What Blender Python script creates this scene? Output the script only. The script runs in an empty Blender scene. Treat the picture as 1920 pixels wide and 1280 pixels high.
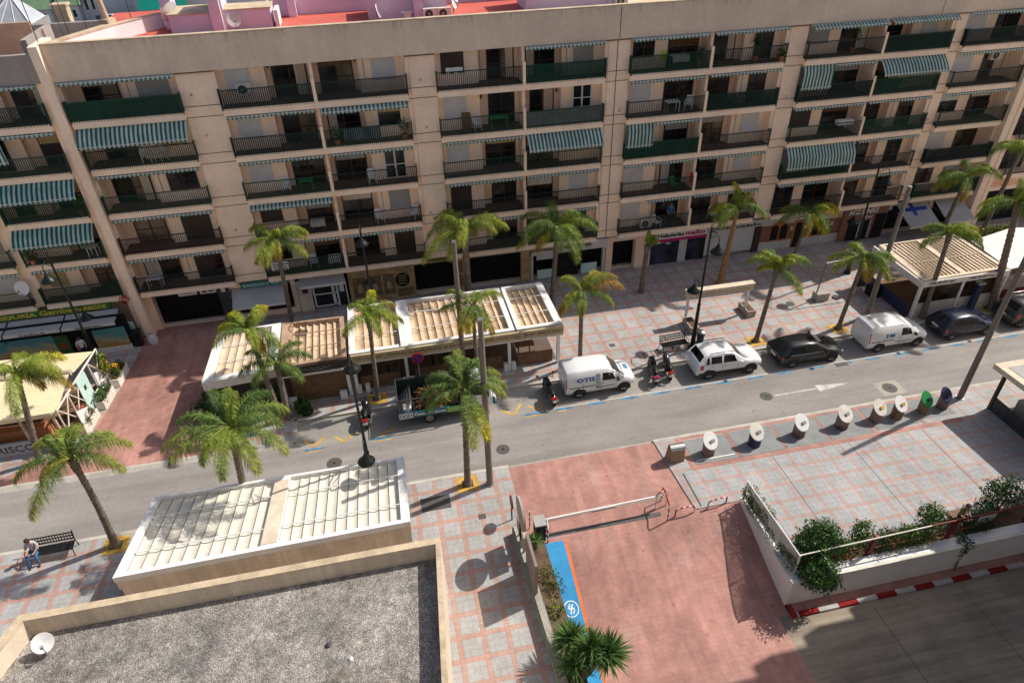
import bpy, math, random
from mathutils import Vector, Matrix, Euler
PI = math.pi
SC = bpy.context.scene
COL = SC.collection
OFF = {}
random.seed(7)

# ------------------------------------------------------------------ helpers
class MB:
    """collects faces and links them as ONE mesh object"""
    def __init__(s):
        s.v = []; s.f = []; s.m = []; s.c = []; s.usecol = False; s.sm = []; s.g = []; s.k = 0; s.lock = False
    def add(s, pts, faces, mi=0, col=None, smooth=False):
        b = len(s.v)
        if not s.lock: s.k += 1
        s.v.extend([tuple(p) for p in pts])
        s.c.extend([col or (1, 1, 1)] * len(pts))
        if col: s.usecol = True
        for f in faces:
            s.f.append([b + i for i in f]); s.m.append(mi); s.sm.append(smooth); s.g.append(s.k)
    def quad(s, a, b, c, d, mi=0, col=None): s.add([a, b, c, d], [(0, 1, 2, 3)], mi, col)
    def poly(s, pts, mi=0): s.add(pts, [tuple(range(len(pts)))], mi)
    def box(s, x0, x1, y0, y1, z0, z1, mi=0):
        s.add([(x0,y0,z0),(x1,y0,z0),(x1,y1,z0),(x0,y1,z0),(x0,y0,z1),(x1,y0,z1),(x1,y1,z1),(x0,y1,z1)],
              [(3,2,1,0),(4,5,6,7),(0,1,5,4),(1,2,6,5),(2,3,7,6),(3,0,4,7)], mi)
    def rbox(s, c, hx, hy, hz, rot=(0,0,0), mi=0):
        R = Euler(rot).to_matrix(); c = Vector(c)
        pts = [c + R @ Vector((sx*hx, sy*hy, sz*hz)) for sz in (-1,1) for sx, sy in ((-1,-1),(1,-1),(1,1),(-1,1))]
        s.add(pts, [(3,2,1,0),(4,5,6,7),(0,1,5,4),(1,2,6,5),(2,3,7,6),(3,0,4,7)], mi)
    def prism(s, pts, z0, z1, mi=0):
        n = len(pts)
        s.add([(p[0],p[1],z0) for p in pts] + [(p[0],p[1],z1) for p in pts],
              [tuple(range(n-1,-1,-1)), tuple(range(n,2*n))] + [(i,(i+1)%n,n+(i+1)%n,n+i) for i in range(n)], mi)
    def tube(s, pts, rad, n=8, mi=0, cap=True, col=None, smooth=True):
        pts = [Vector(p) for p in pts]
        if not isinstance(rad, (list, tuple)): rad = [rad]*len(pts)
        b = len(s.v); ref = None; ring = []
        for i, p in enumerate(pts):
            t = (pts[min(i+1,len(pts)-1)] - pts[max(i-1,0)])
            t = t.normalized() if t.length > 1e-9 else Vector((0,0,1))
            if ref is None:
                ref = Vector((1,0,0)) if abs(t.x) < .9 else Vector((0,1,0))
            u = (ref - t*ref.dot(t)).normalized(); w = t.cross(u); ref = u
            for k in range(n):
                a = 2*PI*k/n
                ring.append(p + (u*math.cos(a) + w*math.sin(a))*rad[i])
        f = []
        for i in range(len(pts)-1):
            for k in range(n):
                f.append((i*n+k, i*n+(k+1)%n, (i+1)*n+(k+1)%n, (i+1)*n+k))
        s.add(ring, f, mi, col, smooth)
        if cap:
            m = len(pts)-1; s.lock = True
            s.add(ring[:n], [tuple(range(n-1,-1,-1))], mi, col); s.add(ring[m*n:], [tuple(range(n))], mi, col); s.lock = False
    def cyl(s, p, r0, h, r1=None, n=16, mi=0):
        p = Vector(p); s.tube([p, p+Vector((0,0,h))], [r0, r0 if r1 is None else r1], n, mi)
    def lathe(s, p, prof, n=16, mi=0, smooth=True):
        b = []; 
        for r, z in prof:
            for k in range(n):
                a = 2*PI*k/n; b.append((p[0]+r*math.cos(a), p[1]+r*math.sin(a), p[2]+z))
        f = []
        for i in range(len(prof)-1):
            for k in range(n): f.append((i*n+k, i*n+(k+1)%n, (i+1)*n+(k+1)%n, (i+1)*n+k))
        s.add(b, f, mi, None, smooth)
    def grid(s, fn, nu, nv, mi=0, smooth=True):
        pts = [fn(i/nu, j/nv) for i in range(nu+1) for j in range(nv+1)]
        s.add(pts, [(i*(nv+1)+j, (i+1)*(nv+1)+j, (i+1)*(nv+1)+j+1, i*(nv+1)+j+1) for i in range(nu) for j in range(nv)], mi, None, smooth)
    def each(s, name, mats, parent=None):
        """one object for every separate piece"""
        o = None
        for k in sorted(set(s.g)):
            q = MB(); idx = {}
            for f, m, sm, g in zip(s.f, s.m, s.sm, s.g):
                if g != k: continue
                for i in f:
                    if i not in idx: idx[i] = len(q.v); q.v.append(s.v[i]); q.c.append(s.c[i])
                q.f.append([idx[i] for i in f]); q.m.append(m); q.sm.append(sm)
            q.usecol = s.usecol; o = q.build(name, mats, parent)
        return o
    def build(s, name, mats, parent=None, loc=None):
        me = bpy.data.meshes.new(name)
        if not isinstance(mats, (list, tuple)): mats = [mats]
        off = OFF.get(parent.name, Vector((0,0,0))) if parent else Vector(loc or (0,0,0))
        me.from_pydata([Vector(p)-off for p in s.v], [], s.f)
        for m in mats: me.materials.append(m)
        me.polygons.foreach_set('material_index', s.m)
        me.polygons.foreach_set('use_smooth', s.sm)
        if s.usecol:
            a = me.color_attributes.new('Col', 'FLOAT_COLOR', 'POINT')
            a.data.foreach_set('color', [x for c in s.c for x in (c[0],c[1],c[2],1)])
        me.update()
        o = bpy.data.objects.new(name, me); COL.objects.link(o)
        if parent: o.parent = parent; OFF[o.name] = off
        else: o.location = off; OFF[o.name] = off
        return o

def tag(o, label=None, cat=None, group=None, kind=None):
    if label: o['label'] = label
    if cat: o['category'] = cat
    if group: o['group'] = group
    if kind: o['kind'] = kind
    return o
def thing(name, label, cat, loc=(0,0,0), group=None, rz=0):
    o = bpy.data.objects.new(name, None); COL.objects.link(o)
    o.location = loc; o.rotation_euler = (0,0,rz); o.empty_display_size = .3
    OFF[o.name] = Vector(loc)
    return tag(o, label, cat, group)
def kids(o): return [c for c in COL.objects if c.parent == o]
CH = {}
def dup(root, loc, rz, label, group=None):
    """copy of a thing with copies of its parts and sub-parts"""
    r = root.copy(); COL.objects.link(r); r.location = loc; r.rotation_euler = (0,0,rz)
    r['label'] = label
    if group: r['group'] = group
    for ch in list(root.children):
        c = ch.copy(); COL.objects.link(c); c.parent = r
        for g in list(ch.children):
            d = g.copy(); COL.objects.link(d); d.parent = c
    return r
def lettering(txt, size, pos, mat, parent, rot=(PI/2,0,0), width=None, name='lettering', depth=.012, bold=.0, shear=0):
    cu = bpy.data.curves.new('t', 'FONT'); cu.body = txt; cu.size = size; cu.extrude = depth; cu.offset = bold; cu.shear = shear
    cu.align_x = 'CENTER'; cu.align_y = 'CENTER'; cu.resolution_u = 2
    t = bpy.data.objects.new('t', cu); COL.objects.link(t)
    bpy.context.view_layer.update()
    me = bpy.data.meshes.new_from_object(t.evaluated_get(bpy.context.evaluated_depsgraph_get()))
    bpy.data.objects.remove(t); bpy.data.curves.remove(cu)
    me.name = name; me.materials.clear(); me.materials.append(mat)
    xs = [v.co.x for v in me.vertices]
    sx = (width/(max(xs)-min(xs))) if width and xs else 1
    off = OFF.get(parent.name, Vector((0,0,0)))
    R = Euler(rot).to_matrix()
    for v in me.vertices: v.co = R @ Vector((v.co.x*sx, v.co.y, v.co.z)) + Vector(pos) - off
    o = bpy.data.objects.new(name, me); COL.objects.link(o); o.parent = parent; OFF[o.name] = off
    return o

# ------------------------------------------------------------------ materials
class NT:
    def __init__(s, name):
        s.m = bpy.data.materials.new(name); s.m.use_nodes = True
        s.t = s.m.node_tree; s.n = s.t.nodes; s.l = s.t.links
        s.b = s.n['Principled BSDF']; s.out = s.n['Material Output']
    def node(s, typ, **kw):
        n = s.n.new(typ)
        for k, v in kw.items():
            if k.startswith('i_'): n.inputs[k[2:].replace('_',' ')].default_value = v
            else: setattr(n, k, v)
        return n
    def link(s, a, b): s.l.new(a, b)
    def coord(s, kind='Object', scale=(1,1,1), loc=(0,0,0), rot=(0,0,0)):
        tc = s.node('ShaderNodeTexCoord'); mp = s.node('ShaderNodeMapping')
        mp.inputs['Scale'].default_value = scale; mp.inputs['Location'].default_value = loc; mp.inputs['Rotation'].default_value = rot
        s.link(tc.outputs[kind], mp.inputs['Vector']); return mp.outputs['Vector']
    def world(s, scale=(1,1,1), loc=(0,0,0), rot=(0,0,0)):
        g = s.node('ShaderNodeNewGeometry'); mp = s.node('ShaderNodeMapping')
        mp.inputs['Scale'].default_value = scale; mp.inputs['Location'].default_value = loc; mp.inputs['Rotation'].default_value = rot
        s.link(g.outputs['Position'], mp.inputs['Vector']); return mp.outputs['Vector']
    def noise(s, vec, scale, detail=3, rough=.55, lo=0., hi=1., c0=.35, c1=.65):
        n = s.node('ShaderNodeTexNoise'); n.inputs['Scale'].default_value = scale; n.inputs['Detail'].default_value = detail
        n.inputs['Roughness'].default_value = rough
        s.link(vec, n.inputs['Vector'])
        r = s.node('ShaderNodeMapRange'); r.inputs['From Min'].default_value = c0; r.inputs['From Max'].default_value = c1
        r.inputs['To Min'].default_value = lo; r.inputs['To Max'].default_value = hi
        s.link(n.outputs['Fac'], r.inputs['Value']); return r.outputs['Result']
    def math(s, op, a, b=None, c=None, clamp=False):
        n = s.node('ShaderNodeMath', operation=op); n.use_clamp = clamp
        for i, x in enumerate((a, b, c)):
            if x is None: continue
            if isinstance(x, (int, float)): n.inputs[i].default_value = x
            else: s.link(x, n.inputs[i])
        return n.outputs[0]
    def mix(s, fac, a, b, mode='MIX'):
        n = s.node('ShaderNodeMix', data_type='RGBA', blend_type=mode)
        for i, x in ((0, fac), (6, a), (7, b)):
            if isinstance(x, (int, float)): n.inputs[i].default_value = x
            elif isinstance(x, (tuple, list)): n.inputs[i].default_value = (*x[:3], 1)
            else: s.link(x, n.inputs[i])
        return n.outputs[2]
    def sep(s, vec):
        n = s.node('ShaderNodeSeparateXYZ'); s.link(vec, n.inputs[0]); return n.outputs
    def white(s, vec):
        n = s.node('ShaderNodeTexWhiteNoise'); s.link(vec, n.inputs['Vector']); return n.outputs['Value']
    def bump(s, h, strength=.3, dist=.02):
        b = s.node('ShaderNodeBump'); b.inputs['Strength'].default_value = strength; b.inputs['Distance'].default_value = dist
        s.link(h, b.inputs['Height']); s.link(b.outputs['Normal'], s.b.inputs['Normal'])
    def done(s, col=None, rough=.8, metal=0, spec=.3):
        if col is not None:
            if isinstance(col, (tuple, list)): s.b.inputs['Base Color'].default_value = (*col[:3], 1)
            else: s.link(col, s.b.inputs['Base Color'])
        if isinstance(rough, (int, float)): s.b.inputs['Roughness'].default_value = rough
        else: s.link(rough, s.b.inputs['Roughness'])
        s.b.inputs['Metallic'].default_value = metal; s.b.inputs['Specular IOR Level'].default_value = spec
        return s.m

def mat(name, col, rough=.8, var=.12, scale=1.5, bump=0, metal=0, spec=.3, fine=0, streak=0, topdirt=None):
    """plain colour broken up by large and small noise in world space"""
    t = NT(name); w = t.world()
    f = t.noise(w, scale, 4, .6, 1-var, 1+var)
    g = t.noise(w, scale*11, 2, .5, 1-var*.5-fine, 1+var*.5+fine)
    k = t.math('MULTIPLY', f, g)
    if streak:
        st = t.noise(t.world(scale=(3.2,3.2,.16)), 1.0, 4, .6, 1-streak, 1+streak*.35, .38, .62)
        k = t.math('MULTIPLY', k, st)
    if topdirt is not None:   # rain marks running down from the upper edge
        z = t.sep(w)[2]; d = t.math('DIVIDE', t.math('SUBTRACT', topdirt, z), .55, clamp=True)
        n = t.noise(t.world(scale=(5,5,.25)), 1.0, 3, .6, 0, .38, .5, .68)
        k = t.math('MULTIPLY', k, t.math('SUBTRACT', 1, t.math('MULTIPLY', n, t.math('SUBTRACT', 1, d))))
    c = t.mix(1.0, col, (1,1,1), 'MULTIPLY')
    hs = t.node('ShaderNodeHueSaturation'); t.link(c, hs.inputs['Color']); t.link(k, hs.inputs['Value'])
    if bump: t.bump(g, bump, .01)
    return t.done(hs.outputs['Color'], rough, metal, spec)

def mat_gloss(name, col, rough=.25, metal=0, coat=.6):
    m = mat(name, col, rough, .03, .8, 0, metal, .5)
    m.node_tree.nodes['Principled BSDF'].inputs['Coat Weight'].default_value = coat if max(col)>.1 else .2
    m.node_tree.nodes['Principled BSDF'].inputs['Coat Roughness'].default_value = .08
    return m

def mat_paving(name, grey, red, ox, oy, band=.3, wear=.12):
    t = NT(name); w = t.world(loc=(ox, oy, 0)); x, y, z = t.sep(w)
    fx = t.math('FRACT', x); fy = t.math('FRACT', y)
    isr = t.math('MAXIMUM', t.math('GREATER_THAN', fx, 1-band), t.math('GREATER_THAN', fy, 1-band))
    sub = t.node('ShaderNodeVectorMath', operation='SCALE'); t.link(w, sub.inputs[0]); sub.inputs['Scale'].default_value = 3/(1-band)
    # grey sub-tiles 0.233 m, joints
    s3 = (1-band)/3
    jx = t.math('FRACT', t.math('DIVIDE', fx, s3)); jy = t.math('FRACT', t.math('DIVIDE', fy, s3))
    jnt = t.math('MAXIMUM', t.math('LESS_THAN', jx, .07), t.math('LESS_THAN', jy, .07))
    fl = t.node('ShaderNodeVectorMath', operation='FLOOR'); t.link(w, fl.inputs[0])
    wn = t.white(fl.outputs[0])
    sn = t.node('ShaderNodeVectorMath', operation='SNAP'); t.link(w, sn.inputs[0]); sn.inputs[1].default_value = (s3, s3, 10)
    wn2 = t.white(sn.outputs[0])
    v = t.math('ADD', t.math('MULTIPLY', wn, .09), t.math('MULTIPLY', wn2, .10))
    v = t.math('ADD', v, .90)
    big = t.noise(w, .35, 6, .7, 1-wear*1.5, 1+wear*.8)
    fine = t.noise(w, 14, 3, .6, .9, 1.1)
    st = t.noise(w, 1.7, 5, .7, 0, 1, .56, .72)
    k = t.math('MULTIPLY', t.math('MULTIPLY', v, big), fine)
    k = t.math('MULTIPLY', k, t.math('SUBTRACT', 1, t.math('MULTIPLY', jnt, .22)))
    k = t.math('MULTIPLY', k, t.math('SUBTRACT', 1, t.math('MULTIPLY', st, .22)))
    fade = t.noise(w, .8, 3, .6, 0, .45)
    redc = t.mix(fade, red, tuple((a+b)/2 for a, b in zip(red, grey)))
    c = t.mix(isr, grey, redc)
    hs = t.node('ShaderNodeHueSaturation'); t.link(c, hs.inputs['Color']); t.link(k, hs.inputs['Value'])
    t.bump(t.math('SUBTRACT', 1, jnt), .25, .006)
    return t.done(hs.outputs['Color'], .75, 0, .3)

def mat_redtile(name, col, s=.2):
    t = NT(name); w = t.world(); x, y, z = t.sep(w)
    jx = t.math('FRACT', t.math('DIVIDE', x, s*2)); jy = t.math('FRACT', t.math('DIVIDE', y, s))
    jnt = t.math('MAXIMUM', t.math('LESS_THAN', jx, .025), t.math('LESS_THAN', jy, .05))
    jn = t.math('MULTIPLY', jnt, t.noise(w, .5, 3, .6, .35, 1, .42, .66))
    sn = t.node('ShaderNodeVectorMath', operation='SNAP'); t.link(w, sn.inputs[0]); sn.inputs[1].default_value = (s*2, s, 10)
    wn = t.white(sn.outputs[0])
    big = t.noise(w, .28, 6, .7, .74, 1.2); mid = t.noise(w, 2.2, 4, .6, .9, 1.08); fine = t.noise(w, 22, 2, .5, .93, 1.07)
    dirt = t.noise(t.world(scale=(.55,.25,1)), 1.2, 5, .7, 0, 1, .55, .75)
    k = t.math('MULTIPLY', t.math('MULTIPLY', big, mid), fine)
    k = t.math('MULTIPLY', k, t.noise(t.world(scale=(1.7,.10,1), rot=(0,0,.28)), 1.3, 5, .65, .88, 1.12))
    spot = t.noise(w, 3.1, 2, .5, 0, .35, .70, .74)
    k = t.math('MULTIPLY', k, t.math('SUBTRACT', 1, spot))
    k = t.math('MULTIPLY', k, t.math('ADD', .96, t.math('MULTIPLY', wn, .08)))
    k = t.math('MULTIPLY', k, t.math('SUBTRACT', 1, t.math('MULTIPLY', jn, .38)))
    c = t.mix(t.math('MULTIPLY', dirt, .6), col, (.36,.28,.25))
    hs = t.node('ShaderNodeHueSaturation'); t.link(c, hs.inputs['Color']); t.link(k, hs.inputs['Value'])
    t.bump(t.math('SUBTRACT', 1, jnt), .15, .005)
    return t.done(hs.outputs['Color'], .75, 0, .3)

def mat_asphalt(name, col):
    t = NT(name); w = t.world()
    big = t.noise(t.world(scale=(.35,1,1)), .5, 5, .65, .86, 1.12)
    lane = t.noise(t.world(scale=(.02,1,1)), 1.1, 3, .5, .86, 1.08)
    fine = t.noise(w, 40, 2, .6, .84, 1.16); mid = t.noise(w, 5, 4, .7, .93, 1.07)
    oil = t.noise(w, 1.3, 4, .7, 0, 1, .62, .75)
    k = t.math('MULTIPLY', t.math('MULTIPLY', big, fine), t.math('MULTIPLY', lane, mid))
    k = t.math('MULTIPLY', k, t.math('SUBTRACT', 1, t.math('MULTIPLY', oil, .38)))
    vo = t.node('ShaderNodeTexVoronoi', feature='DISTANCE_TO_EDGE'); vo.inputs['Scale'].default_value = .33; t.link(t.world(scale=(.6,1,1)), vo.inputs['Vector'])
    crack = t.math('MULTIPLY', t.math('LESS_THAN', vo.outputs['Distance'], .006), t.noise(w, .6, 3, .6, 0, .18, .55, .65))
    k = t.math('MULTIPLY', k, t.math('SUBTRACT', 1, crack))
    hs = t.node('ShaderNodeHueSaturation'); hs.inputs['Color'].default_value = (*col, 1); t.link(k, hs.inputs['Value'])
    t.bump(fine, .25, .004)
    return t.done(hs.outputs['Color'], .85, 0, .25)

def mat_yard(name, col):
    t = NT(name); w = t.world()
    st = t.noise(t.world(scale=(.12,2.6,1), rot=(0,0,.25)), 1.0, 5, .7, .74, 1.22)
    big = t.noise(w, .3, 5, .65, .75, 1.2); fine = t.noise(w, 30, 2, .6, .9, 1.1)
    k = t.math('MULTIPLY', t.math('MULTIPLY', st, big), fine)
    hs = t.node('ShaderNodeHueSaturation'); hs.inputs['Color'].default_value = (*col, 1); t.link(k, hs.inputs['Value'])
    t.bump(fine, .2, .004)
    return t.done(hs.outputs['Color'], .85, 0, .25)

def mat_gravel(name):
    t = NT(name); w = t.world()
    vo = t.node('ShaderNodeTexVoronoi'); vo.inputs['Scale'].default_value = 34; t.link(w, vo.inputs['Vector'])
    r = t.node('ShaderNodeValToRGB'); t.link(vo.outputs['Color'], r.inputs['Fac'])
    e = r.color_ramp.elements; e[0].position = .15; e[0].color = (.15,.138,.125,1); e[1].position = .95; e[1].color = (.54,.50,.46,1)
    m = r.color_ramp.elements.new(.5); m.color = (.25,.235,.22,1)
    big = t.noise(w, .55, 5, .7, .62, 1.3); mid = t.noise(w, 2.6, 4, .7, .75, 1.25); dk = t.noise(w, 60, 2, .6, .6, 1.3)
    k = t.math('MULTIPLY', t.math('MULTIPLY', big, mid), dk)
    moss = t.noise(w, .9, 5, .7, 0, .75, .60, .74); pale = t.noise(t.world(loc=(31,7,0)), .7, 5, .75, 0, .6, .60, .76)
    c2 = t.mix(pale, t.mix(moss, r.outputs['Color'], (.20,.115,.06)), (.60,.57,.52))
    hs = t.node('ShaderNodeHueSaturation'); t.link(c2, hs.inputs['Color']); t.link(k, hs.inputs['Value'])
    t.bump(vo.outputs['Distance'], .7, .03)
    return t.done(hs.outputs['Color'], .95, 0, .2)

def mat_stripes(name, a, b, per=.22, axis=0, duty=.5):
    t = NT(name); w = t.world(); c = t.sep(w)
    f = t.math('GREATER_THAN', t.math('FRACT', t.math('DIVIDE', c[axis], per)), duty)
    k = t.noise(w, 1.3, 4, .6, .8, 1.1)
    hs = t.node('ShaderNodeHueSaturation'); t.link(t.mix(f, a, b), hs.inputs['Color']); t.link(k, hs.inputs['Value'])
    m = t.done(hs.outputs['Color'], .8, 0, .2)
    tr = t.node('ShaderNodeBsdfTranslucent'); t.link(hs.outputs['Color'], tr.inputs['Color'])
    mx = t.node('ShaderNodeMixShader'); mx.inputs[0].default_value = .25
    t.link(t.b.outputs[0], mx.inputs[1]); t.link(tr.outputs[0], mx.inputs[2]); t.link(mx.outputs[0], t.out.inputs['Surface'])
    return m

def mat_glass(name, tint=(.02,.022,.025), rough=.06, var=.5):
    t = NT(name); w = t.world()
    k = t.noise(w, .9, 2, .5, .3, 1.5)
    hs = t.node('ShaderNodeHueSaturation'); hs.inputs['Color'].default_value = (*tint, 1); t.link(k, hs.inputs['Value'])
    return t.done(hs.outputs['Color'], rough, 0, .35)

def mat_leaf(name, base, trans=.25):
    t = NT(name); at = t.node('ShaderNodeAttribute', attribute_name='Col')
    c = t.mix(1.0, base, at.outputs['Color'], 'MULTIPLY')
    w = t.world(); k = t.noise(w, 3, 3, .6, .65, 1.3)
    hs = t.node('ShaderNodeHueSaturation'); t.link(c, hs.inputs['Color']); t.link(k, hs.inputs['Value'])
    m = t.done(hs.outputs['Color'], .5, 0, .35)
    tr = t.node('ShaderNodeBsdfTranslucent'); t.link(hs.outputs['Color'], tr.inputs['Color'])
    mx = t.node('ShaderNodeMixShader'); mx.inputs[0].default_value = trans
    t.link(t.b.outputs[0], mx.inputs[1]); t.link(tr.outputs[0], mx.inputs[2]); t.link(mx.outputs[0], t.out.inputs['Surface'])
    return m

def mat_mural(name, cols):
    """painted picture panel: soft bands and blobs of colour"""
    t = NT(name); w = t.world(); x, y, z = t.sep(w)
    n = t.noise(w, 1.6, 5, .65, -.22, .22)
    f = t.math('ADD', t.math('MULTIPLY', z, .72), n)
    r = t.node('ShaderNodeValToRGB'); t.link(f, r.inputs['Fac']); e = r.color_ramp.elements
    e[0].position = .1; e[0].color = (*cols[0],1); e[1].position = .98; e[1].color = (*cols[-1],1)
    for i, c in enumerate(cols[1:-1]):
        q = e.new(.1+.88*(i+1)/(len(cols)-1)); q.color = (*c,1)
    return t.done(r.outputs['Color'], .6, 0, .3)

def mat_brick(name, a, b, mortar, sc=5):
    t = NT(name); br = t.node('ShaderNodeTexBrick'); t.link(t.world(rot=(PI/2,0,0)), br.inputs['Vector'])
    br.inputs['Color1'].default_value = (*a,1); br.inputs['Color2'].default_value = (*b,1); br.inputs['Mortar'].default_value = (*mortar,1)
    br.inputs['Scale'].default_value = sc; br.inputs['Mortar Size'].default_value = .03
    return t.done(br.outputs['Color'], .85)

def mat_check(name, a, b, sc):
    t = NT(name); w = t.world(); c = t.sep(w)
    f = t.math('GREATER_THAN', t.math('FRACT', t.math('DIVIDE', c[0], sc)), .5)
    k = t.noise(w, 2, 3, .6, .94, 1.04)
    hs = t.node('ShaderNodeHueSaturation'); t.link(t.mix(f, a, b), hs.inputs['Color']); t.link(k, hs.inputs['Value'])
    return t.done(hs.outputs['Color'], .6)

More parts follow.
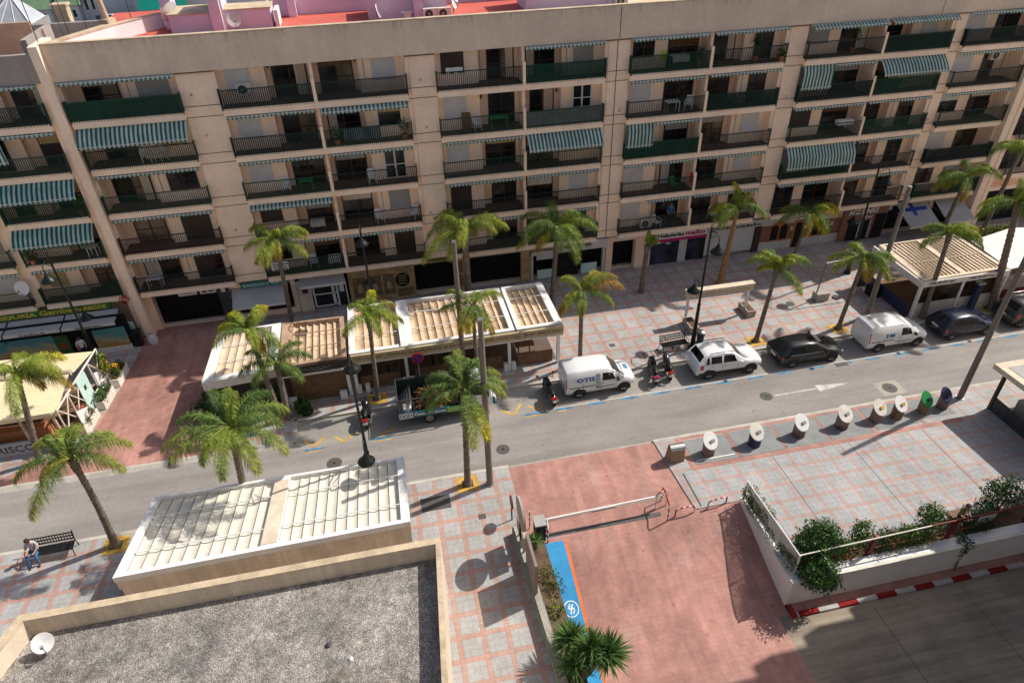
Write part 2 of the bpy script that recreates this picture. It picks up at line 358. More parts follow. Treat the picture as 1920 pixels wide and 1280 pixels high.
BEIGE = (.98,.765,.59)
M = dict(
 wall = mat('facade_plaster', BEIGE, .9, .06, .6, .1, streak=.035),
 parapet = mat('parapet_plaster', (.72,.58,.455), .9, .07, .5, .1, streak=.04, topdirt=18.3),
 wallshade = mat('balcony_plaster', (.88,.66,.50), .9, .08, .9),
 groove = mat('groove_shadow', (.12,.085,.06), .9),
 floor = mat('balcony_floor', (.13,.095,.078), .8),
 greenrail = mat('green_rail_paint', (.008,.05,.03), .5, .15),
 greenpanel = mat('green_rail_panel', (.007,.052,.033), .6, .25, 1.2),
 darkgreen = mat('dark_green_rail_paint', (.008,.040,.028), .5, .15),
 darkgreenpanel = mat('dark_green_panel', (.006,.026,.019), .6, .25, 1.2),
 charcoal = mat('charcoal_rail_paint', (.012,.032,.028), .5, .15),
 charcoalpanel = mat('charcoal_panel', (.014,.028,.026), .7, .2),
 brownrail = mat('brown_rail_paint', (.025,.011,.009), .5, .15),
 whitemesh = mat('pale_mesh_panel', (.17,.19,.185), .8, .15),
 awning = mat_stripes('green_white_awning', (.025,.165,.145), (.63,.69,.65), .24),
 awning2 = mat_stripes('teal_white_awning', (.010,.16,.145), (.58,.68,.64), .26),
 awnbar = mat('awning_bar', (.55,.58,.55), .5),
 white = mat('white_paint', (.76,.76,.75), .6, .06),
 offwhite = mat('off_white_paint', (.7,.67,.6), .7, .1, streak=.1),
 shutterw = mat_check('white_roller_shutter', (.66,.66,.66), (.6,.6,.6), .11),
 shutterg = mat('grey_roller_shutter', (.34,.34,.32), .7, .06),
 shutterk = mat('brown_roller_shutter', (.06,.045,.035), .6, .1),
 shuttery = mat('yellow_roller_shutter', (.45,.34,.16), .7, .1),
 glass = mat_glass('dark_window_glass'),
 glassc = mat_glass('curtained_window_glass', (.16,.13,.09), .12),
 frame = mat('brown_window_frame', (.055,.03,.02), .5, .1),
 framew = mat('white_window_frame', (.7,.7,.68), .5, .06),
 red_roof = mat('red_roof_membrane', (.53,.115,.085), .85, .1, .7),
 tan_roof = mat('tan_roof_deck', (.62,.46,.32), .9, .1, .7),
 pink = mat('pink_plaster', (.66,.55,.68), .9, .05, .8),
 cream = mat('cream_plaster', (.66,.56,.44), .9, .09, .8, .1, streak=.12),
 creamdark = mat('worn_coping', (.50,.40,.28), .9, .2, 1.5, .15),
 concrete = mat('concrete', (.36,.33,.29), .9, .14, 1.0, .15, fine=.05),
 kerb = mat('kerb_stone', (.46,.43,.38), .9, .14, 1.3, .1),
 asphalt = mat_asphalt('road_asphalt', (.275,.255,.24)),
 parking = mat_asphalt('parking_concrete', (.31,.29,.265)),
 yard = mat_yard('yard_concrete', (.27,.225,.175)),
 paving = mat_paving('grey_red_paving', (.385,.38,.375), (.45,.275,.225), .35, .21, .21),
 plaza = mat_paving('plaza_paving', (.37,.372,.375), (.45,.30,.26), .2, -.27, .15),
 redtile = mat_redtile('red_drive_tiles', (.395,.205,.172)),
 gravel = mat_gravel('roof_gravel'),
 soil = mat('soil', (.12,.08,.05), 1, .3, 3, .4, fine=.1),
 blue = mat('blue_ground_paint', (.035,.27,.55), .7, .1, 1.2, fine=.04),
 bluedash = mat('worn_blue_paint', (.07,.22,.36), .8, .3, 2.5, fine=.12),
 yellow = mat('yellow_paint', (.52,.32,.07), .8, .25, 2.5, fine=.1),
 orange = mat('orange_paint', (.75,.17,.03), .7, .15, 2),
 roadwhite = mat('worn_white_paint', (.5,.48,.45), .8, .2, 2.5, fine=.1),
 iron = mat('cast_iron', (.09,.085,.08), .7, .2, 8, .3),
 black = mat('black_metal', (.010,.013,.012), .4, .15, 3),
 darkgrey = mat('dark_grey', (.05,.05,.055), .6, .15),
 steel = mat('brushed_steel', (.5,.5,.5), .35, .06, 3, 0, .9),
 pole = mat('grey_brown_pole', (.21,.18,.155), .7, .1, 1.5, streak=.12),
 rubber = mat('tyre_rubber', (.02,.02,.02), .85, .1),
 rim = mat('wheel_rim', (.32,.32,.32), .4, .1, 5, 0, .7),
 trunk = mat('palm_trunk', (.175,.14,.11), .95, .3, 5, .6),
 trunkd = mat('dead_fibre', (.33,.18,.07), .95, .3, 6, .5),
 leaf = mat_leaf('palm_leaf', (.160,.245,.058), .34),
 bush = mat_leaf('shrub_leaf', (.05,.12,.028)),
 yucca = mat_leaf('yucca_leaf', (.11,.20,.06), .2),
 wood = mat('brown_wood', (.16,.09,.05), .7, .2, 4),
 fabricw = mat('white_canopy_fabric', (.70,.665,.57), .85, .06, 1.2, .05),
 fabrict = mat('tan_canopy_fabric', (.58,.42,.28), .85, .2, 1.2, .05),
 fabricc = mat('cream_awning_fabric', (.78,.66,.42), .85, .06, 1.0),
 fabricg = mat('grey_awning_fabric', (.40,.40,.42), .85, .06, 1.0),
 fabrics = mat_check('slatted_canopy_fabric', (.70,.56,.40), (.68,.54,.39), .3),
 goldsign = mat('tan_sign_band', (.50,.41,.25), .7, .1, 1),
 goldtext = mat('dark_gold_letters', (.20,.13,.05), .6),
 darksign = mat('dark_brown_sign', (.05,.035,.028), .6, .15),
 teal = mat('teal_sign', (.01,.22,.20), .6, .1),
 signgreen = mat('green_sign', (.05,.13,.03), .6, .2),
 yellowt = mat('yellow_letters', (.52,.45,.06), .6),
 magenta = mat('magenta_sign', (.45,.01,.12), .6, .08),
 signwhite = mat('white_sign', (.72,.7,.69), .6, .05),
 lettdark = mat('dark_letters', (.04,.04,.05), .6),
 lettwhite = mat('white_letters', (.75,.75,.75), .6),
 lettblue = mat('blue_letters', (.015,.05,.30), .5),
 redpaint = mat('red_paint', (.50,.025,.02), .5, .1),
 redpost = mat('dark_red_paint', (.15,.02,.02), .5, .15),
 skin = mat('skin', (.45,.25,.17), .6, .05),
 shirt = mat('pale_lilac_shirt', (.48,.42,.50), .9, .08, 5),
 jeans = mat('blue_jeans', (.05,.14,.32), .9, .12, 5),
 shirtw = mat('white_shirt', (.68,.68,.72), .9, .05),
 darkcloth = mat('dark_cloth', (.03,.03,.035), .9, .1),
 olivecloth = mat('olive_cloth', (.23,.22,.08), .9, .1),
 hair = mat('dark_hair', (.03,.02,.015), .7, .1),
 hairb = mat('brown_hair', (.10,.05,.025), .7, .1),
 seam = mat('canopy_seam', (.22,.19,.15), .8),
 gold = mat('bar_front_gold', (.44,.31,.15), .7, .25, 1.6),
 golddark = mat('bar_front_bronze', (.19,.135,.07), .6, .3, 3),
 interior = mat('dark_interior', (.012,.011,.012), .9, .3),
 mural = mat_mural('mural_painting', [(.25,.11,.03),(.45,.22,.06),(.42,.38,.2),(.10,.28,.30)]),
 brick = mat_brick('red_brick', (.25,.08,.05), (.32,.12,.07), (.2,.16,.13), 5),
 archw = mat('orange_arch_wood', (.42,.16,.04), .6, .15),
 shopwhite = mat('shop_white', (.55,.54,.53), .7, .08, 1, streak=.08),
 mint = mat('mint_panel', (.52,.72,.66), .6, .1),
 terracotta = mat('terracotta', (.45,.18,.08), .8, .1),
 plastic = mat('white_plastic', (.75,.75,.75), .45, .04),
 greenplastic = mat('green_plastic', (.02,.25,.07), .45, .08),
 bluebin = mat('dark_blue_plastic', (.03,.04,.10), .45, .1),
 carwhite = mat_gloss('white_car_paint', (.74,.75,.76)),
 carblack = mat_gloss('black_car_paint', (.012,.013,.015), .2),
 carblue = mat_gloss('dark_blue_car_paint', (.008,.013,.03), .2),
 cargrey = mat_gloss('dark_grey_car_paint', (.03,.032,.035), .2),
 carglass = mat_glass('car_glass', (.010,.014,.014), .08),
 lampred = mat_gloss('tail_lamp_red', (.45,.01,.01), .2),
 lampw = mat_gloss('headlamp_clear', (.6,.62,.65), .1),
 plate = mat('number_plate', (.75,.75,.72), .5, .03),
 flowery = mat_leaf('yellow_flower', (.85,.42,.02), .15),
 flowerr = mat_leaf('red_flower', (.65,.09,.05), .15),
 binart = mat_mural('bin_photo_wrap', [(.10,.06,.06),(.24,.16,.14),(.20,.15,.17),(.40,.36,.42)]),
 teala = mat('teal_truck_panel', (.01,.13,.19), .5, .1),
 lime = mat('lime_truck_panel', (.25,.45,.10), .5, .1),
 trunkwaste = mat('cut_palm_fibre', (.14,.075,.035), 1, .5, 4, .5),
 bgwhite = mat('far_white_render', (.62,.64,.66), .9, .08),
 bggreen = mat('far_green_roof', (.17,.27,.16), .9, .12),
 bggrey = mat('far_grey_deck', (.26,.25,.25), .9, .15),
 bgteal = mat('far_teal_awning', (.0,.22,.17), .8),
)
# ------------------------------------------------------------------ camera, sky, sun
def setup():
    r = Vector((0.9808, -0.1926, 0)); 
    yaw, pitch, roll = 0.194043104, 0.63150079, -0.028348262
    fw = Vector((math.sin(yaw)*math.cos(pitch), math.cos(yaw)*math.cos(pitch), -math.sin(pitch)))
    rt = Vector((math.cos(yaw), -math.sin(yaw), 0)); up = rt.cross(fw)
    r2 = rt*math.cos(roll) + up*math.sin(roll); u2 = up*math.cos(roll) - rt*math.sin(roll)
    cd = bpy.data.cameras.new('camera'); cam = bpy.data.objects.new('camera', cd); COL.objects.link(cam)
    m = Matrix(((r2.x,u2.x,-fw.x,0),(r2.y,u2.y,-fw.y,0),(r2.z,u2.z,-fw.z,26.3),(0,0,0,1)))
    cam.matrix_world = m
    cd.lens = 1290.92/1920*36; cd.sensor_width = 36; cd.clip_end = 2000; cd.clip_start = .2
    SC.camera = cam
    w = bpy.data.worlds.new('World'); SC.world = w; w.use_nodes = True
    nt = w.node_tree; bg = nt.nodes['Background']; sky = nt.nodes.new('ShaderNodeTexSky'); sky.sky_type = 'NISHITA'
    sd = Vector((.92, .25, 1)).normalized()
    el = math.asin(sd.z); az = math.atan2(sd.x, sd.y)
    sky.sun_disc = False; sky.sun_elevation = el; sky.sun_rotation = az
    sky.air_density = 1.0; sky.dust_density = 2.6; sky.ozone_density = 1.0
    nt.links.new(sky.outputs[0], bg.inputs[0]); bg.inputs[1].default_value = .122
    l = bpy.data.lights.new('sun', 'SUN'); l.energy = 5.0; l.angle = math.radians(.5); l.color = (1, .93, .83)
    lo = bpy.data.objects.new('sun', l); COL.objects.link(lo); lo.rotation_euler = (-sd).to_track_quat('-Z', 'Y').to_euler()
    lo.location = sd*80
    SC.view_settings.view_transform = 'Standard'; SC.view_settings.look = 'None'; SC.view_settings.exposure = 0; SC.view_settings.gamma = 1
    SC.render.engine = 'CYCLES'; SC.cycles.max_bounces = 8; SC.cycles.diffuse_bounces = 5
    SC.cycles.use_denoising = True
setup()

def struct(mb, name, m): return tag(mb.build(name, m), kind='structure')
def sheet(pts, z, name, m, kind='structure'):
    b = MB(); b.poly([(x,y,z) for x,y in pts]); return tag(b.build(name, m), kind=kind)
def rect(x0,x1,y0,y1): return [(x0,y0),(x1,y0),(x1,y1),(x0,y1)]

ZR = -1.35
def rampz(y):
    if y >= 19.6: return .07
    if y <= 14.9: return ZR
    t = (19.6-y)/4.7; t = t*t*(3-2*t)*.35 + t*.65
    return .07 + (ZR-.07)*t

b = MB(); b.quad((-900,-300,-1.7),(900,-300,-1.7),(900,1500,-1.7),(-900,1500,-1.7)); struct(b, 'ground', M['concrete'])
b = MB(); b.box(-90,110,24.6,28.32,-1.6,0); b.box(-90,-6.6,28.32,28.95,-1.6,-.0005); struct(b, 'road', M['asphalt'])
b = MB(); b.box(-6.6,110,28.32,30.62,-1.6,.001); struct(b, 'parking_lane', M['parking'])
b = MB(); b.prism([(-90,28.95),(-6.6,28.95),(-6.6,30.8),(110,30.8),(110,43.6),(-90,43.6)], -1.6, .12); struct(b, 'pavement', M['paving'])
b = MB(); b.box(-90,4.42,-12,24.42,-1.6,.12); struct(b, 'pavement', M['paving'])
b = MB(); b.prism([(12.35,24.42),(12.62,19.72),(15.0,19.72),(15.0,14.9),(110,14.9),(110,24.42)], -1.6, .12); struct(b, 'plaza', M['plaza'])
# kerbs
b = MB()
b.add([(-90,28.74,0),(-6.6,28.74,0),(-6.6,28.95,.125),(-90,28.95,.125),(-6.6,28.95,0),(-90,28.95,0)],[(0,1,2,3),(1,4,2),(0,3,5)])
b.box(-90,-6.6,28.95,29.1,-1,.131); b.box(-6.6,-6.4,28.95,30.62,-1,.13); b.box(-6.4,110,30.62,30.8,-1,.13)
b.box(-90,4.42,24.42,24.6,-1,.128); b.box(12.35,110,24.42,24.6,-1,.128)
struct(b, 'kerb', M['kerb'])
# red driveway on the left, laid on the pavement
sheet([(-22.5,28.97),(-8.8,28.97),(-11.2,31.2),(-11.6,43.5),(-16.3,43.5),(-17.0,36.0),(-17.6,31.5),(-20.5,30.2)], .126, 'driveway', M['redtile'])
# red drive and ramp on the right
b = MB(); b.box(4.42,12.35,24.44,24.62,-1.6,.012); struct(b, 'drive_strip', M['concrete'])  # concrete drain where the drive meets the road
b = MB(); b.box(4.42,12.35,19.6,24.45,-1.6,.07)
b.prism([(12.35,19.6),(14.86,19.6),(14.86,19.72),(12.62,19.72),(12.35,24.42)], -1.6, .068)
n = 24
ys = [19.6-(19.6-14.9)*i/n for i in range(n+1)]
for i in range(n):
    b.quad((5.1,ys[i],rampz(ys[i])),(5.1,ys[i+1],rampz(ys[i+1])),(14.86,ys[i+1],rampz(ys[i+1])),(14.86,ys[i],rampz(ys[i])))
b.quad((5.1,14.9,ZR),(5.1,-6,ZR),(14.3,-6,ZR),(14.3,14.9,ZR)); b.quad((14.3,14.46,ZR),(14.86,14.46,ZR),(14.86,14.9,ZR),(14.3,14.9,ZR))
struct(b, 'driveway', M['redtile'])
sheet(rect(14.3,80,-6,14.46), ZR-.001, 'yard', M['yard'])
# yard joints
b = MB()
for x in (18.6, 23.0, 27.4): b.box(x,x+.03,-5,14.0,ZR,ZR+.004)
struct(b, 'yard_joint', M['groove'])
b = MB(); b.box(5.25,10.9,19.72,19.98,.03,.076); struct(b, 'drive_strip', M['iron'])  # dark strip laid across the drive beside the boom
# blue strip, orange line and charging symbol on the ramp
def rampstrip(x0,x1,y0,y1,dz,name,m,n=20):
    b = MB()
    for i in range(n):
        a = y0+(y1-y0)*i/n; c = y0+(y1-y0)*(i+1)/n
        b.quad((x0,a,rampz(a)+dz),(x1,a,rampz(a)+dz),(x1,c,rampz(c)+dz),(x0,c,rampz(c)+dz))
    return tag(b.build(name, m), kind='structure')
rampstrip(5.12,5.98,12.6,19.75,.006,'blue_marking',M['blue'])
rampstrip(5.98,6.11,12.6,19.75,.006,'orange_marking',M['orange'])
b = MB(); cx, cy = 5.55, 16.55
def rz(x,y,d=.012): return (x,y,rampz(y)+d)
for k in range(28):
    a0, a1 = 2*PI*k/28, 2*PI*(k+1)/28
    b.quad(*[rz(cx+r*math.cos(a), cy+r*math.sin(a)) for r,a in ((.30,a0),(.34,a0),(.34,a1),(.30,a1))])
def rl(pts,w):
    for (x0,y0),(x1,y1) in zip(pts[:-1],pts[1:]):
        d = Vector((x1-x0,y1-y0)).normalized(); nx, ny = -d.y*w, d.x*w
        b.quad(rz(cx+x0+nx,cy+y0+ny),rz(cx+x0-nx,cy+y0-ny),rz(cx+x1-nx,cy+y1-ny),rz(cx+x1+nx,cy+y1+ny))
rl([(-.02,.20),(-.12,.02),(.02,.02),(-.06,-.2)],.03); rl([(.10,.18),(.02,.05),(.14,-.02)],.03); rl([(.14,-.05),(.05,-.2)],.025)
tag(b.build('white_symbol', M['white']), kind='structure')
# road markings
b = MB()
x = 4.6
for x in [-5.9,-2.3,6.2,8.05,9.95,11.95,13.9,15.85,17.8,19.8,21.75,23.75,25.7,27.65,29.6,31.6,33.55,35.5,37.45,39.4,41.3,43.2]:
    b.box(x-.05,x+.95,28.16,28.31,-.01,.005)
struct(b, 'blue_marking', M['bluedash'])
b = MB(); b.box(7.8,60,28.36,28.43,-.01,.005); struct(b, 'white_marking', M['roadwhite'])
b = MB()
def stroke(b, pts, w, z=.008):
    for (x0,y0),(x1,y1) in zip(pts[:-1],pts[1:]):
        d = Vector((x1-x0,y1-y0)).normalized(); nx, ny = -d.y*w, d.x*w
        b.quad((x0+nx,y0+ny,z),(x0-nx,y0-ny,z),(x1-nx,y1-ny,z),(x1+nx,y1+ny,z)); z += .0015
stroke(b, [(-6.1,29.1),(-5.45,28.45),(-4.85,29.1)], .07); stroke(b, [(-4.35,28.95),(-3.9,28.45),(-3.3,28.95)], .07)
stroke(b, [(-1.9,28.6),(-1.2,28.75),(-1.25,29.0)], .07)
stroke(b, [(4.9,28.95),(5.6,28.4),(6.15,29.25)], .07); stroke(b, [(6.5,28.9),(7.1,28.5),(7.5,29.0)], .07)
b.box(-5.95,-4.95,28.04,28.12,-.01,.004); b.box(-2.35,-1.35,28.04,28.12,-.01,.004); b.box(6.15,7.15,28.04,28.12,-.01,.004); b.box(8.05,8.6,28.04,28.12,-.01,.004)
struct(b, 'yellow_marking', M['yellow'])
b = MB(); b.quad((20.5,26.44,.005),(23.3,26.44,.005),(23.3,26.54,.005),(20.5,26.54,.005)); b.poly([(23.25,26.2,.006),(25.3,26.5,.006),(23.25,26.78,.006)])
struct(b, 'arrow_marking', M['roadwhite'])
def manhole(x,y,r,label,square=False):
    b = MB()
    if square: b.box(x-.75,x+.75,y-.6,y+.6,-.02,.006,1)
    b.cyl((x,y,.0),r,.012,n=24); 
    for k in range(6):
        a = PI*k/6; b.rbox((x,y,.013),r*.85,.02,.002,(0,0,a))
    return tag(b.build('manhole_cover',[M['iron'],M['concrete']]), label, 'manhole cover')
manhole(4.43,25.88,.36,'round iron manhole cover in the road beyond the palm on the yellow square')
manhole(-4.4,26.94,.40,'round iron manhole cover half hidden by the white slatted canopy')
manhole(20.05,26.55,.36,'round manhole cover at the tail of the white road arrow')
manhole(27.3,25.55,.42,'round manhole cover set in a square patch of the road', True)
b = MB(); b.box(25.5,26.3,28.0,28.35,0,.01); tag(b.build('drain_grate', M['iron']), 'dark drain grate beside the front wheel of the black estate car', 'drain')
b = MB(); b.box(-.25,1.2,22.5,23.35,.1,.128); tag(b.build('access_cover', M['iron']), 'dark rectangular access cover in the pavement by the palm on the yellow square', 'access cover')
for i,(x,y,lb) in enumerate([(13.0,33.2,'small dark drain cover on the sunny paving left of the cream portal'),(12.6,37.9,'dark drain cover in the shaded paving outside the dark entrance door'),(2.55,21.6,'small square drain cover in the near paving beside the oval sign shadow')]):
    b = MB(); b.box(x-.18,x+.18,y-.15,y+.15,.1,.128); tag(b.build('drain_cover', M['iron']), lb, 'drain')
# pads under the waste columns
b = MB()
for x0,x1,y0,y1 in [(13.85,16.2,22.36,24.12),(16.45,18.85,22.36,24.2),(19.0,21.5,22.38,24.2),(21.65,24.1,22.4,24.25),(24.35,27.0,22.5,24.25),(27.15,29.3,22.7,24.2)]:
    b.box(x0,x1,y0,y1,.1,.135,0)
struct(b, 'concrete_pad', mat('grey_pad_concrete',(.235,.245,.245),.9,.1,1.2,.1,fine=.05))
b = MB()
for x0,x1,y0,y1 in [(13.5,29.3,22.05,22.35),(13.5,29.3,24.26,24.4)]: b.box(x0,x1,y0,y1,.1,.127)
for x in (13.5,16.22,18.87,21.52,24.12,27.02): b.box(x,x+.2 if x>14 else x+.3,22.35,24.26,.1,.127)
struct(b, 'red_paving_border', M['redtile'])
b = MB()
for x in (17.9,22.25,26.6): b.box(x,x+.035,15.5,22.0,.1,.1235)
b.box(12.9,13.0,19.8,22.0,.1,.1235)
struct(b, 'paving_joint', M['iron'])
# narrow brick walk and painted kerb below the white wall
b = MB(); b.box(14.86,60,14.46,14.86,ZR-.2,ZR+.1); struct(b, 'brick_walk', M['redtile'])
b = MB(); b.box(15.1,60,14.24,14.46,ZR-.2,ZR+.12,0); b.box(14.86,15.1,14.24,14.9,ZR-.2,ZR+.121,1); 
kerbm = mat_stripes('red_white_kerb', (.30,.02,.02), (.55,.53,.52), 1.9)
b.box(5.2,10.8,19.36,19.62,.0,.075,0) if False else None
tag(b.build('painted_kerb', [kerbm, mat('faded_red_paint',(.30,.02,.02),.7,.1)]), 'red and white striped kerb below the white retaining wall', 'kerb')
M['railblack'] = mat('black_green_rail_paint', (.010,.024,.019), .5, .15)
# ------------------------------------------------------------------ apartment block opposite
F = [14.38-2.72*k for k in range(5)]
YF, YW, YD, YB = 41.37, 41.75, 42.85, 43.4
def bar_rail(b, x0, x1, z, bars=True, left=True, right=True):
    b.box(x0,x1,YF-.02,YF+.02,z+.98,z+1.03); b.box(x0,x1,YF-.015,YF+.015,z+.06,z+.1)
    if bars:
        x = x0+.06
        while x < x1:
            b.box(x,x+.028,YF-.012,YF+.012,z-.10,z+.98); x += .115
    for s, on in ((x0,left),(x1,right)):
        if on:
            b.box(s-.02,s+.02,YF+.02,YW,z+.98,z+1.03)
            for q in range(3): b.box(s-.011,s+.011,YF+.1+.11*q,YF+.122+.11*q,z,z+.98)
            b.box(s-.03,s+.03,YF-.03,YF+.03,z-.1,z+1.12)
RAILS = {'G':('greenrail','greenpanel'),'g':('greenrail',None),'e':('darkgreen','darkgreenpanel'),'D':('charcoal','charcoalpanel'),'d':('charcoal',None),'K':('railblack',None),'B':('brownrail',None),'W':('greenrail','whitemesh'),'h':('darkgreen',None)}
def awning(par, x0, x1, zt, kind, rnd, m='awning'):
    """roll-out striped blind: v valance, V short, L long sloping, X very long, C vertical curtain on the left third, Y curtain on left half"""
    b = MB(); ya = YF+.12
    def strip(xa, xb, prof):
        for (y0,z0),(y1,z1) in zip(prof[:-1],prof[1:]): b.quad((xa,y0,z0),(xb,y0,z0),(xb,y1,z1),(xa,y1,z1),0)
        y,z = prof[-1]; n = max(4,int((xb-xa)/.13)); w = (xb-xa)/n
        for i in range(n):
            xx = xa+i*w; b.add([(xx,y,z),(xx+w,y,z),(xx+w,y-.005,z-.10),(xx+w*.5,y-.005,z-.15),(xx,y-.005,z-.10)],[(0,1,2,3,4)],0)
        b.box(xa-.02,xb+.02,y-.02,y+.02,z-.02,z+.02,1)
    b.box(x0,x1,ya,ya+.14,zt-.16,zt-.03,1)
    if kind == 'v': strip(x0,x1,[(ya,zt-.06),(ya-.12,zt-.09)])
    if kind == 'V': strip(x0,x1,[(ya,zt-.05),(ya-.38,zt-.2)])
    if kind == 'L': strip(x0,x1,[(ya,zt-.05),(ya-.45,zt-.42),(ya-.8,zt-.84)])
    if kind == 'X': strip(x0,x1,[(ya,zt-.05),(ya-.5,zt-.7),(ya-.62,zt-1.38)])
    if kind in 'CY':
        xm = x0+(x1-x0)*(.36 if kind=='C' else .42)
        strip(x0,xm,[(ya,zt-.05),(ya-.17,zt-.5),(ya-.17,zt-1.45)]); strip(xm+.05,x1,[(ya,zt-.06),(ya-.14,zt-.1)])
    return b.build('awning',[M[m],M['awnbar']],par)
def window(par, x0, x1, z0, z1, y, style, name='window'):
    """frame ring + glass, two leaves"""
    b = MB(); t = .07; fm = 'framew' if style=='W' else 'frame'
    b.box(x0,x1,y-.05,y,z0,z0+t); b.box(x0,x1,y-.05,y,z1-t,z1); b.box(x0,x0+t,y-.05,y,z0+t,z1-t); b.box(x1-t,x1,y-.05,y,z0+t,z1-t)
    xm = (x0+x1)/2; b.box(xm-.05,xm+.05,y-.052,y,z0+t,z1-t)
    zz = z0+(z1-z0)*.42
    b.box(x0+t,xm-.05,y-.045,y,zz-.03,zz+.03); b.box(xm+.05,x1-t,y-.045,y,zz-.03,zz+.03)
    w = b.build(name, M[fm], par)
    g = MB()
    g.box(x0+t,xm-.05,y-.03,y-.012,z0+t,z1-t,1 if style=='c' else 0); g.box(xm+.05,x1-t,y-.03,y-.012,z0+t,z1-t,1 if style in 'cb' else 0)
    return w, g
def shutter(par, x0, x1, z0, z1, y, st):
    b = MB()
    if st in 'oW':
        w, g = window(par, x0, x1, z0, z1, y, 'W' if st=='W' else 'n'); 
        g.build('pane',[M['glass'],M['glassc']],par); return
    mm = {'w':'shutterw','g':'shutterg','k':'shutterk','y':'shuttery','h':'shutterw','p':'shuttery'}[st]
    zb = z0 if st not in 'hy' else z0+(z1-z0)*.55
    z = zb; 
    while z < z1-.02:
        b.box(x0,x1,y-.05,y-.012,z,min(z+.055,z1)); z += .06
    b.box(x0-.05,x1+.05,y-.03,y-.002,z0-.04,z0,1)
    b.build('roller_shutter',[M[mm],M['concrete']],par)
    if zb > z0:
        g = MB(); g.box(x0,x1,y-.02,y-.008,z0,zb); g.build('pane',[M['glass']],par)
def balcony(par, x0, x1, k, rail, awn, sh, door, outer, left, right, divl, divr, rnd, y2=YB):
    z = F[k]; zt = (16.45 if k==0 else F[k-1]-.40); first = MB()
    # slab, floor finish, ceiling edge
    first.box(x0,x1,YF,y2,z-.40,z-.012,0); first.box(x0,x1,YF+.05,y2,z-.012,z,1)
    for xx, on in ((x0,divl),(x1,divr)):
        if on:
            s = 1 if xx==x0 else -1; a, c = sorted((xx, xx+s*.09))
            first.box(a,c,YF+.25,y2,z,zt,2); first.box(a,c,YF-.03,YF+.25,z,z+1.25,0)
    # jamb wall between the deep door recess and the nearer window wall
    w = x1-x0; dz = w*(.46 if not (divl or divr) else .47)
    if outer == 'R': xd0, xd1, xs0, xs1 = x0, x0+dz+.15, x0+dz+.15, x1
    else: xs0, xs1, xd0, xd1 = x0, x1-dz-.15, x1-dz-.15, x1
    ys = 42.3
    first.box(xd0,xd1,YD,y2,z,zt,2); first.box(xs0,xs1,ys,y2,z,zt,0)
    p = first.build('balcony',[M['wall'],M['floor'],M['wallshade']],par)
    # glazed door
    d0 = xd0+(.35 if outer=='R' else .30); d1 = xd1-.32
    if rnd.random()<.35: d0 += .3
    win, g = window(p, d0, d1, z+.01, z+2.12, YD, door, 'patio_door'); g.build('pane',[M['glass'],M['glassc']],p)
    if rnd.random()<.55:   # half lowered blind or a curtain in the door
        q = MB(); hb = rnd.uniform(.35,1.1); q.box(d0+.08,d1-.08,YD-.075,YD-.06,z+2.05-hb,z+2.05); q.build('door_blind',M[rnd.choice(['wood','offwhite','shuttery','fabricg'])],p)
    elif rnd.random()<.7:
        q = MB(); cw = (d1-d0)*rnd.uniform(.2,.4); a = rnd.choice([d0+.08,d1-.08-cw]); q.grid(lambda u,v:(a+cw*u,YD-.07+.015*math.sin(22*u),z+.06+2.0*v),14,1,0,True); q.build('curtain',M[rnd.choice(['offwhite','shopwhite','cream'])],p)
    if rnd.random()<.5:
        q = MB(); xl = xd1-.16 if outer=='R' else xd0+.16; q.rbox((xl,YD-.05,z+1.75),.05,.05,.1); q.build('wall_lamp',M['darkgrey'],p)
    # bedroom shutter
    if outer == 'R': s0, s1 = xs0+.75, xs1-.55
    else: s0, s1 = xs0+.4, xs1-.85
    shutter(p, s0, s1, z+.05 if sh in 'oWk' and rnd.random()<.6 else z+.7, z+2.15, ys, sh)
    if sh != 'n' and rnd.random()<.45:   # cable
        c = MB(); xx = (xs0 if outer=='R' else xs1-.2)+.2; c.tube([(xx,ys-.02,z+2.3),(xx+.1,ys-.02,z+1.9),(xx+.12,ys-.02,z+.6)],.014,5); c.build('cable',M['darkgrey'],p)
    # railing
    r = MB(); fm, pm = RAILS[rail]
    bar_rail(r, x0+(.1 if divl else 0), x1-(.1 if divr else 0), z, True, left, right)
    ro = r.build('railing',M[fm],p)
    if pm:
        q = MB(); xx = x0+(.1 if divl else .03); wdt = .115 if (pm=='whitemesh' or rnd.random()<.12) else rnd.choice([.03,.045,.06])
        while xx < x1-.12: q.box(xx,xx+wdt,YF+.03,YF+.04,z+.02,z+.96); xx += .115
        if left: q.box(x0+.02,x0+.035,YF+.05,YW-.02,z+.02,z+.96)
        if right: q.box(x1-.035,x1-.02,YF+.05,YW-.02,z+.02,z+.96)
        q.build('screen',M[pm],p)
    xa, xb = x0+(.15 if divl else .05), x1-(.15 if divr else .05)
    if awn == 'v' and rnd.random()<.5:
        xm = xa+(xb-xa)*rnd.uniform(.35,.6)
        awning(p, xa, xm-.03, zt, 'v', rnd); awning(p, xm+.03, xb, zt-.02, 'v', rnd)
    elif awn == 'P': awning(p, xa+(xb-xa)*.38, xb, zt, 'v', rnd)
    elif awn == 'Q': awning(p, xa, xa+(xb-xa)*.72, zt, 'v', rnd)
    elif awn == 'T': awning(p, xa, xb, zt, 'L', rnd, 'awning2')
    elif awn != 'n': awning(p, xa, xb, zt, awn, rnd)
    return p
BLK = thing('apartment_block', 'long beige five storey block with striped awnings and green balcony railings', 'apartment building', (12,42,0))
XL, XR = -16.0, 45.0
bays = [(-15.9,None,-10.07),(-8.01,-2.88,2.37),(4.1,9.33,14.41),(16.02,21.29,26.37),(27.85,33.31,38.3),(39.39,None,44.85)]
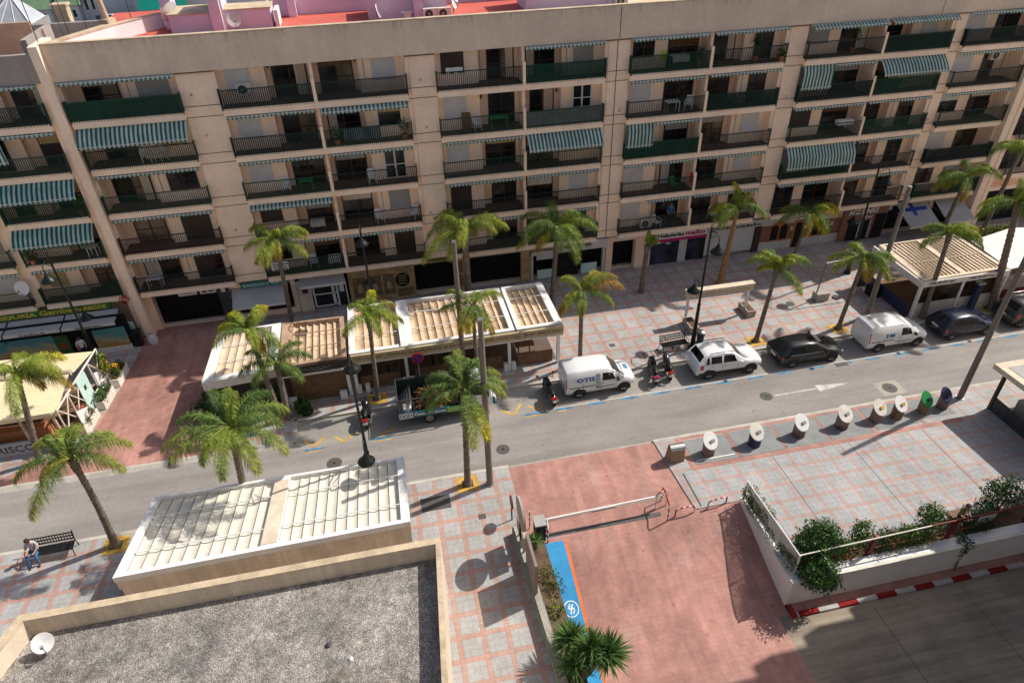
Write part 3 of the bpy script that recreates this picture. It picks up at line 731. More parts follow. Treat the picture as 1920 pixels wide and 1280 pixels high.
# walls between bays, core, parapet, pilasters
b = MB()
edges = [XL]+[e for a,_,c in bays for e in (a,c)]+[XR]
for i in range(0,len(edges),2):
    if edges[i+1]-edges[i] > .01: b.box(edges[i],edges[i+1],YW,YB+.01,3.17,16.45)
b.box(XL,XR,YB+.012,55,0,17.25); b.box(XL,XR,42.3,YB+.012,0.0,.13)
for i in range(0,len(edges),2):
    x0, x1 = edges[i], edges[i+1]
    if x1-x0 > .3:
        for z in F: b.box(x0+.003,x1-.003,YW-.02,YW,z-.43,z-.40,1); b.box(x0+.003,x1-.003,YW-.02,YW,z+.17,z+.20,1)
        b.box(x0+.003,x1-.003,YW-.16,YW,16.36,16.45,1)
b.box(15.20,15.24,YW-.024,YW,3.2,16.3,1)
WALL = b.build('wall', [M['wall'],M['groove']], BLK)
b = MB(); b.box(15.20,15.24,YF+.13,YF+.14,16.5,18.2,1); b.box(37.0,37.03,YF+.13,YF+.14,16.5,18.2,1); b.box(XL,XR,YF+.14,YF+.42,16.45,18.28); b.box(XL,XR,YF+.42,43.4,16.45,16.6)
b.build('parapet', [M['parapet'],M['groove']], BLK)
b = MB(); b.box(XL-.02,XR+.02,YF+.10,YF+.46,18.28,18.34); b.build('coping', M['creamdark'], BLK)
# pilasters
b = MB(); b.box(-16.45,-16.0,YF-.25,YB,.12,18.30); b.box(45.0,45.55,YF-.25,YB,.12,17.2); b.box(45.75,46.1,YF-.15,YB,.12,17.2)
b.each('pilaster', M['wall'], BLK)
rnd = random.Random(3)
SPEC = { # rail, awning, shutter, door for each floor, top first
 (0,0):['G v g b','h L p b','g v o b','B v k c','K v o n'],
 (1,0):['D n w n','D v w b','g v w n','K V k n','G v o n'],
 (1,1):['D n w b','g V y n','K v W n','K n g n','K v k n'],
 (2,0):['K n k b','h n w n','h v w n','K v k n','g v g n'],
 (2,1):['G v g n','W n W b','h L w c','K v w n','g v o n'],
 (3,0):['G v o n','h v w n','G C g n','K v w n','h P w n'],
 (3,1):['K v o n','e v o n','K n w c','h v w n','K v o n'],
 (4,0):['K V g n','D Y g n','h v k n','G X g n','K v o n'],
 (4,1):['e V w n','G L w n','G v o n','K v o n','d v o c'],
 (5,0):['D v w n','K v w c','h v h n','D n w c','G n o n']}
for bi,(a,m,c) in enumerate(bays):
    halves = [(a,c)] if m is None else [(a,m),(m,c)]
    for hi,(x0,x1) in enumerate(halves):
        for k in range(5):
            rl_, aw, sh, dr = SPEC[(bi,hi)][k].split()
            outer = 'R' if (bi==0 or hi==1) else 'L'
            balcony(BLK, x0, x1, k, rl_, aw, sh, dr, outer, m is None or hi==0, m is None or hi==1, m is not None and hi==1, m is not None and hi==0, rnd)
# small wall lamps, conduits and stains on the plain wall panels
for x,z in [(-9.5,15.2),(-9.3,12.9),(3.2,15.0),(3.3,12.2),(15.6,12.1),(27.2,12.0),(26.9,6.4),(38.8,9.4),(3.0,6.6),(-9.2,6.9)]:
    b = MB(); b.tube([(x,YW-.06,z),(x,YW,z)],.07,8); b.build('wall_lamp',[M['creamdark']],BLK)
for x in (2.62,14.65,26.6,38.55):
    b = MB(); b.tube([(x,YW-.04,16.3),(x,YW-.04,3.3)],.022,6); b.build('conduit',[M['wallshade']],BLK)
# roof deck
b = MB(); b.box(XL+.3,11.2,42.2,54.6,17.25,17.42,0); b.box(11.2,XR,42.2,54.6,17.25,17.41,1)
b.build('roof', [M['red_roof'],M['tan_roof']], BLK)
b = MB(); pl = [(-16.1,41.85),(-13.85,46.15),(-11.7,48.95)]; pl2 = [(-15.75,41.85),(-13.5,45.95),(-11.4,48.75)]
b.prism([pl[0],pl2[0],pl2[1],pl[1]],16.6,18.2,0); b.prism([pl[1],pl2[1],pl2[2],pl[2]],16.6,18.2,0)
b.build('roof_wall', [mat('lime_wash',(.82,.80,.80),.8,.04)], BLK)
b = MB(); b.prism([(-16.2,41.85),(-15.72,41.85),(-13.48,45.93),(-13.98,46.2)],18.2,18.28,0); b.prism([(-14.3,46.3),(-13.75,46.05),(-13.45,46.6),(-14.0,46.9)],16.6,18.5,0); b.prism([(-13.87,46.2),(-13.47,45.95),(-11.37,48.73),(-11.72,48.97)],18.2,18.24,0)
b.build('roof_coping', [M['creamdark']], BLK)
def pinkbox(x0,x1,y0,y1,h,lt=0):
    b = MB(); b.box(x0,x1,y0,y1,17.42,17.42+h,0); b.box(x0-.06,x1+.06,y0-.06,y1+.06,17.42+h,17.5+h,1); return b.build('stair_house',[M['pink'],M['creamdark']],BLK)
pinkbox(-10.6,-8.2,46.4,49.0,1.0); pinkbox(-7.6,-4.9,46.6,48.5,1.05); pinkbox(.8,3.9,46.6,49.4,1.35); pinkbox(4.0,5.6,46.4,49.0,1.6); pinkbox(10.6,16.0,46.2,49.0,2.4); pinkbox(15.98,17.2,46.0,49.02,1.9)
b = MB(); b.box(-8.2,-7.6,46.0,49,17.42,20.5); b.box(-5.0,3.2,49.9,50.2,17.42,18.4); b.box(-4.1,-3.6,49.3,49.9,17.42,19.2); b.box(5.6,40,50.4,50.7,17.42,18.6); b.box(3.55,4.1,46.0,48,17.42,19.6); b.box(-11.2,-10.6,48.0,49.3,17.42,20.2)
b.each('chimney_wall', M['pink'], BLK)
b = MB(); b.box(-4.72,-4.5,46.55,48.2,17.42,18.35); b.box(-7.55,-7.45,45.97,46.0,17.42,20.5); b.each('white_pier', M['white'], BLK)

# ---- ground floor shop fronts (parts of the block)
YS = 42.1
def front(x0,x1,z0,z1,m,name='shop_front',y=YS,d=.15):
    b = MB(); b.box(x0,x1,y,y+d,z0,z1); return b.build(name, m if not isinstance(m,str) else M[m], BLK)
ZT = 3.17
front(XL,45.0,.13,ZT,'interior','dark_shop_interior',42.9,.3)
def wallstrip(l, m='wallshade', y=YS):
    b = MB()
    for x0,x1,z0,z1 in l: b.box(x0,x1,y,y+.6,z0,z1)
    return b.each('shop_wall', M[m], BLK)
wallstrip([(-16.0,-15.6,.13,ZT),(-11.5,-10.72,.13,ZT),(-10.72,-6.85,2.55,ZT),(-6.85,-6.55,.13,ZT),(-10.72,-6.85,.13,.5),(15.45,15.95,.13,ZT),(17.7,18.9,.13,ZT),(15.95,17.7,2.5,ZT),(41.9,42.3,.13,ZT),(44.6,45,.13,ZT),(37.7,38.1,.13,ZT)])
wallstrip([(-15.6,-11.5,2.62,ZT)],'darkgrey')
# garage entrance gate and sign plates
b = MB()
for i in range(26): b.box(-15.4+i*.15,-15.37+i*.15,42.75,42.78,.13,2.6)
b.box(-15.5,-11.6,42.74,42.79,1.0,1.06); b.box(-15.5,-11.6,42.74,42.79,2.5,2.56); b.build('garage_gate', M['black'], BLK)
p = front(-13.9,-12.75,2.55,2.85,'signwhite','sign',YS-.16,.16); b = MB(); b.box(-13.75,-12.9,YS-.17,YS-.16,2.66,2.69); b.box(-13.6,-13.05,YS-.17,YS-.16,2.74,2.78); b.each('symbol',M['shutterg'],p)
p = front(-12.55,-11.55,2.53,2.87,'signwhite','sign',YS-.16,.16); b = MB(); b.box(-12.4,-12.1,YS-.175,YS-.16,2.63,2.75); b.box(-12.0,-11.7,YS-.175,YS-.16,2.65,2.75); b.each('symbol',M['lettdark'],p)
p = front(-11.5,-10.75,.13,3.15,'darkgrey','entrance_pillar',YS-.06,.05); b = MB(); b.box(-11.25,-11.0,YS-.085,YS-.06,2.45,2.75); b.each('plate',M['signwhite'],p)
# restaurant with teal sign and grey awning
p = front(-9.95,-6.9,2.55,2.95,'teal','sign',YS-.2,.2); lettering('SAIGON VIET',.3,(-8.5,YS-.215,2.75),M['lettwhite'],p,width=2.6)
def shopawning(x0,x1,zt,out,drop,m='fabricg',yb=YS,val=.16,txt=None):
    b = MB(); b.grid(lambda u,v:(x0+(x1-x0)*u, yb-out*v, zt-drop*v-.05*math.sin(PI*v)),8,4,0,False)
    b.quad((x0,yb-out,zt-drop),(x1,yb-out,zt-drop),(x1,yb-out-.01,zt-drop-val),(x0,yb-out-.01,zt-drop-val),1)
    for x in (x0+.1,x1-.1): b.tube([(x,yb,zt-.6),(x,yb-out,zt-drop+.02)],.02,6,2)
    o = b.build('awning',[M[m],M['offwhite'],M['steel']],BLK)
    if txt: lettering(txt,.12,((x0+x1)/2,yb-out-.03,zt-drop-val*.5),M['lettdark'],o,width=(x1-x0)*.4)
    return o
shopawning(-10.6,-7.0,2.5,1.25,.75)
front(-6.5,-5.6,.13,1.3,'cream','shop_wall',YS-.05,.3)
front(-10.4,-7.0,.5,2.4,'interior','shop_window',YS+.12,.1)
# shop with white framed window
shopawning(-6.2,-3.25,2.75,.7,.35)
b = MB()
for x0,x1,z0,z1 in [(-5.5,-5.4,.3,2.3),(-3.95,-3.82,.2,2.35),(-3.3,-3.22,.2,2.35),(-5.5,-3.22,2.28,2.36),(-5.4,-3.95,1.25,1.33),(-5.4,-3.95,.3,.38),(-4.25,-4.05,.3,2.3)]: b.box(x0,x1,YS-.04,YS+.03,z0,z1)
p = b.build('shop_window_frame', M['framew'], BLK)
g = MB(); g.box(-5.4,-4.25,YS,YS+.015,.38,2.28); g.box(-3.82,-3.3,YS,YS+.015,.25,2.28); g.build('pane', M['glass'], p)
b = MB(); b.box(-3.72,-3.42,YS-.03,YS-.005,1.3,2.1); b.build('poster', M['signwhite'], p)
b = MB()
for i in range(8): b.box(-3.8+i*.065,-3.78+i*.065,YS-.03,YS-.01,.25,1.2)
b.build('grille', M['darkgrey'], p)
b = MB(); b.box(-6.55,-5.55,YS-.02,YS+.2,1.3,2.45,0); b.box(-6.2,-5.8,YS-.03,YS-.02,1.5,2.0,1); b.box(-5.95,-5.6,YS-.03,YS-.02,.3,1.1,2); b.build('menu_board',[M['shopwhite'],M['redpost'],M['black']],BLK)
# bar with gilded front
b = MB(); b.box(-3.05,1.5,YS,YS+.3,.13,ZT,0); b.box(4.25,5.0,YS,YS+.3,.13,ZT,0); b.box(9.1,9.75,YS,YS+.3,.13,ZT,0); b.box(1.5,4.25,YS,YS+.3,2.62,ZT,0); b.box(5.0,9.1,YS,YS+.3,2.62,ZT,0)
p = b.build('bar_front', M['gold'], BLK)
b = MB()
for x0,x1 in [(-2.8,-1.9),(-1.75,-.85),(-.7,.05)]: b.box(x0,x1,YS-.025,YS,.6,2.2)
b.box(-2.9,1.4,YS-.04,YS,2.7,3.0); b.box(5.1,9.6,YS-.04,YS,2.72,3.02); b.box(1.7,4.1,YS-.04,YS,2.75,3.02); b.box(4.4,4.9,YS-.025,YS,.5,1.4); b.box(4.4,4.9,YS-.025,YS,1.6,2.5); b.box(.2,1.3,YS-.025,YS,.3,.95)
for r0 in (0,): pass
b.each('bronze_panel', M['golddark'], p)
b = MB(); 
for i in range(20):
    a0,a1 = 2*PI*i/20, 2*PI*(i+1)/20
    b.quad(*[(.62+r*math.cos(a), YS-.03, 1.62+r*1.12*math.sin(a)) for r,a in ((0.02,a0),(.5,a0),(.5,a1),(0.02,a1))])
b.build('round_emblem', M['interior'], p)
b = MB(); 
for x,z in [(-2.3,1.4),(-1.3,1.4),(-.32,1.4)]: b.lathe((x,YS-.02,z),[(.22,-.3),(.16,.1),(.02,.32)],8)
for z in (1.3,1.5,1.7,1.9): b.box(.35,.9,YS-.045,YS-.03,z,z+.06)
b.box(-2.2,-.4,YS-.055,YS-.04,2.8,2.9); b.box(5.6,9,YS-.055,YS-.04,2.82,2.92)
b.each('gilt_relief', M['gold'], p)
b = MB()
for i in range(16): b.box(5.1+i*.25,5.12+i*.25,42.7,42.72,.13,2.6)
b.build('folding_door', M['black'], BLK)
# shop with white fascia
b = MB(); b.box(9.8,15.4,YS-.35,YS+.3,2.35,2.62,0); b.box(9.8,10.0,YS,YS+.3,.13,2.35,0); b.box(15.2,15.4,YS,YS+.3,.13,3.0,0); b.box(14.2,15.4,YS-.3,YS,2.62,3.1,0); b.box(10.2,11.6,YS-.2,YS-.15,1.9,2.35,0)
b.build('shop_fascia', M['shopwhite'], BLK)
b = MB(); b.box(10.3,11.5,YS,YS+.1,.2,.9,0); b.box(13.6,14.8,YS+.02,YS+.1,.2,1.0,0); b.box(11.55,13.4,YS+.05,YS+.1,.2,2.3,1); b.each('shop_counter',[M['mint'],M['interior']],BLK)
# entrance
p = front(16.1,17.3,2.6,2.85,'signwhite','sign',YS-.04,.03); b = MB(); b.box(16.3,16.6,YS-.046,YS-.04,2.69,2.75); b.box(16.7,17.1,YS-.046,YS-.04,2.69,2.75); b.each('symbol',M['shutterg'],p)
b = MB()
for i in range(9): b.box(16.05+i*.2,16.08+i*.2,42.6,42.63,.13,2.5)
b.build('entrance_gate', M['black'], BLK)
# ice cream shop
p = front(18.9,23.05,2.44,2.95,'signwhite','sign',YS-.42,.4); lettering('Heladerías',.42,(20.2,YS-.44,2.70),M['lettdark'],p,width=2.0,bold=.01); lettering('maiko',.5,(22.1,YS-.44,2.71),M['magenta'],p,width=1.55,bold=.014)
front(18.9,23.05,2.22,2.438,'magenta','sign_band',YS-.43,.42)
b = MB(); b.box(18.9,19.0,YS,YS+.1,.13,2.42,0); b.box(21.15,21.75,YS-.02,YS+.2,.13,2.42,1); b.box(22.75,22.85,YS,YS+.1,.13,2.42,0); b.each('shop_window_frame',[M['darkgrey'],M['shopwhite']],BLK)
b = MB(); b.box(19.0,21.15,YS+.05,YS+.08,.13,2.42,0); b.box(21.75,22.75,YS+.05,YS+.08,.13,2.42,0); b.each('shop_window', mat_glass('blue_shop_glass',(.03,.035,.07),.1), BLK)
b = MB(); b.box(19.4,19.7,YS+.02,YS+.045,1.85,2.0); b.box(19.85,19.95,YS+.02,YS+.045,1.9,2.2); b.box(20.1,20.45,YS+.02,YS+.045,1.75,1.85); b.each('window_sticker',M['lettwhite'],BLK)
front(22.85,23.2,.13,ZT,'black','shop_pillar',YS-.05,.3)
# shop closed with white shutter
b = MB(); z = .35
while z < 2.55: b.box(23.25,27.15,YS+.02,YS+.06,z,z+.09); z += .1
b.build('roller_shutter', M['shutterw'], BLK)
p = front(23.2,27.6,2.45,2.98,'shopwhite','sign',YS-.30,.3); 
b = MB(); q = random.Random(5); x = 23.4
while x < 27.3:
    w_ = q.uniform(.12,.4); h_ = q.uniform(.1,.28); b.tube([(x,YS-.315,2.55),(x+w_*.3,YS-.315,2.55+h_),(x+w_*.6,YS-.315,2.58),(x+w_,YS-.315,2.55+h_*.8)],.05,5); x += w_+.1
b.build('floral_ornament', M['darksign'], p)
front(27.2,27.7,.13,ZT,'darksign','shop_pillar',YS-.06,.3)
# brick bar with arched windows
b = MB(); b.box(27.7,34.4,YS,YS+.3,2.2,ZT,0); b.box(27.7,34.4,YS-.03,YS+.3,.13,.85,0); b.box(27.7,34.4,YS,YS+.3,.85,2.2,1); b.build('bar_front',[M['shopwhite'],M['brick']],BLK)
def arch(x0,x1,z0,z1):
    b = MB(); n = 12; cx=(x0+x1)/2; r=(x1-x0)/2
    out=[(x0,z0),(x1,z0)]+[(cx+r*math.cos(PI*i/n), z1-r+r*math.sin(PI*i/n)) for i in range(n+1)]
    b.add([(x,YS-.06,z) for x,z in out]+[(x,YS,z) for x,z in out],[tuple(range(len(out)))]+[(i,(i+1)%len(out),len(out)+(i+1)%len(out),len(out)+i) for i in range(len(out))],0)
    w = b.build('arched_window', M['archw'], BLK)
    g = MB()
    for s in (-1,1):
        c2 = cx+s*r*.48; rr=r*.4
        o2=[(c2-rr,z0+.12),(c2+rr,z0+.12)]+[(c2+rr*math.cos(PI*i/n), z1-r*.75+rr*math.sin(PI*i/n)) for i in range(n+1)]
        g.add([(x,YS-.075,z) for x,z in o2],[tuple(range(len(o2)))])
    g.build('pane', M['interior'], w)
arch(28.4,30.0,.85,2.5); arch(31.9,33.3,.85,2.4)
b = MB(); b.box(30.4,31.3,YS-.05,YS,.13,2.4,0); b.box(30.55,31.15,YS-.07,YS-.05,.13,2.2,1); b.each('door',[M['archw'],M['interior']],BLK)
p = front(29.9,31.6,2.5,2.9,'signwhite','sign',YS-.1,.08); b = MB(); b.tube([(30.2,YS-.11,2.62),(30.3,YS-.11,2.8),(30.45,YS-.11,2.62),(30.7,YS-.11,2.72),(31.3,YS-.11,2.68)],.03,5); b.each('symbol',M['lettdark'],p)
b = MB()
for x in (30.2,31.6,33.6): b.box(x,x+.12,YS-.04,YS,1.6,1.9)
b.each('wall_lantern', M['lettwhite'], BLK)
# brick bar with white lettering
front(34.4,38.2,.13,ZT,'brick','bar_front',YS-.2,.3)
lettering('HELSINKI',.55,(36.0,YS-.22,2.52),M['lettwhite'],BLK,width=2.5,name='sign_letters',bold=.02,shear=.2); lettering('bar',.4,(36.6,YS-.22,2.05),M['lettwhite'],BLK,width=.7,name='sign_letters',shear=.2)
b = MB(); b.box(35.0,36.9,YS-.25,YS-.2,.13,1.75,0); b.box(35.9,36.0,YS-.26,YS-.25,.3,1.8,1); b.box(36.8,36.9,YS-.26,YS-.25,.3,1.8,1); b.box(37.2,38.1,YS-.25,YS-.2,.13,2.2,0); b.each('door',[M['interior'],M['shopwhite']],BLK)
front(37.2,38.6,2.3,ZT,'shopwhite','shop_fascia',YS-.06,.05)
# cafés with awnings
front(38.6,45,2.62,ZT,'shopwhite','shop_fascia',YS-.06,.1)
shopawning(38.9,41.5,2.75,2.1,1.0); shopawning(42.2,44.6,2.75,2.1,1.0)
b = MB(); 
def onaw(x,v,dz=.012): return (x, YS-2.1*v, 2.75-1.0*v-.05*math.sin(PI*v)+dz)
for u0,u1,v0,v1 in [(39.3,41.2,.22,.36),(39.85,40.15,.05,.55)]: b.quad(onaw(u0,v0),onaw(u1,v0),onaw(u1,v1),onaw(u0,v1))
b.build('blue_cross', M['lettblue'], BLK)
b = MB()
for i in range(8): b.box(42.4+i*.3,42.6+i*.3,YS-.08,YS-.06,2.75,3.0)
b.box(38.9,41.4,YS-.08,YS-.06,2.85,3.0); b.each('sign_letters', M['lettdark'], BLK)

# ------------------------------------------------------------------ block adjoining on the left
LW = mat('pink_brown_render',(.36,.25,.20),.9,.12,.8)
BL2 = thing('apartment_block', 'beige block at the left edge with long teal striped awnings', 'apartment building', (-25,42,0))
b = MB(); b.box(-34,-16.47,43.42,55,0,14.3); b.box(-22.05,-21.4,YW,43.42,3.17,16.45); b.box(-16.9,-16.47,YW-.2,43.42,.12,16.45); b.box(-34,-27.4,YW,43.42,3.17,16.45)
b.build('wall', M['wall'], BL2)
b = MB(); b.box(-60,-22.4,58,58.4,0,16.65,0); b.build('back_parapet', [LW], BL2)
b = MB(); b.box(-22.4,-16.2,58.2,58.6,0,16.4,0); b.build('back_wall', [M['bggrey']], BL2)
b = MB(); b.box(-21.3,-20.4,60,60.8,0,17.2,0); b.box(-21.4,-20.3,59.9,60.9,17.2,17.35,0); b.build('chimney', [M['creamdark']], BL2)
b = MB(); b.box(-34,-16.47,YF+.1,YF+.4,16.45,17.9); b.box(-34,-16.47,YF+.4,43.42,16.45,16.6); b.box(-17.4,-17.1,43.0,47,16.6,18.3); b.build('parapet', mat('parapet_grey_plaster',(.36,.32,.29),.9,.05,.6,streak=.1), BL2)
sp2 = ['e v p b','G C o n','G T o n','g T o n','G v p c']; sp3 = ['e v g n','G v g n','G v w n','g v g n','g v w n']
for k in range(5):
    a = sp2[k].split(); balcony(BL2,-21.4,-16.9,k,a[0],a[1],a[2],a[3],'L',True,True,False,False,rnd)
    a = sp3[k].split(); balcony(BL2,-27.4,-22.05,k,a[0],a[1],a[2],a[3],'R',True,True,False,False,rnd)
def front2(x0,x1,z0,z1,m,name,y=YS,d=.15): 
    b = MB(); b.box(x0,x1,y,y+d,z0,z1); return b.build(name,M[m],BL2)
front2(-34,-16.5,.0,3.17,'wallshade','shop_wall',42.5,.4)
p = front2(-26.5,-17.75,2.72,3.12,'signgreen','sign',41.25,.12)
lettering('FREIDURÍA',.36,(-23.6,41.24,2.92),M['yellowt'],p,width=2.9,bold=.015); lettering('Gamba',.5,(-21.0,41.24,2.95),M['yellowt'],p,width=1.9,bold=.012); lettering('MARISCOS',.36,(-19.0,41.24,2.92),M['yellowt'],p,width=1.9,bold=.015)
for x0,x1 in ((-27.5,-23.9),(-23.8,-20.6),(-20.5,-17.4)):
    b = MB(); b.grid(lambda u,v:(x0+(x1-x0)*u, 41.2-1.3*v, 2.68-.2*v-.05*math.sin(PI*v)),6,4,0,False); b.quad((x0,39.9,2.48),(x1,39.9,2.48),(x1,39.89,2.27),(x0,39.89,2.27),1)
    o = b.build('awning',[M['fabricg'],M['offwhite']],BL2)
    if x0 > -24: lettering('MARISQUERÍA' if x0>-21 else 'freiduría',.14,((x0+x1)/2,39.87,2.37),M['lettdark'],o,width=1.5)
    b = MB(); b.tube([(x0-.05,41.3,2.6),(x0-.05,39.95,2.42),(x0-.05,39.95,1.9)],.04,6); b.build('awning_arm',M['black'],BL2)
front2(-34,-16.95,.12,2.65,'interior','shop_recess',40.5,.1)
for x0,x1 in ((-25.2,-21.4),(-19.1,-17.2)):
    b = MB(); b.box(x0,x1,40.3,40.42,.45,1.8,0); b.box(x0-.05,x1+.05,40.2,40.45,.12,.45,1); b.build('mural_panel',[M['mural'],M['offwhite']],BL2)
b = MB(); b.box(-21.35,-20.6,40.3,40.42,.35,1.75,0); b.box(-21.1,-20.85,40.28,40.3,.8,1.2,1); b.build('menu_board',[M['signgreen'],M['redpaint']],BL2)
b = MB(); b.box(-20.4,-19.5,42.4,42.5,.13,2.0); b.each('door',M['interior'],BL2)
b = MB(); b.box(-17.35,-16.9,41.0,41.2,.3,1.6,0); b.build('mint_board',M['mint'],BL2)

# block adjoining on the right (only its edge shows)
BL3 = thing('apartment_block', 'narrow strip of the next beige block at the right edge beyond the double pilaster', 'apartment building', (52,42,0))
b = MB(); b.box(46.12,62,42.4,55,0,16.9); b.box(46.12,62,41.6,42.4,11.2,11.6); b.box(46.12,62,41.6,42.4,3.1,3.4); b.build('wall', M['wall'], BL3)
for z in (4.5,7.2,9.9,12.6):
    b = MB(); b.box(47.0,50.0,41.3,42.4,z-.3,z,0); p = b.build('balcony',M['wall'],BL3)
    b = MB(); bar_rail(b,47.0,50.0,z); b.build('railing',M['darkgreen'],p)
    w,g = window(p,47.4,49.4,z+.02,z+2.1,42.39,'n'); g.build('pane',[M['glass'],M['glassc']],p)
b = MB(); b.box(46.6,52,42.2,42.39,.13,3.0); b.build('shop_front', M['interior'], BL3)
# ------------------------------------------------------------------ slatted fabric canopies
def canopy(root, quad, z, rim, panels, fab, axis_rods, strips, rimmat, depth, fasc, sag=.10, lower=.20):
    """quad: BL, BR, FR, FL corners; panels: list of (u0,u1) ranges that carry pleated fabric between beams"""
    BL,BR,FR,FL = [Vector((p[0],p[1],0)) for p in quad]
    def P(u,v,zz): 
        a = BL.lerp(BR,u); c = FL.lerp(FR,u); q = a.lerp(c,v); return Vector((q.x,q.y,zz))
    W = (BR-BL).length; D = (FL-BL).length
    b = MB()
    def beam(u0,u1,v0,v1,z0,z1,mi=0):
        pts = [P(u0,v0,0),P(u1,v0,0),P(u1,v1,0),P(u0,v1,0)]; b.prism([(p.x,p.y) for p in pts][::-1],z0,z1,mi)
    rv = rim/D
    beam(0,1,0,rv*.5,z-depth,z); beam(0,1,1-rv*.8,1,z-depth,z)
    us = sorted(set([0,1]+[round(x,4) for p in panels for x in p]))
    u = 0
    for p0,p1 in panels:
        if p0-u > .002: beam(u,p0,rv*.5,1-rv*.8,z-depth*.8,z-.004)
        u = p1
    if 1-u > .002: beam(u,1,rv*.5,1-rv*.8,z-depth*.8,z-.004)
    b.build('frame', [rimmat], root)
    for (p0,p1),ns in zip(panels,strips):
        f = MB()
        for k in range(ns):
            a = p0+(p1-p0)*(k+.03)/ns; c = p0+(p1-p0)*(k+.97)/ns
            def fn(s,t,a=a,c=c):
                t2 = rv*.5+(1-rv*1.3)*t; loops = abs(math.sin(3*PI*t))**.6
                return P(a+(c-a)*s, t2, z-lower-sag*math.sin(PI*s)-(sag*.3)*(1-loops)*math.sin(PI*s))
            f.grid(fn,5,18,0,True)
        f.build('canopy_fabric',[fab],root)
        r = MB()
        for v in axis_rods: r.tube([P(p0,v,z-.05),P(p1,v,z-.05)],.028,6)
        for k in range(ns+1): r.tube([P(p0+(p1-p0)*k/ns,rv*.5,z-lower+.012),P(p0+(p1-p0)*k/ns,1-rv*.8,z-lower+.012)],.020,4,1)
        r.build('canopy_rod',[rimmat,M['seam']],root)
    return P
def posts(root, pts, z1, m, w=.09, z0=.12):
    for x,y in pts:
        b = MB(); b.box(x-w,x+w,y-w,y+w,z0,z1); b.each('post',[m],root)
# near canopy
T = thing('terrace_canopy','white slatted fabric canopy on the near pavement beside the gravel roof','canopy',(-6.4,21.7,.12))
P = canopy(T,[(-11.85,23.72),(-.7,23.68),(-.76,19.75),(-12.62,19.62)],2.9,.26,[(.03,.475),(.535,.968)],M['fabricw'],(.28,.72),(10,11),M['white'],.3,None,.045,.17)
b = MB(); b.quad((-12.60,19.64,2.12),(-.78,19.77,2.12),(-.78,19.77,2.6),(-12.60,19.64,2.6)); b.quad((-12.6,19.64,2.12),(-11.83,23.7,2.12),(-11.83,23.7,2.6),(-12.6,19.64,2.6)); b.quad((-.72,19.76,2.12),(-.66,23.66,2.12),(-.66,23.66,2.6),(-.72,19.76,2.6)); b.quad((-11.83,23.7,2.12),(-.7,23.66,2.12),(-.7,23.66,2.6),(-11.83,23.7,2.6))
b.build('fascia',[M['cream']],T)
b = MB(); b.add([P(.477,.06,2.915),P(.533,.06,2.915),P(.533,.94,2.915),P(.477,.94,2.915)],[(3,2,1,0)]); b.build('centre_beam',[M['cream']],T)
posts(T,[(-12.3,19.9),(-6.6,19.9),(-1.0,19.95),(-11.7,23.5),(-6.3,23.5),(-.95,23.5)],2.6,M['white'])
b = MB(); b.quad((-12.55,19.68,.12),(-.8,19.82,.12),(-.8,19.82,2.12),(-12.55,19.68,2.12)); b.build('side_curtain',[M['cream']],T)
# bar terrace across the road
T = thing('bar_terrace','long white framed terrace with tan pleated roof and gold lettered sign band','terrace',(3.2,34.8,.12))
P = canopy(T,[(-3.05,37.2),(9.35,37.15),(9.45,32.33),(-3.05,32.25)],3.02,.34,[(.03,.235),(.295,.745),(.80,.965)],M['fabrict'],(.30,.66),(5,12,5),M['white'],.26,None,.09,.2)
b = MB(); b.box(-.22,-.12,32.3,37.2,2.75,3.03); b.box(6.55,6.65,32.3,37.2,2.75,3.03); b.each('gutter',[M['darkgrey']],T)
b = MB(); b.box(-3.05,9.45,32.12,32.24,2.38,2.92); p = b.build('sign_band',[M['goldsign']],T)
for t,x,w in [('THE COLONY',-2.05,1.7),('TERRACE BAR',.1,2.2),('DRINK & EAT',2.2,2.0),('MORE',3.6,.8),('CAFÉ',4.9,.7),('COCKTAILS',6.1,1.5),('SPORT BAR',7.65,1.3),('LIVE MUSIC',8.85,1.1)]:
    lettering(t,.3,(x,32.11,2.66),M['goldtext'],p,width=w)
b = MB(); b.box(-3.05,9.45,32.14,32.22,2.27,2.38); b.each('gutter',[M['signwhite']],T)
posts(T,[(-2.95,32.35),(.04,32.45),(3.1,32.45),(6.17,32.35),(9.2,32.35),(-2.95,37.0),(3.1,37.0),(9.2,37.0)],2.76,M['white'])
b = MB()
for x in (.04,6.17,-2.6): b.box(x-.35,x-.12,32.2,32.5,.12,.62); b.box(x+.12,x+.38,32.2,32.5,.12,.62)
b.each('post_planter',[M['white']],T)
for x0,x1 in ((-2.7,-.4),(.5,2.8),(6.7,8.9),(3.4,5.8)):
    b = MB(); b.box(x0,x1,32.55,32.63,.12,1.05); b.each('screen_wall',[M['wood']],T)
b = MB(); b.box(-2.9,9.2,32.7,37.0,.125,.14); b.build('deck',[M['floor']],T)
b = MB(); b.box(-2.9,9.2,36.9,37.0,.14,1.1); b.each('screen_wall',[M['wood']],T)
# furniture under the bar terrace
def table_set(x,y,lab,rz=0,col='wood',h=1.05):
    t = thing('bar_table',lab,'table',(x,y,.14),rz=rz)
    b = MB(); b.box(x-.6,x+.6,y-.35,y+.35,.14+h-.06,.14+h); b.build('table_top',[M[col]],t)
    b = MB(); b.cyl((x-.35,y,.14),.04,h-.06,n=8); b.cyl((x+.35,y,.14),.04,h-.06,n=8); b.each('leg',[M['black']],t)
table_set(7.3,33.4,'wooden bar table behind the right screen of the gold lettered terrace')
table_set(-1.4,33.6,'wooden bar table behind the left screen of the gold lettered terrace',.1)
table_set(2.0,34.0,'wooden bar table under the middle of the gold lettered terrace',-.1)
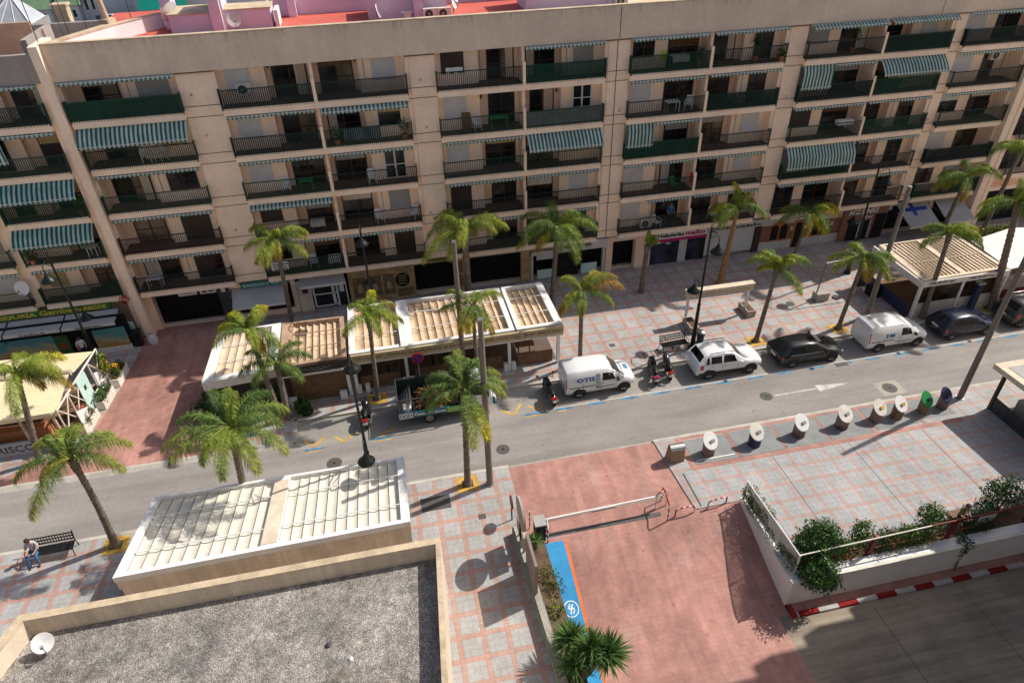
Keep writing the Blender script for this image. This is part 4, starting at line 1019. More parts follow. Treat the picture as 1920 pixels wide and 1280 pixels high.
# double terrace to its left
T = thing('bar_terrace','low pergola terrace with a white framed left roof and a brown framed right roof','terrace',(-7.1,34,.12))
canopy(T,[(-10.65,36.3),(-7.0,36.45),(-6.95,31.95),(-10.9,31.6)],3.02,.4,[(.14,.86)],M['fabrics'],(.33,.66),(6,),M['white'],.3,None,.05,.12)
canopy(T,[(-6.92,36.4),(-3.3,36.3),(-3.2,32.1),(-6.9,31.95)],3.0,.3,[(.17,.93)],M['fabrict'],(.30,.64),(7,),mat('weathered_tan_frame',(.42,.28,.19),.8,.25,2.5),.28,None,.1,.2)
b = MB(); b.rbox((-8.93,31.74,2.72),1.97,.04,.27,(0,0,.088)); b.build('fascia',[M['offwhite']],T)
b = MB(); b.rbox((-5.05,31.95,2.66),1.86,.05,.25,(0,0,.04)); p = b.build('sign_band',[M['darksign']],T)
b = MB(); q = random.Random(2)
b.tube([(-5.6+.07*i, 31.87, 2.66+.09*math.sin(i*1.3)+.02*math.sin(i*3.1)) for i in range(22)],.014,5); b.tube([(-5.3+.06*i, 31.87, 2.54+.03*math.sin(i*1.9)) for i in range(14)],.01,5); b.build('script_lettering',[M['shutterg']],p)
b = MB(); b.box(-6.85,-3.25,31.86,31.94,2.27,2.38); b.each('gutter',[M['signwhite']],T)
posts(T,[(-10.7,31.75),(-6.95,32.1),(-3.35,32.2),(-10.5,36.1),(-6.95,36.2),(-3.4,36.1)],2.72,M['white'])
b = MB()
for x in (-6.6,-3.75): b.box(x-.2,x+.2,31.9,32.2,.12,.62)
b.each('post_planter',[M['white']],T)
b = MB(); b.box(-6.5,-3.5,32.3,32.36,.12,2.2); b.build('roller_screen',[M['wood']],T)
b = MB(); b.box(-10.4,-7.2,32.2,32.28,.12,1.1); b.each('screen_wall',[M['wood']],T)
b = MB(); b.box(-10.5,-3.4,32.4,36.2,.125,.14); b.build('deck',[M['floor']],T)
# terrace at the right
T = thing('bar_terrace','cream slatted terrace roof with glazed sides at the right behind the parked cars','terrace',(36,33.5,.12))
canopy(T,[(33.15,36.2),(39.2,36.25),(39.1,31.45),(32.85,31.3)],3.02,.3,[(.05,.47),(.53,.955)],M['fabrics'],(.55,),(9,9),M['cream'],.26,None,.02,.06)
b = MB()
for i in range(18):
    x = 33.3+i*.31; b.box(x,x+.06,31.6,36.1,2.975,2.99)
b.build('slat',[M['wood']],T)
b = MB(); b.box(32.85,39.1,31.18,31.28,2.6,2.98); b.box(32.72,32.82,31.2,36.2,2.55,2.98); p = b.build('sign_band',[M['signwhite']],T)
for x in (34.2,37.1): lettering('HELSINKI bar',.22,(x,31.17,2.8),M['lettdark'],p,width=1.9)
posts(T,[(33.0,31.45),(36.1,31.45),(39.0,31.45),(33.0,36.0),(39.0,36.0)],2.76,M['white'])
b = MB(); b.box(33.1,36.0,31.42,31.46,.12,1.2); b.box(36.2,38.9,31.42,31.46,.12,1.2); b.each('screen_wall',[M['shopwhite']],T)
b = MB(); b.box(33.1,36.0,31.43,31.45,1.2,2.5); b.box(36.2,38.9,31.43,31.45,1.2,2.5); b.each('clear_screen',[mat_glass('smoked_screen',(.05,.035,.025),.15)],T)
b = MB(); b.box(33.1,38.9,31.6,36,.125,.14); b.build('deck',[M['wood']],T)
b = MB(); b.box(32.72,32.8,31.6,35.6,.12,.95); b.build('side_screen',[M['bluebin']],T)
T = thing('tent_roof','white tent roof with a low ridge beside the cream slatted terrace','canopy',(43,33.5,.12))
b = MB(); b.quad((39.35,31.4,2.9),(39.35,35.0,3.1),(42.5,35.2,3.6),(42.5,31.3,3.4)); b.quad((42.5,31.3,3.4),(42.5,35.2,3.6),(47,35.4,3.0),(47,31.2,2.9)); b.quad((39.35,31.4,2.9),(42.5,31.3,3.4),(47,31.2,2.9),(42.5,31.35,2.85)); b.build('tent_fabric',[M['white']],T)
b = MB(); b.box(39.4,47,31.45,31.5,2.4,2.85); b.each('valance',[M['wood']],T)
posts(T,[(39.45,31.5),(43,31.5),(47,31.5),(39.45,34.9),(47,35.2)],2.9,M['white'],.06)
b = MB(); b.box(39.5,46.9,31.6,31.66,.12,1.1); b.each('screen_wall',[M['redpost']],T)
# seafood terrace at the left
T = thing('seafood_terrace','cream awning terrace with white trellis side at the left edge of the street','terrace',(-22,34.5,.12))
b = MB(); 
b.quad((-30,37.3,2.75),(-17.7,36.5,2.75),(-18.35,34.95,2.55),(-30,35.5,2.55)); b.build('awning_fabric',[M['fabricc']],T)
b = MB(); b.quad((-30,35.1,2.75),(-18.42,34.5,2.75),(-18.3,31.6,2.45),(-30,31.4,2.45)); b.quad((-30,31.4,2.45),(-18.3,31.6,2.45),(-18.3,31.59,2.2),(-30,31.39,2.2)); b.build('awning_fabric',[M['fabricc']],T)
b = MB(); b.tube([(-30,35.3,2.7),(-18.4,34.72,2.7)],.16,8); b.build('awning_cassette',[M['creamdark']],T)
b = MB()
ea, eb = Vector((-17.6,36.7,0)), Vector((-18.25,31.5,0))
def tp(t,z): q = ea.lerp(eb,t); return (q.x,q.y,z)
b.tube([tp(0,2.75),tp(1,2.6)],.06,6); b.tube([tp(0,.9),tp(1,.9)],.05,6)
for i in range(5): b.tube([tp(i/4,.12),tp(i/4,2.7)],.05,6)
for i in (0,2,3):
    b.tube([tp(i/4,.9),tp((i+1)/4,2.65)],.04,6); b.tube([tp(i/4,2.65),tp((i+1)/4,.9)],.04,6)
b.build('trellis',[M['offwhite']],T)
b = MB(); b.quad(tp(.36,.35),tp(.56,.35),tp(.56,2.65),tp(.36,2.65)); b.add([Vector(tp(.36,.35))+Vector((.05,0,0)),Vector(tp(.56,.35))+Vector((.05,0,0)),Vector(tp(.56,2.6))+Vector((.05,0,0)),Vector(tp(.36,2.6))+Vector((.05,0,0))],[(0,1,2,3)]); p = b.build('mint_panel',[M['mint']],T)
b = MB(); q = tp(.46,1.8); b.box(q[0]+.06,q[0]+.065,q[1]-.12,q[1]+.12,1.7,2.0); b.box(q[0]+.06,q[0]+.065,q[1]-.25,q[1]+.2,.8,.9); b.build('symbol',[M['darkgrey']],p)
b = MB(); b.box(-30,-18.4,31.35,31.5,.12,.95); p = b.build('sign_wall',[M['fabricg']],T); lettering('MARISCOS',.62,(-21.3,31.34,.56),M['lettdark'],p,width=3.1)
b = MB()
for x in (-27,-24.6,-22.2,-20.2,-18.6): b.box(x-.06,x+.06,31.5,31.62,.95,2.4)
b.each('post',[M['creamdark']],T)
b = MB(); b.box(-30,-18.4,31.7,36.6,.122,.135); b.build('deck',[M['wood']],T)
b = MB(); b.box(-23.6,-19.4,32.1,32.6,.135,1.15); b.build('counter',[M['terracotta']],T)
# street planters and small screens along the red drive
def planter_box(x,y,rz,l,w,h,lab,grp='white planters along the red drive'):
    t = thing('planter_box',lab,'planter',(x,y,.126),grp,rz)
    o = OFF[t.name]; OFF[t.name] = Vector((0,0,0))
    b = MB(); b.box(-w/2,w/2,-l/2,l/2,0,h,0); b.build('box',[M['offwhite']],t)
    b = MB(); b.box(-w/2+.06,w/2-.06,-l/2+.06,l/2-.06,h,h+.02); b.build('soil',[M['soil']],t)
    OFF[t.name] = o; return t
planter_box(-17.15,37.1,-.08,1.7,.5,.55,'white planter with yellow flowers, farthest along the red drive')
planter_box(-17.45,35.0,-.12,1.5,.5,.55,'white planter with low herbs beside the mint panel')
planter_box(-17.85,33.0,-.12,1.6,.5,.55,'white planter with dark red foliage by the near sign screen')
planter_box(-18.2,31.0,-.12,1.0,.5,.5,'short white planter nearest the road at the palm fronds')
def slant_board(y,lab):
    t = thing('sign_board',lab,'sign',(-17.7,y,.12))
    b = MB(); b.add([(-17.75,y-.8,.12),(-17.75,y+.8,.12),(-17.75,y+.8,1.0),(-17.75,y-.8,1.9),(-17.70,y-.8,.12),(-17.70,y+.8,.12),(-17.70,y+.8,1.0),(-17.70,y-.8,1.9)],[(3,2,1,0),(4,5,6,7),(2,3,7,6),(0,1,5,4),(0,4,7,3),(1,2,6,5)]); b.build('board',[M['white']],t)
slant_board(36.3,'white slanted board behind the yellow flowers'); slant_board(32.9,'white slanted board behind the dark red plants')

# ------------------------------------------------------------------ lamps and poles
LP = thing('street_lamp','','street lamp',(0,0,0),'black two headed street lamps')
def lamp_head(z, y, sgn, arm):
    b = MB(); b.tube([(0,0,z+.75),(0,sgn*arm*.55,z+1.0),(0,sgn*arm,z+.85),(0,sgn*arm,z+.55)],.03,8); b.tube([(0,0,z+.3),(0,sgn*arm*.6,z+.85)],.02,6); a = b.build('arm',[M['black']],LP)
    b = MB(); b.lathe((0,sgn*arm,z),[(.03,.55),(.08,.45),(.12,.34),(.27,.16),(.40,.03),(.40,0),(.36,.0)],18); h = b.build('lamp_shade',[M['black']],LP)
    b = MB(); b.lathe((0,sgn*arm,z),[(.36,.004),(.2,-.03),(0,-.05)],14); b.build('lens',[M['lampw']],h)
b = MB(); b.lathe((0,0,0),[(.24,0),(.24,.12),(.16,.2),(.14,1.0),(.17,1.05),(.12,1.15),(.10,3.2),(.12,3.25),(.075,3.35),(.055,7.8),(.07,7.85),(.02,8.6)],12); b.each('post',[M['black']],LP)
lamp_head(7.35,0,-1,1.05); lamp_head(3.6,0,1,.95)
LAMPS = [((-1.5,37.7,.12),0,'black two headed street lamp behind the gold lettered terrace'),((-18.25,37.7,.12),0,'black two headed street lamp behind the seafood terrace at the left'),((17.78,31.75,.12),0,'black two headed street lamp next to the white suv'),((32.4,37.5,.12),0,'black two headed street lamp in front of the brick bar with white letters'),((-2.35,23.85,.12),PI,'black two headed street lamp at the near kerb behind the white slatted canopy')]
for i,(l,rz_,lb) in enumerate(LAMPS):
    if i==0: LP.location = l; LP['label'] = lb
    else: dup(LP,l,rz_,lb)
PO = thing('tall_pole','','pole',(0,0,0),'tall bare grey poles in pairs across the road')
b = MB(); b.tube([(0,0,0),(0,0,9.15)],[.17,.12],8); b.each('post',[M['pole']],PO)
b = MB(); b.cyl((0,0,9.15),.12,.06,n=8); b.cyl((0,0,0),.24,.05,n=8); b.build('cap',[M['steel']],PO)
for i,(l,lb,s) in enumerate([((3.3,23.55,.12),'tall grey pole beside the palm on the yellow square',1.09),((3.36,32.2,.12),'tall grey pole in front of the gold lettered terrace',1),((30.3,32.2,.12),'tall grey pole behind the white van with roof bars',1),((30.4,23.75,.12),'tall grey pole by the blue waste column',1.05)]):
    o = PO if i==0 else dup(PO,l,0,lb)
    o.location = l; o['label'] = lb; o.scale = (1,1,s)

# ------------------------------------------------------------------ cream portal, banner frame
T = thing('cream_portal','cream lettered beam on two white posts standing in stone planters','portal',(20.6,34.4,.12))
b = MB(); b.box(18.35,22.95,34.35,34.7,2.05,2.5); b.box(18.3,23.0,34.3,34.75,2.5,2.56); p = b.build('beam',[M['cream']],T)
b = MB(); 
for i in range(26): b.box(18.9+i*.15,18.98+i*.15,34.33,34.352,2.15,2.15+.12+.08*((i*7)%3)/2)
b.build('worn_lettering',[M['creamdark']],p)
for x in (18.5,22.75):
    b = MB(); b.box(x-.07,x+.07,34.46,34.6,.12,2.05); b.each('post',[M['white']],T)
for x,y,r in ((18.55,33.75,0),(22.95,34.6,0)):
    b = MB(); b.box(x-.3,x+.3,y-.65,y+.65,.12,.6,0); b.box(x-.22,x+.22,y-.57,y+.57,.6,.602,1); b.build('planter',[M['concrete'],M['soil']],T)
T = thing('street_frame','thin white horizontal pole on a leaning mast with a concrete block foot','banner frame',(28.5,34.8,.12))
b = MB(); b.box(28.1,29.0,34.55,35.15,.12,.72); b.build('concrete_block',[M['concrete']],T)
b = MB(); b.tube([(28.15,34.85,.12),(28.3,34.85,3.0)],.05,8); b.build('mast',[M['pole']],T)
b = MB(); b.tube([(28.3,34.85,3.0),(33.5,34.9,3.25)],.035,8); b.build('cross_bar',[M['white']],T)
b = MB(); b.cyl((29.75,34.75,.12),.26,.08,n=20); tag(b.build('parasol_base',[M['darkgrey']]),'flat round dark base on the paving beside the concrete block foot','parasol base')
b = MB(); b.cyl((26.3,34.8,.12),.3,.012,n=20); tag(b.build('manhole_cover',[M['iron']]),'round dark manhole cover on the sunny paving under the dark green palm','manhole cover')
T = thing('menu_stand','white framed menu board at the corner of the cream slatted terrace','sign',(31.6,35.0,.12))
b = MB(); b.box(31.2,32.1,35.0,35.05,.5,1.9,0); b.box(31.28,32.02,34.99,35.0,.58,1.82,1); b.build('board',[M['white'],M['darkgrey']],T)
b = MB(); b.box(31.2,31.26,34.9,35.2,.12,.5); b.box(32.04,32.1,34.9,35.2,.12,.5); b.each('leg',[M['white']],T)
T = thing('planter_trough','black trough planter at the left end of the cream slatted terrace','planter',(32.4,34.4,.12))
b = MB(); b.box(32.0,32.65,34.1,34.9,.12,.85); b.build('box',[M['black']],T)
b = MB(); b.box(32.08,32.57,34.2,34.8,.85,.9); b.build('lid',[M['bluebin']],T)
T = thing('advert_column','dark slim column with a bright cap in front of the cream slatted terrace','advert column',(37.1,31.0,.12))
b = MB(); b.box(36.9,37.3,30.95,31.2,.12,2.3); b.build('body',[M['bluebin']],T)
b = MB(); b.box(36.86,37.34,30.9,31.25,2.3,2.42); b.build('cap',[M['steel']],T)
T = thing('no_parking_sign','round red rimmed no parking sign on a grey post before the terrace','traffic sign',(.72,32.0,.12))
b = MB(); b.tube([(.72,32.0,.12),(.72,32.0,2.0)],.03,8); b.each('post',[M['steel']],T)
b = MB(); b.tube([(.72,31.96,2.25),(.72,31.99,2.25)],.36,20); p = b.build('disc',[M['redpaint']],T)
b = MB(); b.tube([(.72,31.945,2.25),(.72,31.958,2.25)],.26,20); b.rbox((.72,31.94,2.25),.3,.003,.04,(0,PI/4,0),1); b.build('blue_field',[M['lettblue'],M['redpaint']],p)
T = thing('litter_bin','dark litter bin behind the street lamp by the white suv','litter bin',(18.5,32.2,.12))
b = MB(); b.lathe((18.5,32.2,.12),[(.2,0),(.26,.75),(.24,.76)],14); b.build('body',[M['darkgrey']],T)
b = MB(); b.lathe((18.5,32.2,.9),[(.27,0),(.2,.08),(0,.1)],14); b.build('rim',[M['steel']],T)
def bench(x,y,rz,lab,l=1.9):
    t = thing('bench',lab,'bench',(x,y,.12),None,rz); o = OFF[t.name]; OFF[t.name] = Vector((0,0,0))
    b = MB()
    for i in range(5): b.box(-l/2,l/2,-.25+i*.11,-.17+i*.11,.42,.45)
    for i in range(20): xx=-l/2+.05+i*(l-.1)/19; b.box(xx-.012,xx+.012,-.25,.27,.452,.458)
    b.build('seat',[M['black']],t)
    b = MB()
    for i in range(3): b.box(-l/2,l/2,.28+.04*i,.31+.04*i,.55+.16*i,.60+.16*i)
    for i in range(16):
        xx=-l/2+.06+i*(l-.12)/15; b.tube([(xx,.3,.52),(xx+.05,.39,.92)],.012,4); b.tube([(xx+.05,.3,.52),(xx,.39,.92)],.012,4)
    b.build('backrest',[M['black']],t)
    for s in (-1,1):
        b = MB(); b.tube([(s*l/2,-.28,0),(s*l/2,-.2,.42),(s*l/2,.28,.45),(s*l/2,.42,.98)],.025,6); b.tube([(s*l/2,.28,.45),(s*l/2,.36,0)],.025,6); b.each('leg',[M['black']],t)
        b = MB(); b.tube([(s*l/2,-.26,.45),(s*l/2,-.26,.66),(s*l/2,.3,.68)],.022,6); b.build('armrest',[M['black']],t)
    OFF[t.name] = o; return t
bench(-17.05,23.9,.02,'black iron bench with a seated man on its left end')
bench(16.6,31.9,.06,'dark bench left of the street lamp by the white suv',1.7)
# yellow painted tree squares (painted collars on the pavement)
b = MB()
for x,y in [(-14.4,23.85),(2.2,23.8),(-1.9,31.5),(10.5,31.7),(21.95,31.45),(27.75,31.45),(33.75,31.7),(38.7,31.3),(-7.6,31.2)]:
    for x0,x1,y0,y1 in [(-.55,.55,.25,.5),(-.55,.55,-.5,-.25),(-.55,-.28,-.25,.25),(.28,.55,-.25,.25)]: b.box(x+x0,x+x1,y+y0,y+y1,.1,.132)
struct(b,'yellow_marking',M['yellow'])
b = MB()
for x,y in [(-14.4,23.85),(2.2,23.8),(-1.9,31.5),(10.5,31.7),(21.95,31.45),(27.75,31.45),(33.75,31.7),(38.7,31.3),(-7.6,31.2)]: b.box(x-.28,x+.28,y-.25,y+.25,.1,.126)
struct(b,'tree_pit',M['soil'])

# ------------------------------------------------------------------ waste columns
def waste(x,y,h,r,lid,body,lab,slot='ornate'):
    h *= .9; r *= 1.1
    t = thing('waste_column',lab,'waste column',(x,y,.13),'round waste columns on concrete pads')
    b = MB(); b.tube([(x,y,.13),(x,y,.13+h-.32)],r,18,0,True); 
    # sloping top
    n = 18
    top = [(x+r*math.cos(2*PI*k/n), y+r*math.sin(2*PI*k/n), .13+h+.27*math.sin(2*PI*k/n)) for k in range(n)]
    base = [(x+r*math.cos(2*PI*k/n), y+r*math.sin(2*PI*k/n), .13+h-.33) for k in range(n)]
    b.add(base+top,[(k,(k+1)%n,n+(k+1)%n,n+k) for k in range(n)],0,None,True)
    b.build('body',[M[body]],t)
    l = MB(); R = r*1.16
    lo = [(x+R*math.cos(2*PI*k/n), y+R*math.sin(2*PI*k/n), .15+h+.30*math.sin(2*PI*k/n)) for k in range(n)]
    hi = [(p[0],p[1],p[2]+.05) for p in lo]
    l.add(lo+hi,[(k,(k+1)%n,n+(k+1)%n,n+k) for k in range(n)]+[tuple(range(n,2*n))],0); lid_o = l.build('lid',[M[lid]],t)
    s = MB(); s.rbox((x+.1,y-.05,.215+h-.02),.12,.08,.02,(.72,0,.3)); s.build('flap',[M['steel' if slot=='ornate' else slot]],lid_o)
L = [(14.78,23.0,.95,.30,'white','binart','white lidded waste column nearest the steel bin box'),(17.4,23.05,.95,.30,'offwhite','bluebin','cream lidded waste column with a blue wrap, second from the steel bin box'),(20.03,23.15,.95,.30,'white','binart','white lidded waste column alone in the middle of the row'),(22.6,23.2,.98,.31,'offwhite','binart','off white lidded waste column left of the two yellow slotted columns'),(24.72,23.25,.95,.29,'offwhite','binart','left one of two waste columns with yellow slots'),(25.95,23.2,.98,.28,'white','golddark','right one of two waste columns with yellow slots'),(27.6,23.25,.95,.26,'greenplastic','golddark','green lidded waste column in the row'),(28.85,23.3,.95,.26,'bluebin','binart','dark blue waste column at the right end by the tall pole')]
for i,(x,y,h,r,ld,bd,lb) in enumerate(L): waste(x,y,h,r,ld,bd,lb,'yellow' if i in (4,5) else ('black' if i>5 else 'ornate'))
T = thing('steel_bin','brown box bin with a curved steel lid beside the red driveway','litter bin',(12.95,23.0,.12))
b = MB(); b.add([(12.55,22.75,.12),(13.35,22.75,.12),(13.3,23.3,.12),(12.5,23.3,.12),(12.58,22.78,.95),(13.32,22.78,.95),(13.26,23.2,1.0),(12.56,23.2,1.0)],[(3,2,1,0),(4,5,6,7),(0,1,5,4),(1,2,6,5),(2,3,7,6),(3,0,4,7)]); b.build('body',[mat('bronze_box',(.26,.18,.12),.5,.1)],T)
b = MB(); n=8
for k in range(n):
    a0,a1 = PI*k/n, PI*(k+1)/n
    b.quad(*[(x_,23.0-.24*math.cos(a),.97+.2*math.sin(a)) for x_,a in ((12.55,a0),(13.33,a0),(13.33,a1),(12.55,a1))])
b.build('lid',[M['steel']],T)
b = MB(); b.box(14.0,16.1,22.6,22.66,.136,.15); tag(b.each('white_strip',[M['white']]),'white strip lying on the pad of the nearest white lidded column','strip')

# ------------------------------------------------------------------ barrier, hoops, side wall
T = thing('parking_barrier','white boom barrier with blue grey cabinet across the red driveway','barrier',(5.0,19.9,.07))
b = MB(); b.box(4.72,5.18,19.6,20.15,.07,1.15,0); b.build('cabinet',[M['charcoalpanel']],T)
b = MB(); b.box(4.68,5.22,19.56,20.19,1.15,1.22); b.build('cabinet_lid',[M['shutterg']],T)
b = MB(); b.tube([(5.1,20.05,.98),(11.2,20.2,.98)],[.05,.045],8); b.build('boom',[M['white']],T)
b = MB(); b.tube([(5.3,20.0,.9),(11.1,20.12,.9)],.022,6); b.build('skirt_bar',[M['shutterg']],T)
b = MB(); b.rbox((8.1,20.08,.98),.55,.055,.03,(0,0,.02)); b.build('centre_sleeve',[M['shutterg']],T)
rw = mat_stripes('red_white_tube',(.5,.03,.02),(.75,.74,.72),.36,2); rwx = mat_stripes('red_white_bar',(.5,.03,.02),(.75,.74,.72),.3,0)
def hoop(x0,y0,x1,y1,h,lab,grp='red and white hoop guards',z=.07):
    b = MB(); b.tube([(x0,y0,z),(x0,y0,z+h-.08),(x0+(x1-x0)*.12,y0+(y1-y0)*.12,z+h),(x0+(x1-x0)*.88,y0+(y1-y0)*.88,z+h),(x1,y1,z+h-.08),(x1,y1,z)],.035,8)
    return tag(b.build('hoop_guard',[rwx if abs(x1-x0)>.4 else rw]),lab,'hoop guard',grp)
hoop(11.5,19.55,12.5,19.6,.5,'low red and white hoop guard right of the barrier end post')
hoop(13.2,19.65,14.2,19.75,.5,'low red and white hoop guard closest to the white planter wall')
hoop(11.05,19.4,11.2,20.6,1.05,'tall red and white hoop guard around the far end of the barrier')
hoop(10.75,20.2,11.35,20.3,1.1,'red and white rest frame under the tip of the barrier boom')
hoop(5.25,19.5,5.35,20.1,.95,'red and white hoop guard beside the barrier cabinet')
b = MB(); b.tube([(4.6,20.4,.12),(4.6,20.4,1.35)],.03,8); tag(b.build('striped_post',[rw]),'thin dark and red post behind the barrier cabinet','post')
T = thing('low_wall','green edged low wall with a concrete top between pavement and blue strip','wall',(4.0,17,.12))
wl = [(3.72,20.4),(4.02,20.4),(4.30,11.0),(4.0,11.0)]
b = MB(); b.prism([(3.74,20.3),(4.10,20.3),(4.42,9.0),(4.06,9.0)][::-1],-1.5,.62,0); b.build('base',[mat('faded_green_paint',(.19,.24,.19),.8,.15)],T)
b = MB(); b.prism([(3.79,20.25),(4.05,20.25),(4.37,9.05),(4.11,9.05)][::-1],.62,.68,0); b.build('top',[M['concrete']],T)
b = MB(); b.prism([(4.11,20.3),(5.08,19.6),(5.1,9.0),(4.43,9.0)][::-1],-1.5,.2,0); tag(b.build('flower_bed',[M['soil']]),kind='structure')
# sign boards standing on the low wall
T = thing('sign_totem','tall sign board with a round top panel standing on the low wall near the barrier','sign',(3.95,19.2,.68))
b = MB(); b.box(3.9,4.0,18.55,19.95,1.0,1.9,0); b.tube([(3.9,19.2,2.75),(4.0,19.2,2.75)],.78,24,0); b.box(3.9,4.0,19.0,19.4,.6,2.1,0); p = b.build('board',[M['concrete']],T)
b = MB(); b.box(4.0,4.06,18.7,19.8,1.05,1.85,0); b.build('frame',[M['creamdark']],p)
for y in (18.75,19.7):
    b = MB(); b.tube([(3.95,y,.5),(3.95,y,1.1)],.04,6); b.each('leg',[M['darkgrey']],T)
T = thing('sign_board','plain grey rectangular sign board standing on the low wall','sign',(3.97,17.3,.68))
b = MB(); b.box(3.93,4.05,16.55,18.25,.75,2.62); b.build('board',[mat('brown_grey_board',(.24,.19,.17),.8,.1)],T)
b = MB(); b.box(3.95,4.03,16.6,16.75,.6,.75); b.box(3.95,4.03,18.0,18.15,.6,.75); b.each('leg',[M['darkgrey']],T)
T = thing('oval_sign','small dark red oval sign on a short post at the end of the low wall','sign',(3.9,21.1,.12))
b = MB(); b.tube([(3.87,21.1,1.35),(3.93,21.1,1.35)],.33,18); p = b.build('panel',[M['redpost']],T)
b = MB(); b.tube([(3.9,21.1,.12),(3.9,21.1,1.1)],.035,6); b.each('post',[M['black']],T)
# white retaining wall, mesh fence, red posted railing
T = thing('retaining_wall','white retaining wall around the corner of the paved plaza','wall',(15.1,15.1,0))
b = MB(); b.prism([(14.86,14.86),(31.4,14.86),(31.4,15.42),(15.35,15.42),(15.12,19.66),(14.86,19.66)][::-1],-1.6,.3,0); b.build('wall',[M['white']],T)
b = MB(); b.prism([(14.82,14.82),(31.4,14.82),(31.4,14.98),(15.0,14.98),(15.0,19.7),(14.82,19.7)][::-1],.3,.36,0); b.build('coping',[M['offwhite']],T)
b = MB(); b.prism([(15.35,15.42),(31.4,15.42),(31.4,16.4),(15.9,16.4),(15.6,19.3),(15.14,19.6)][::-1],.1,.26); tag(b.build('flower_bed',[M['soil']]),kind='structure')
T = thing('mesh_fence','white posted wire mesh fence on the left side of the plaza wall','fence',(15.1,17.5,.3))
def fp(t,z): return (15.02+.15*t, 19.62-4.3*t, z)
b = MB(); b.tube([fp(0,1.5),fp(1,1.5)],.035,8); b.tube([fp(0,.42),fp(1,.42)],.02,6); b.each('rail',[M['white']],T)
for t_ in (0,.33,.66,1):
    b = MB(); b.tube([fp(t_,.3),fp(t_,1.55)],.04,8); b.each('post',[M['white']],T)
b = MB()
for i in range(75): b.tube([fp(i/75,.4),fp(min(1,(i+14)/75),1.5)],.013,3,cap=False); b.tube([fp(i/75,1.5),fp(min(1,(i+14)/75),.4)],.013,3,cap=False)
b.build('wire_mesh',[M['shutterg']],T)
T = thing('post_fence','railing with a pale top rail and leaning dark red posts along the plaza edge','fence',(22,15.5,.3))
b = MB(); b.tube([(15.2,15.35,1.5),(21.6,15.45,1.5)],.035,8); b.each('rail',[M['offwhite']],T)
b = MB(); b.tube([(21.6,15.45,1.5),(31.4,15.5,1.5)],.05,8); b.tube([(15.3,15.45,.75),(31.4,15.5,.75)],.025,6); b.each('rail',[M['redpost']],T)
for x in (18.9,22.9,27.0,30.8):
    b = MB(); b.rbox((x,15.5,.9),.1,.06,.62,(0,.08,0)); b.each('post',[M['redpost']],T)
# shelter at the right edge
T = thing('street_shelter','flat roofed dark posted shelter at the right edge beside the plaza','shelter',(34,21,.12))
b = MB(); b.prism([(30.75,23.05),(30.95,18.4),(38,18.4),(38,23.05)][::-1],2.75,3.05,0); b.build('roof',[M['cream']],T)
b = MB(); b.prism([(31.2,22.6),(31.4,18.8),(38,18.8),(38,22.6)][::-1],3.05,3.07,0); b.build('roof_panel',[M['shutterg']],T)
posts(T,[(31.3,22.6),(31.5,18.8),(36,22.6)],2.75,M['frame'],.08)
b = MB(); b.box(31.28,31.34,18.9,22.5,.12,1.0); b.box(31.4,38,18.7,18.76,.12,1.0); b.each('side_panel',[M['darkgrey']],T)
b = MB()
for i in range(12): b.rbox((32+i*.5,20.5+((i*37)%10)*.2,3.1),.25,.03,.02,(0,.2,i))
tag(b.build('palm_litter',[M['trunkd']]),'dry palm litter lying on the flat shelter roof','palm litter',kind=None)
T = thing('shop_display','blue and grey display stand inside the flat roofed shelter','display stand',(32.6,21,.12))
b = MB(); b.box(32.2,33.0,19.6,22.0,.12,1.1,0); b.build('base',[M['shutterg']],T)
b = MB(); b.box(32.25,32.95,20.6,21.5,1.1,1.5,0); b.build('crate',[M['lettblue']],T)

# ------------------------------------------------------------------ low building with gravel roof
T = thing('low_building','low cream building with a flat gravel roof inside a parapet','building',(-7.5,12,0))
out = [(-15.24,18.08),(.37,18.06),(-.15,11.8),(-.6,4.0),(-20.5,4.0)]
inn = [(-14.98,17.78),(.15,17.76),(-.36,11.8),(-.82,4.0),(-20.1,4.0)]
b = MB()
n = len(out)
for i in (0,1,2,4):
    j=(i+1)%n; b.prism([out[i],out[j],inn[j],inn[i]][::-1] if True else [],.0,3.6,0)
b.build('parapet_wall',[M['cream']],T)
b = MB()
for i in (0,1,2,4):
    j=(i+1)%n
    q=[Vector((*out[i],0)),Vector((*out[j],0)),Vector((*inn[j],0)),Vector((*inn[i],0))]
    b.prism([(p.x,p.y) for p in q][::-1],3.6,3.65,0)
b.build('coping',[M['creamdark']],T)
b = MB(); b.poly([(x,y,2.75) for x,y in inn][::-1]); b.build('gravel_roof',[M['gravel']],T)
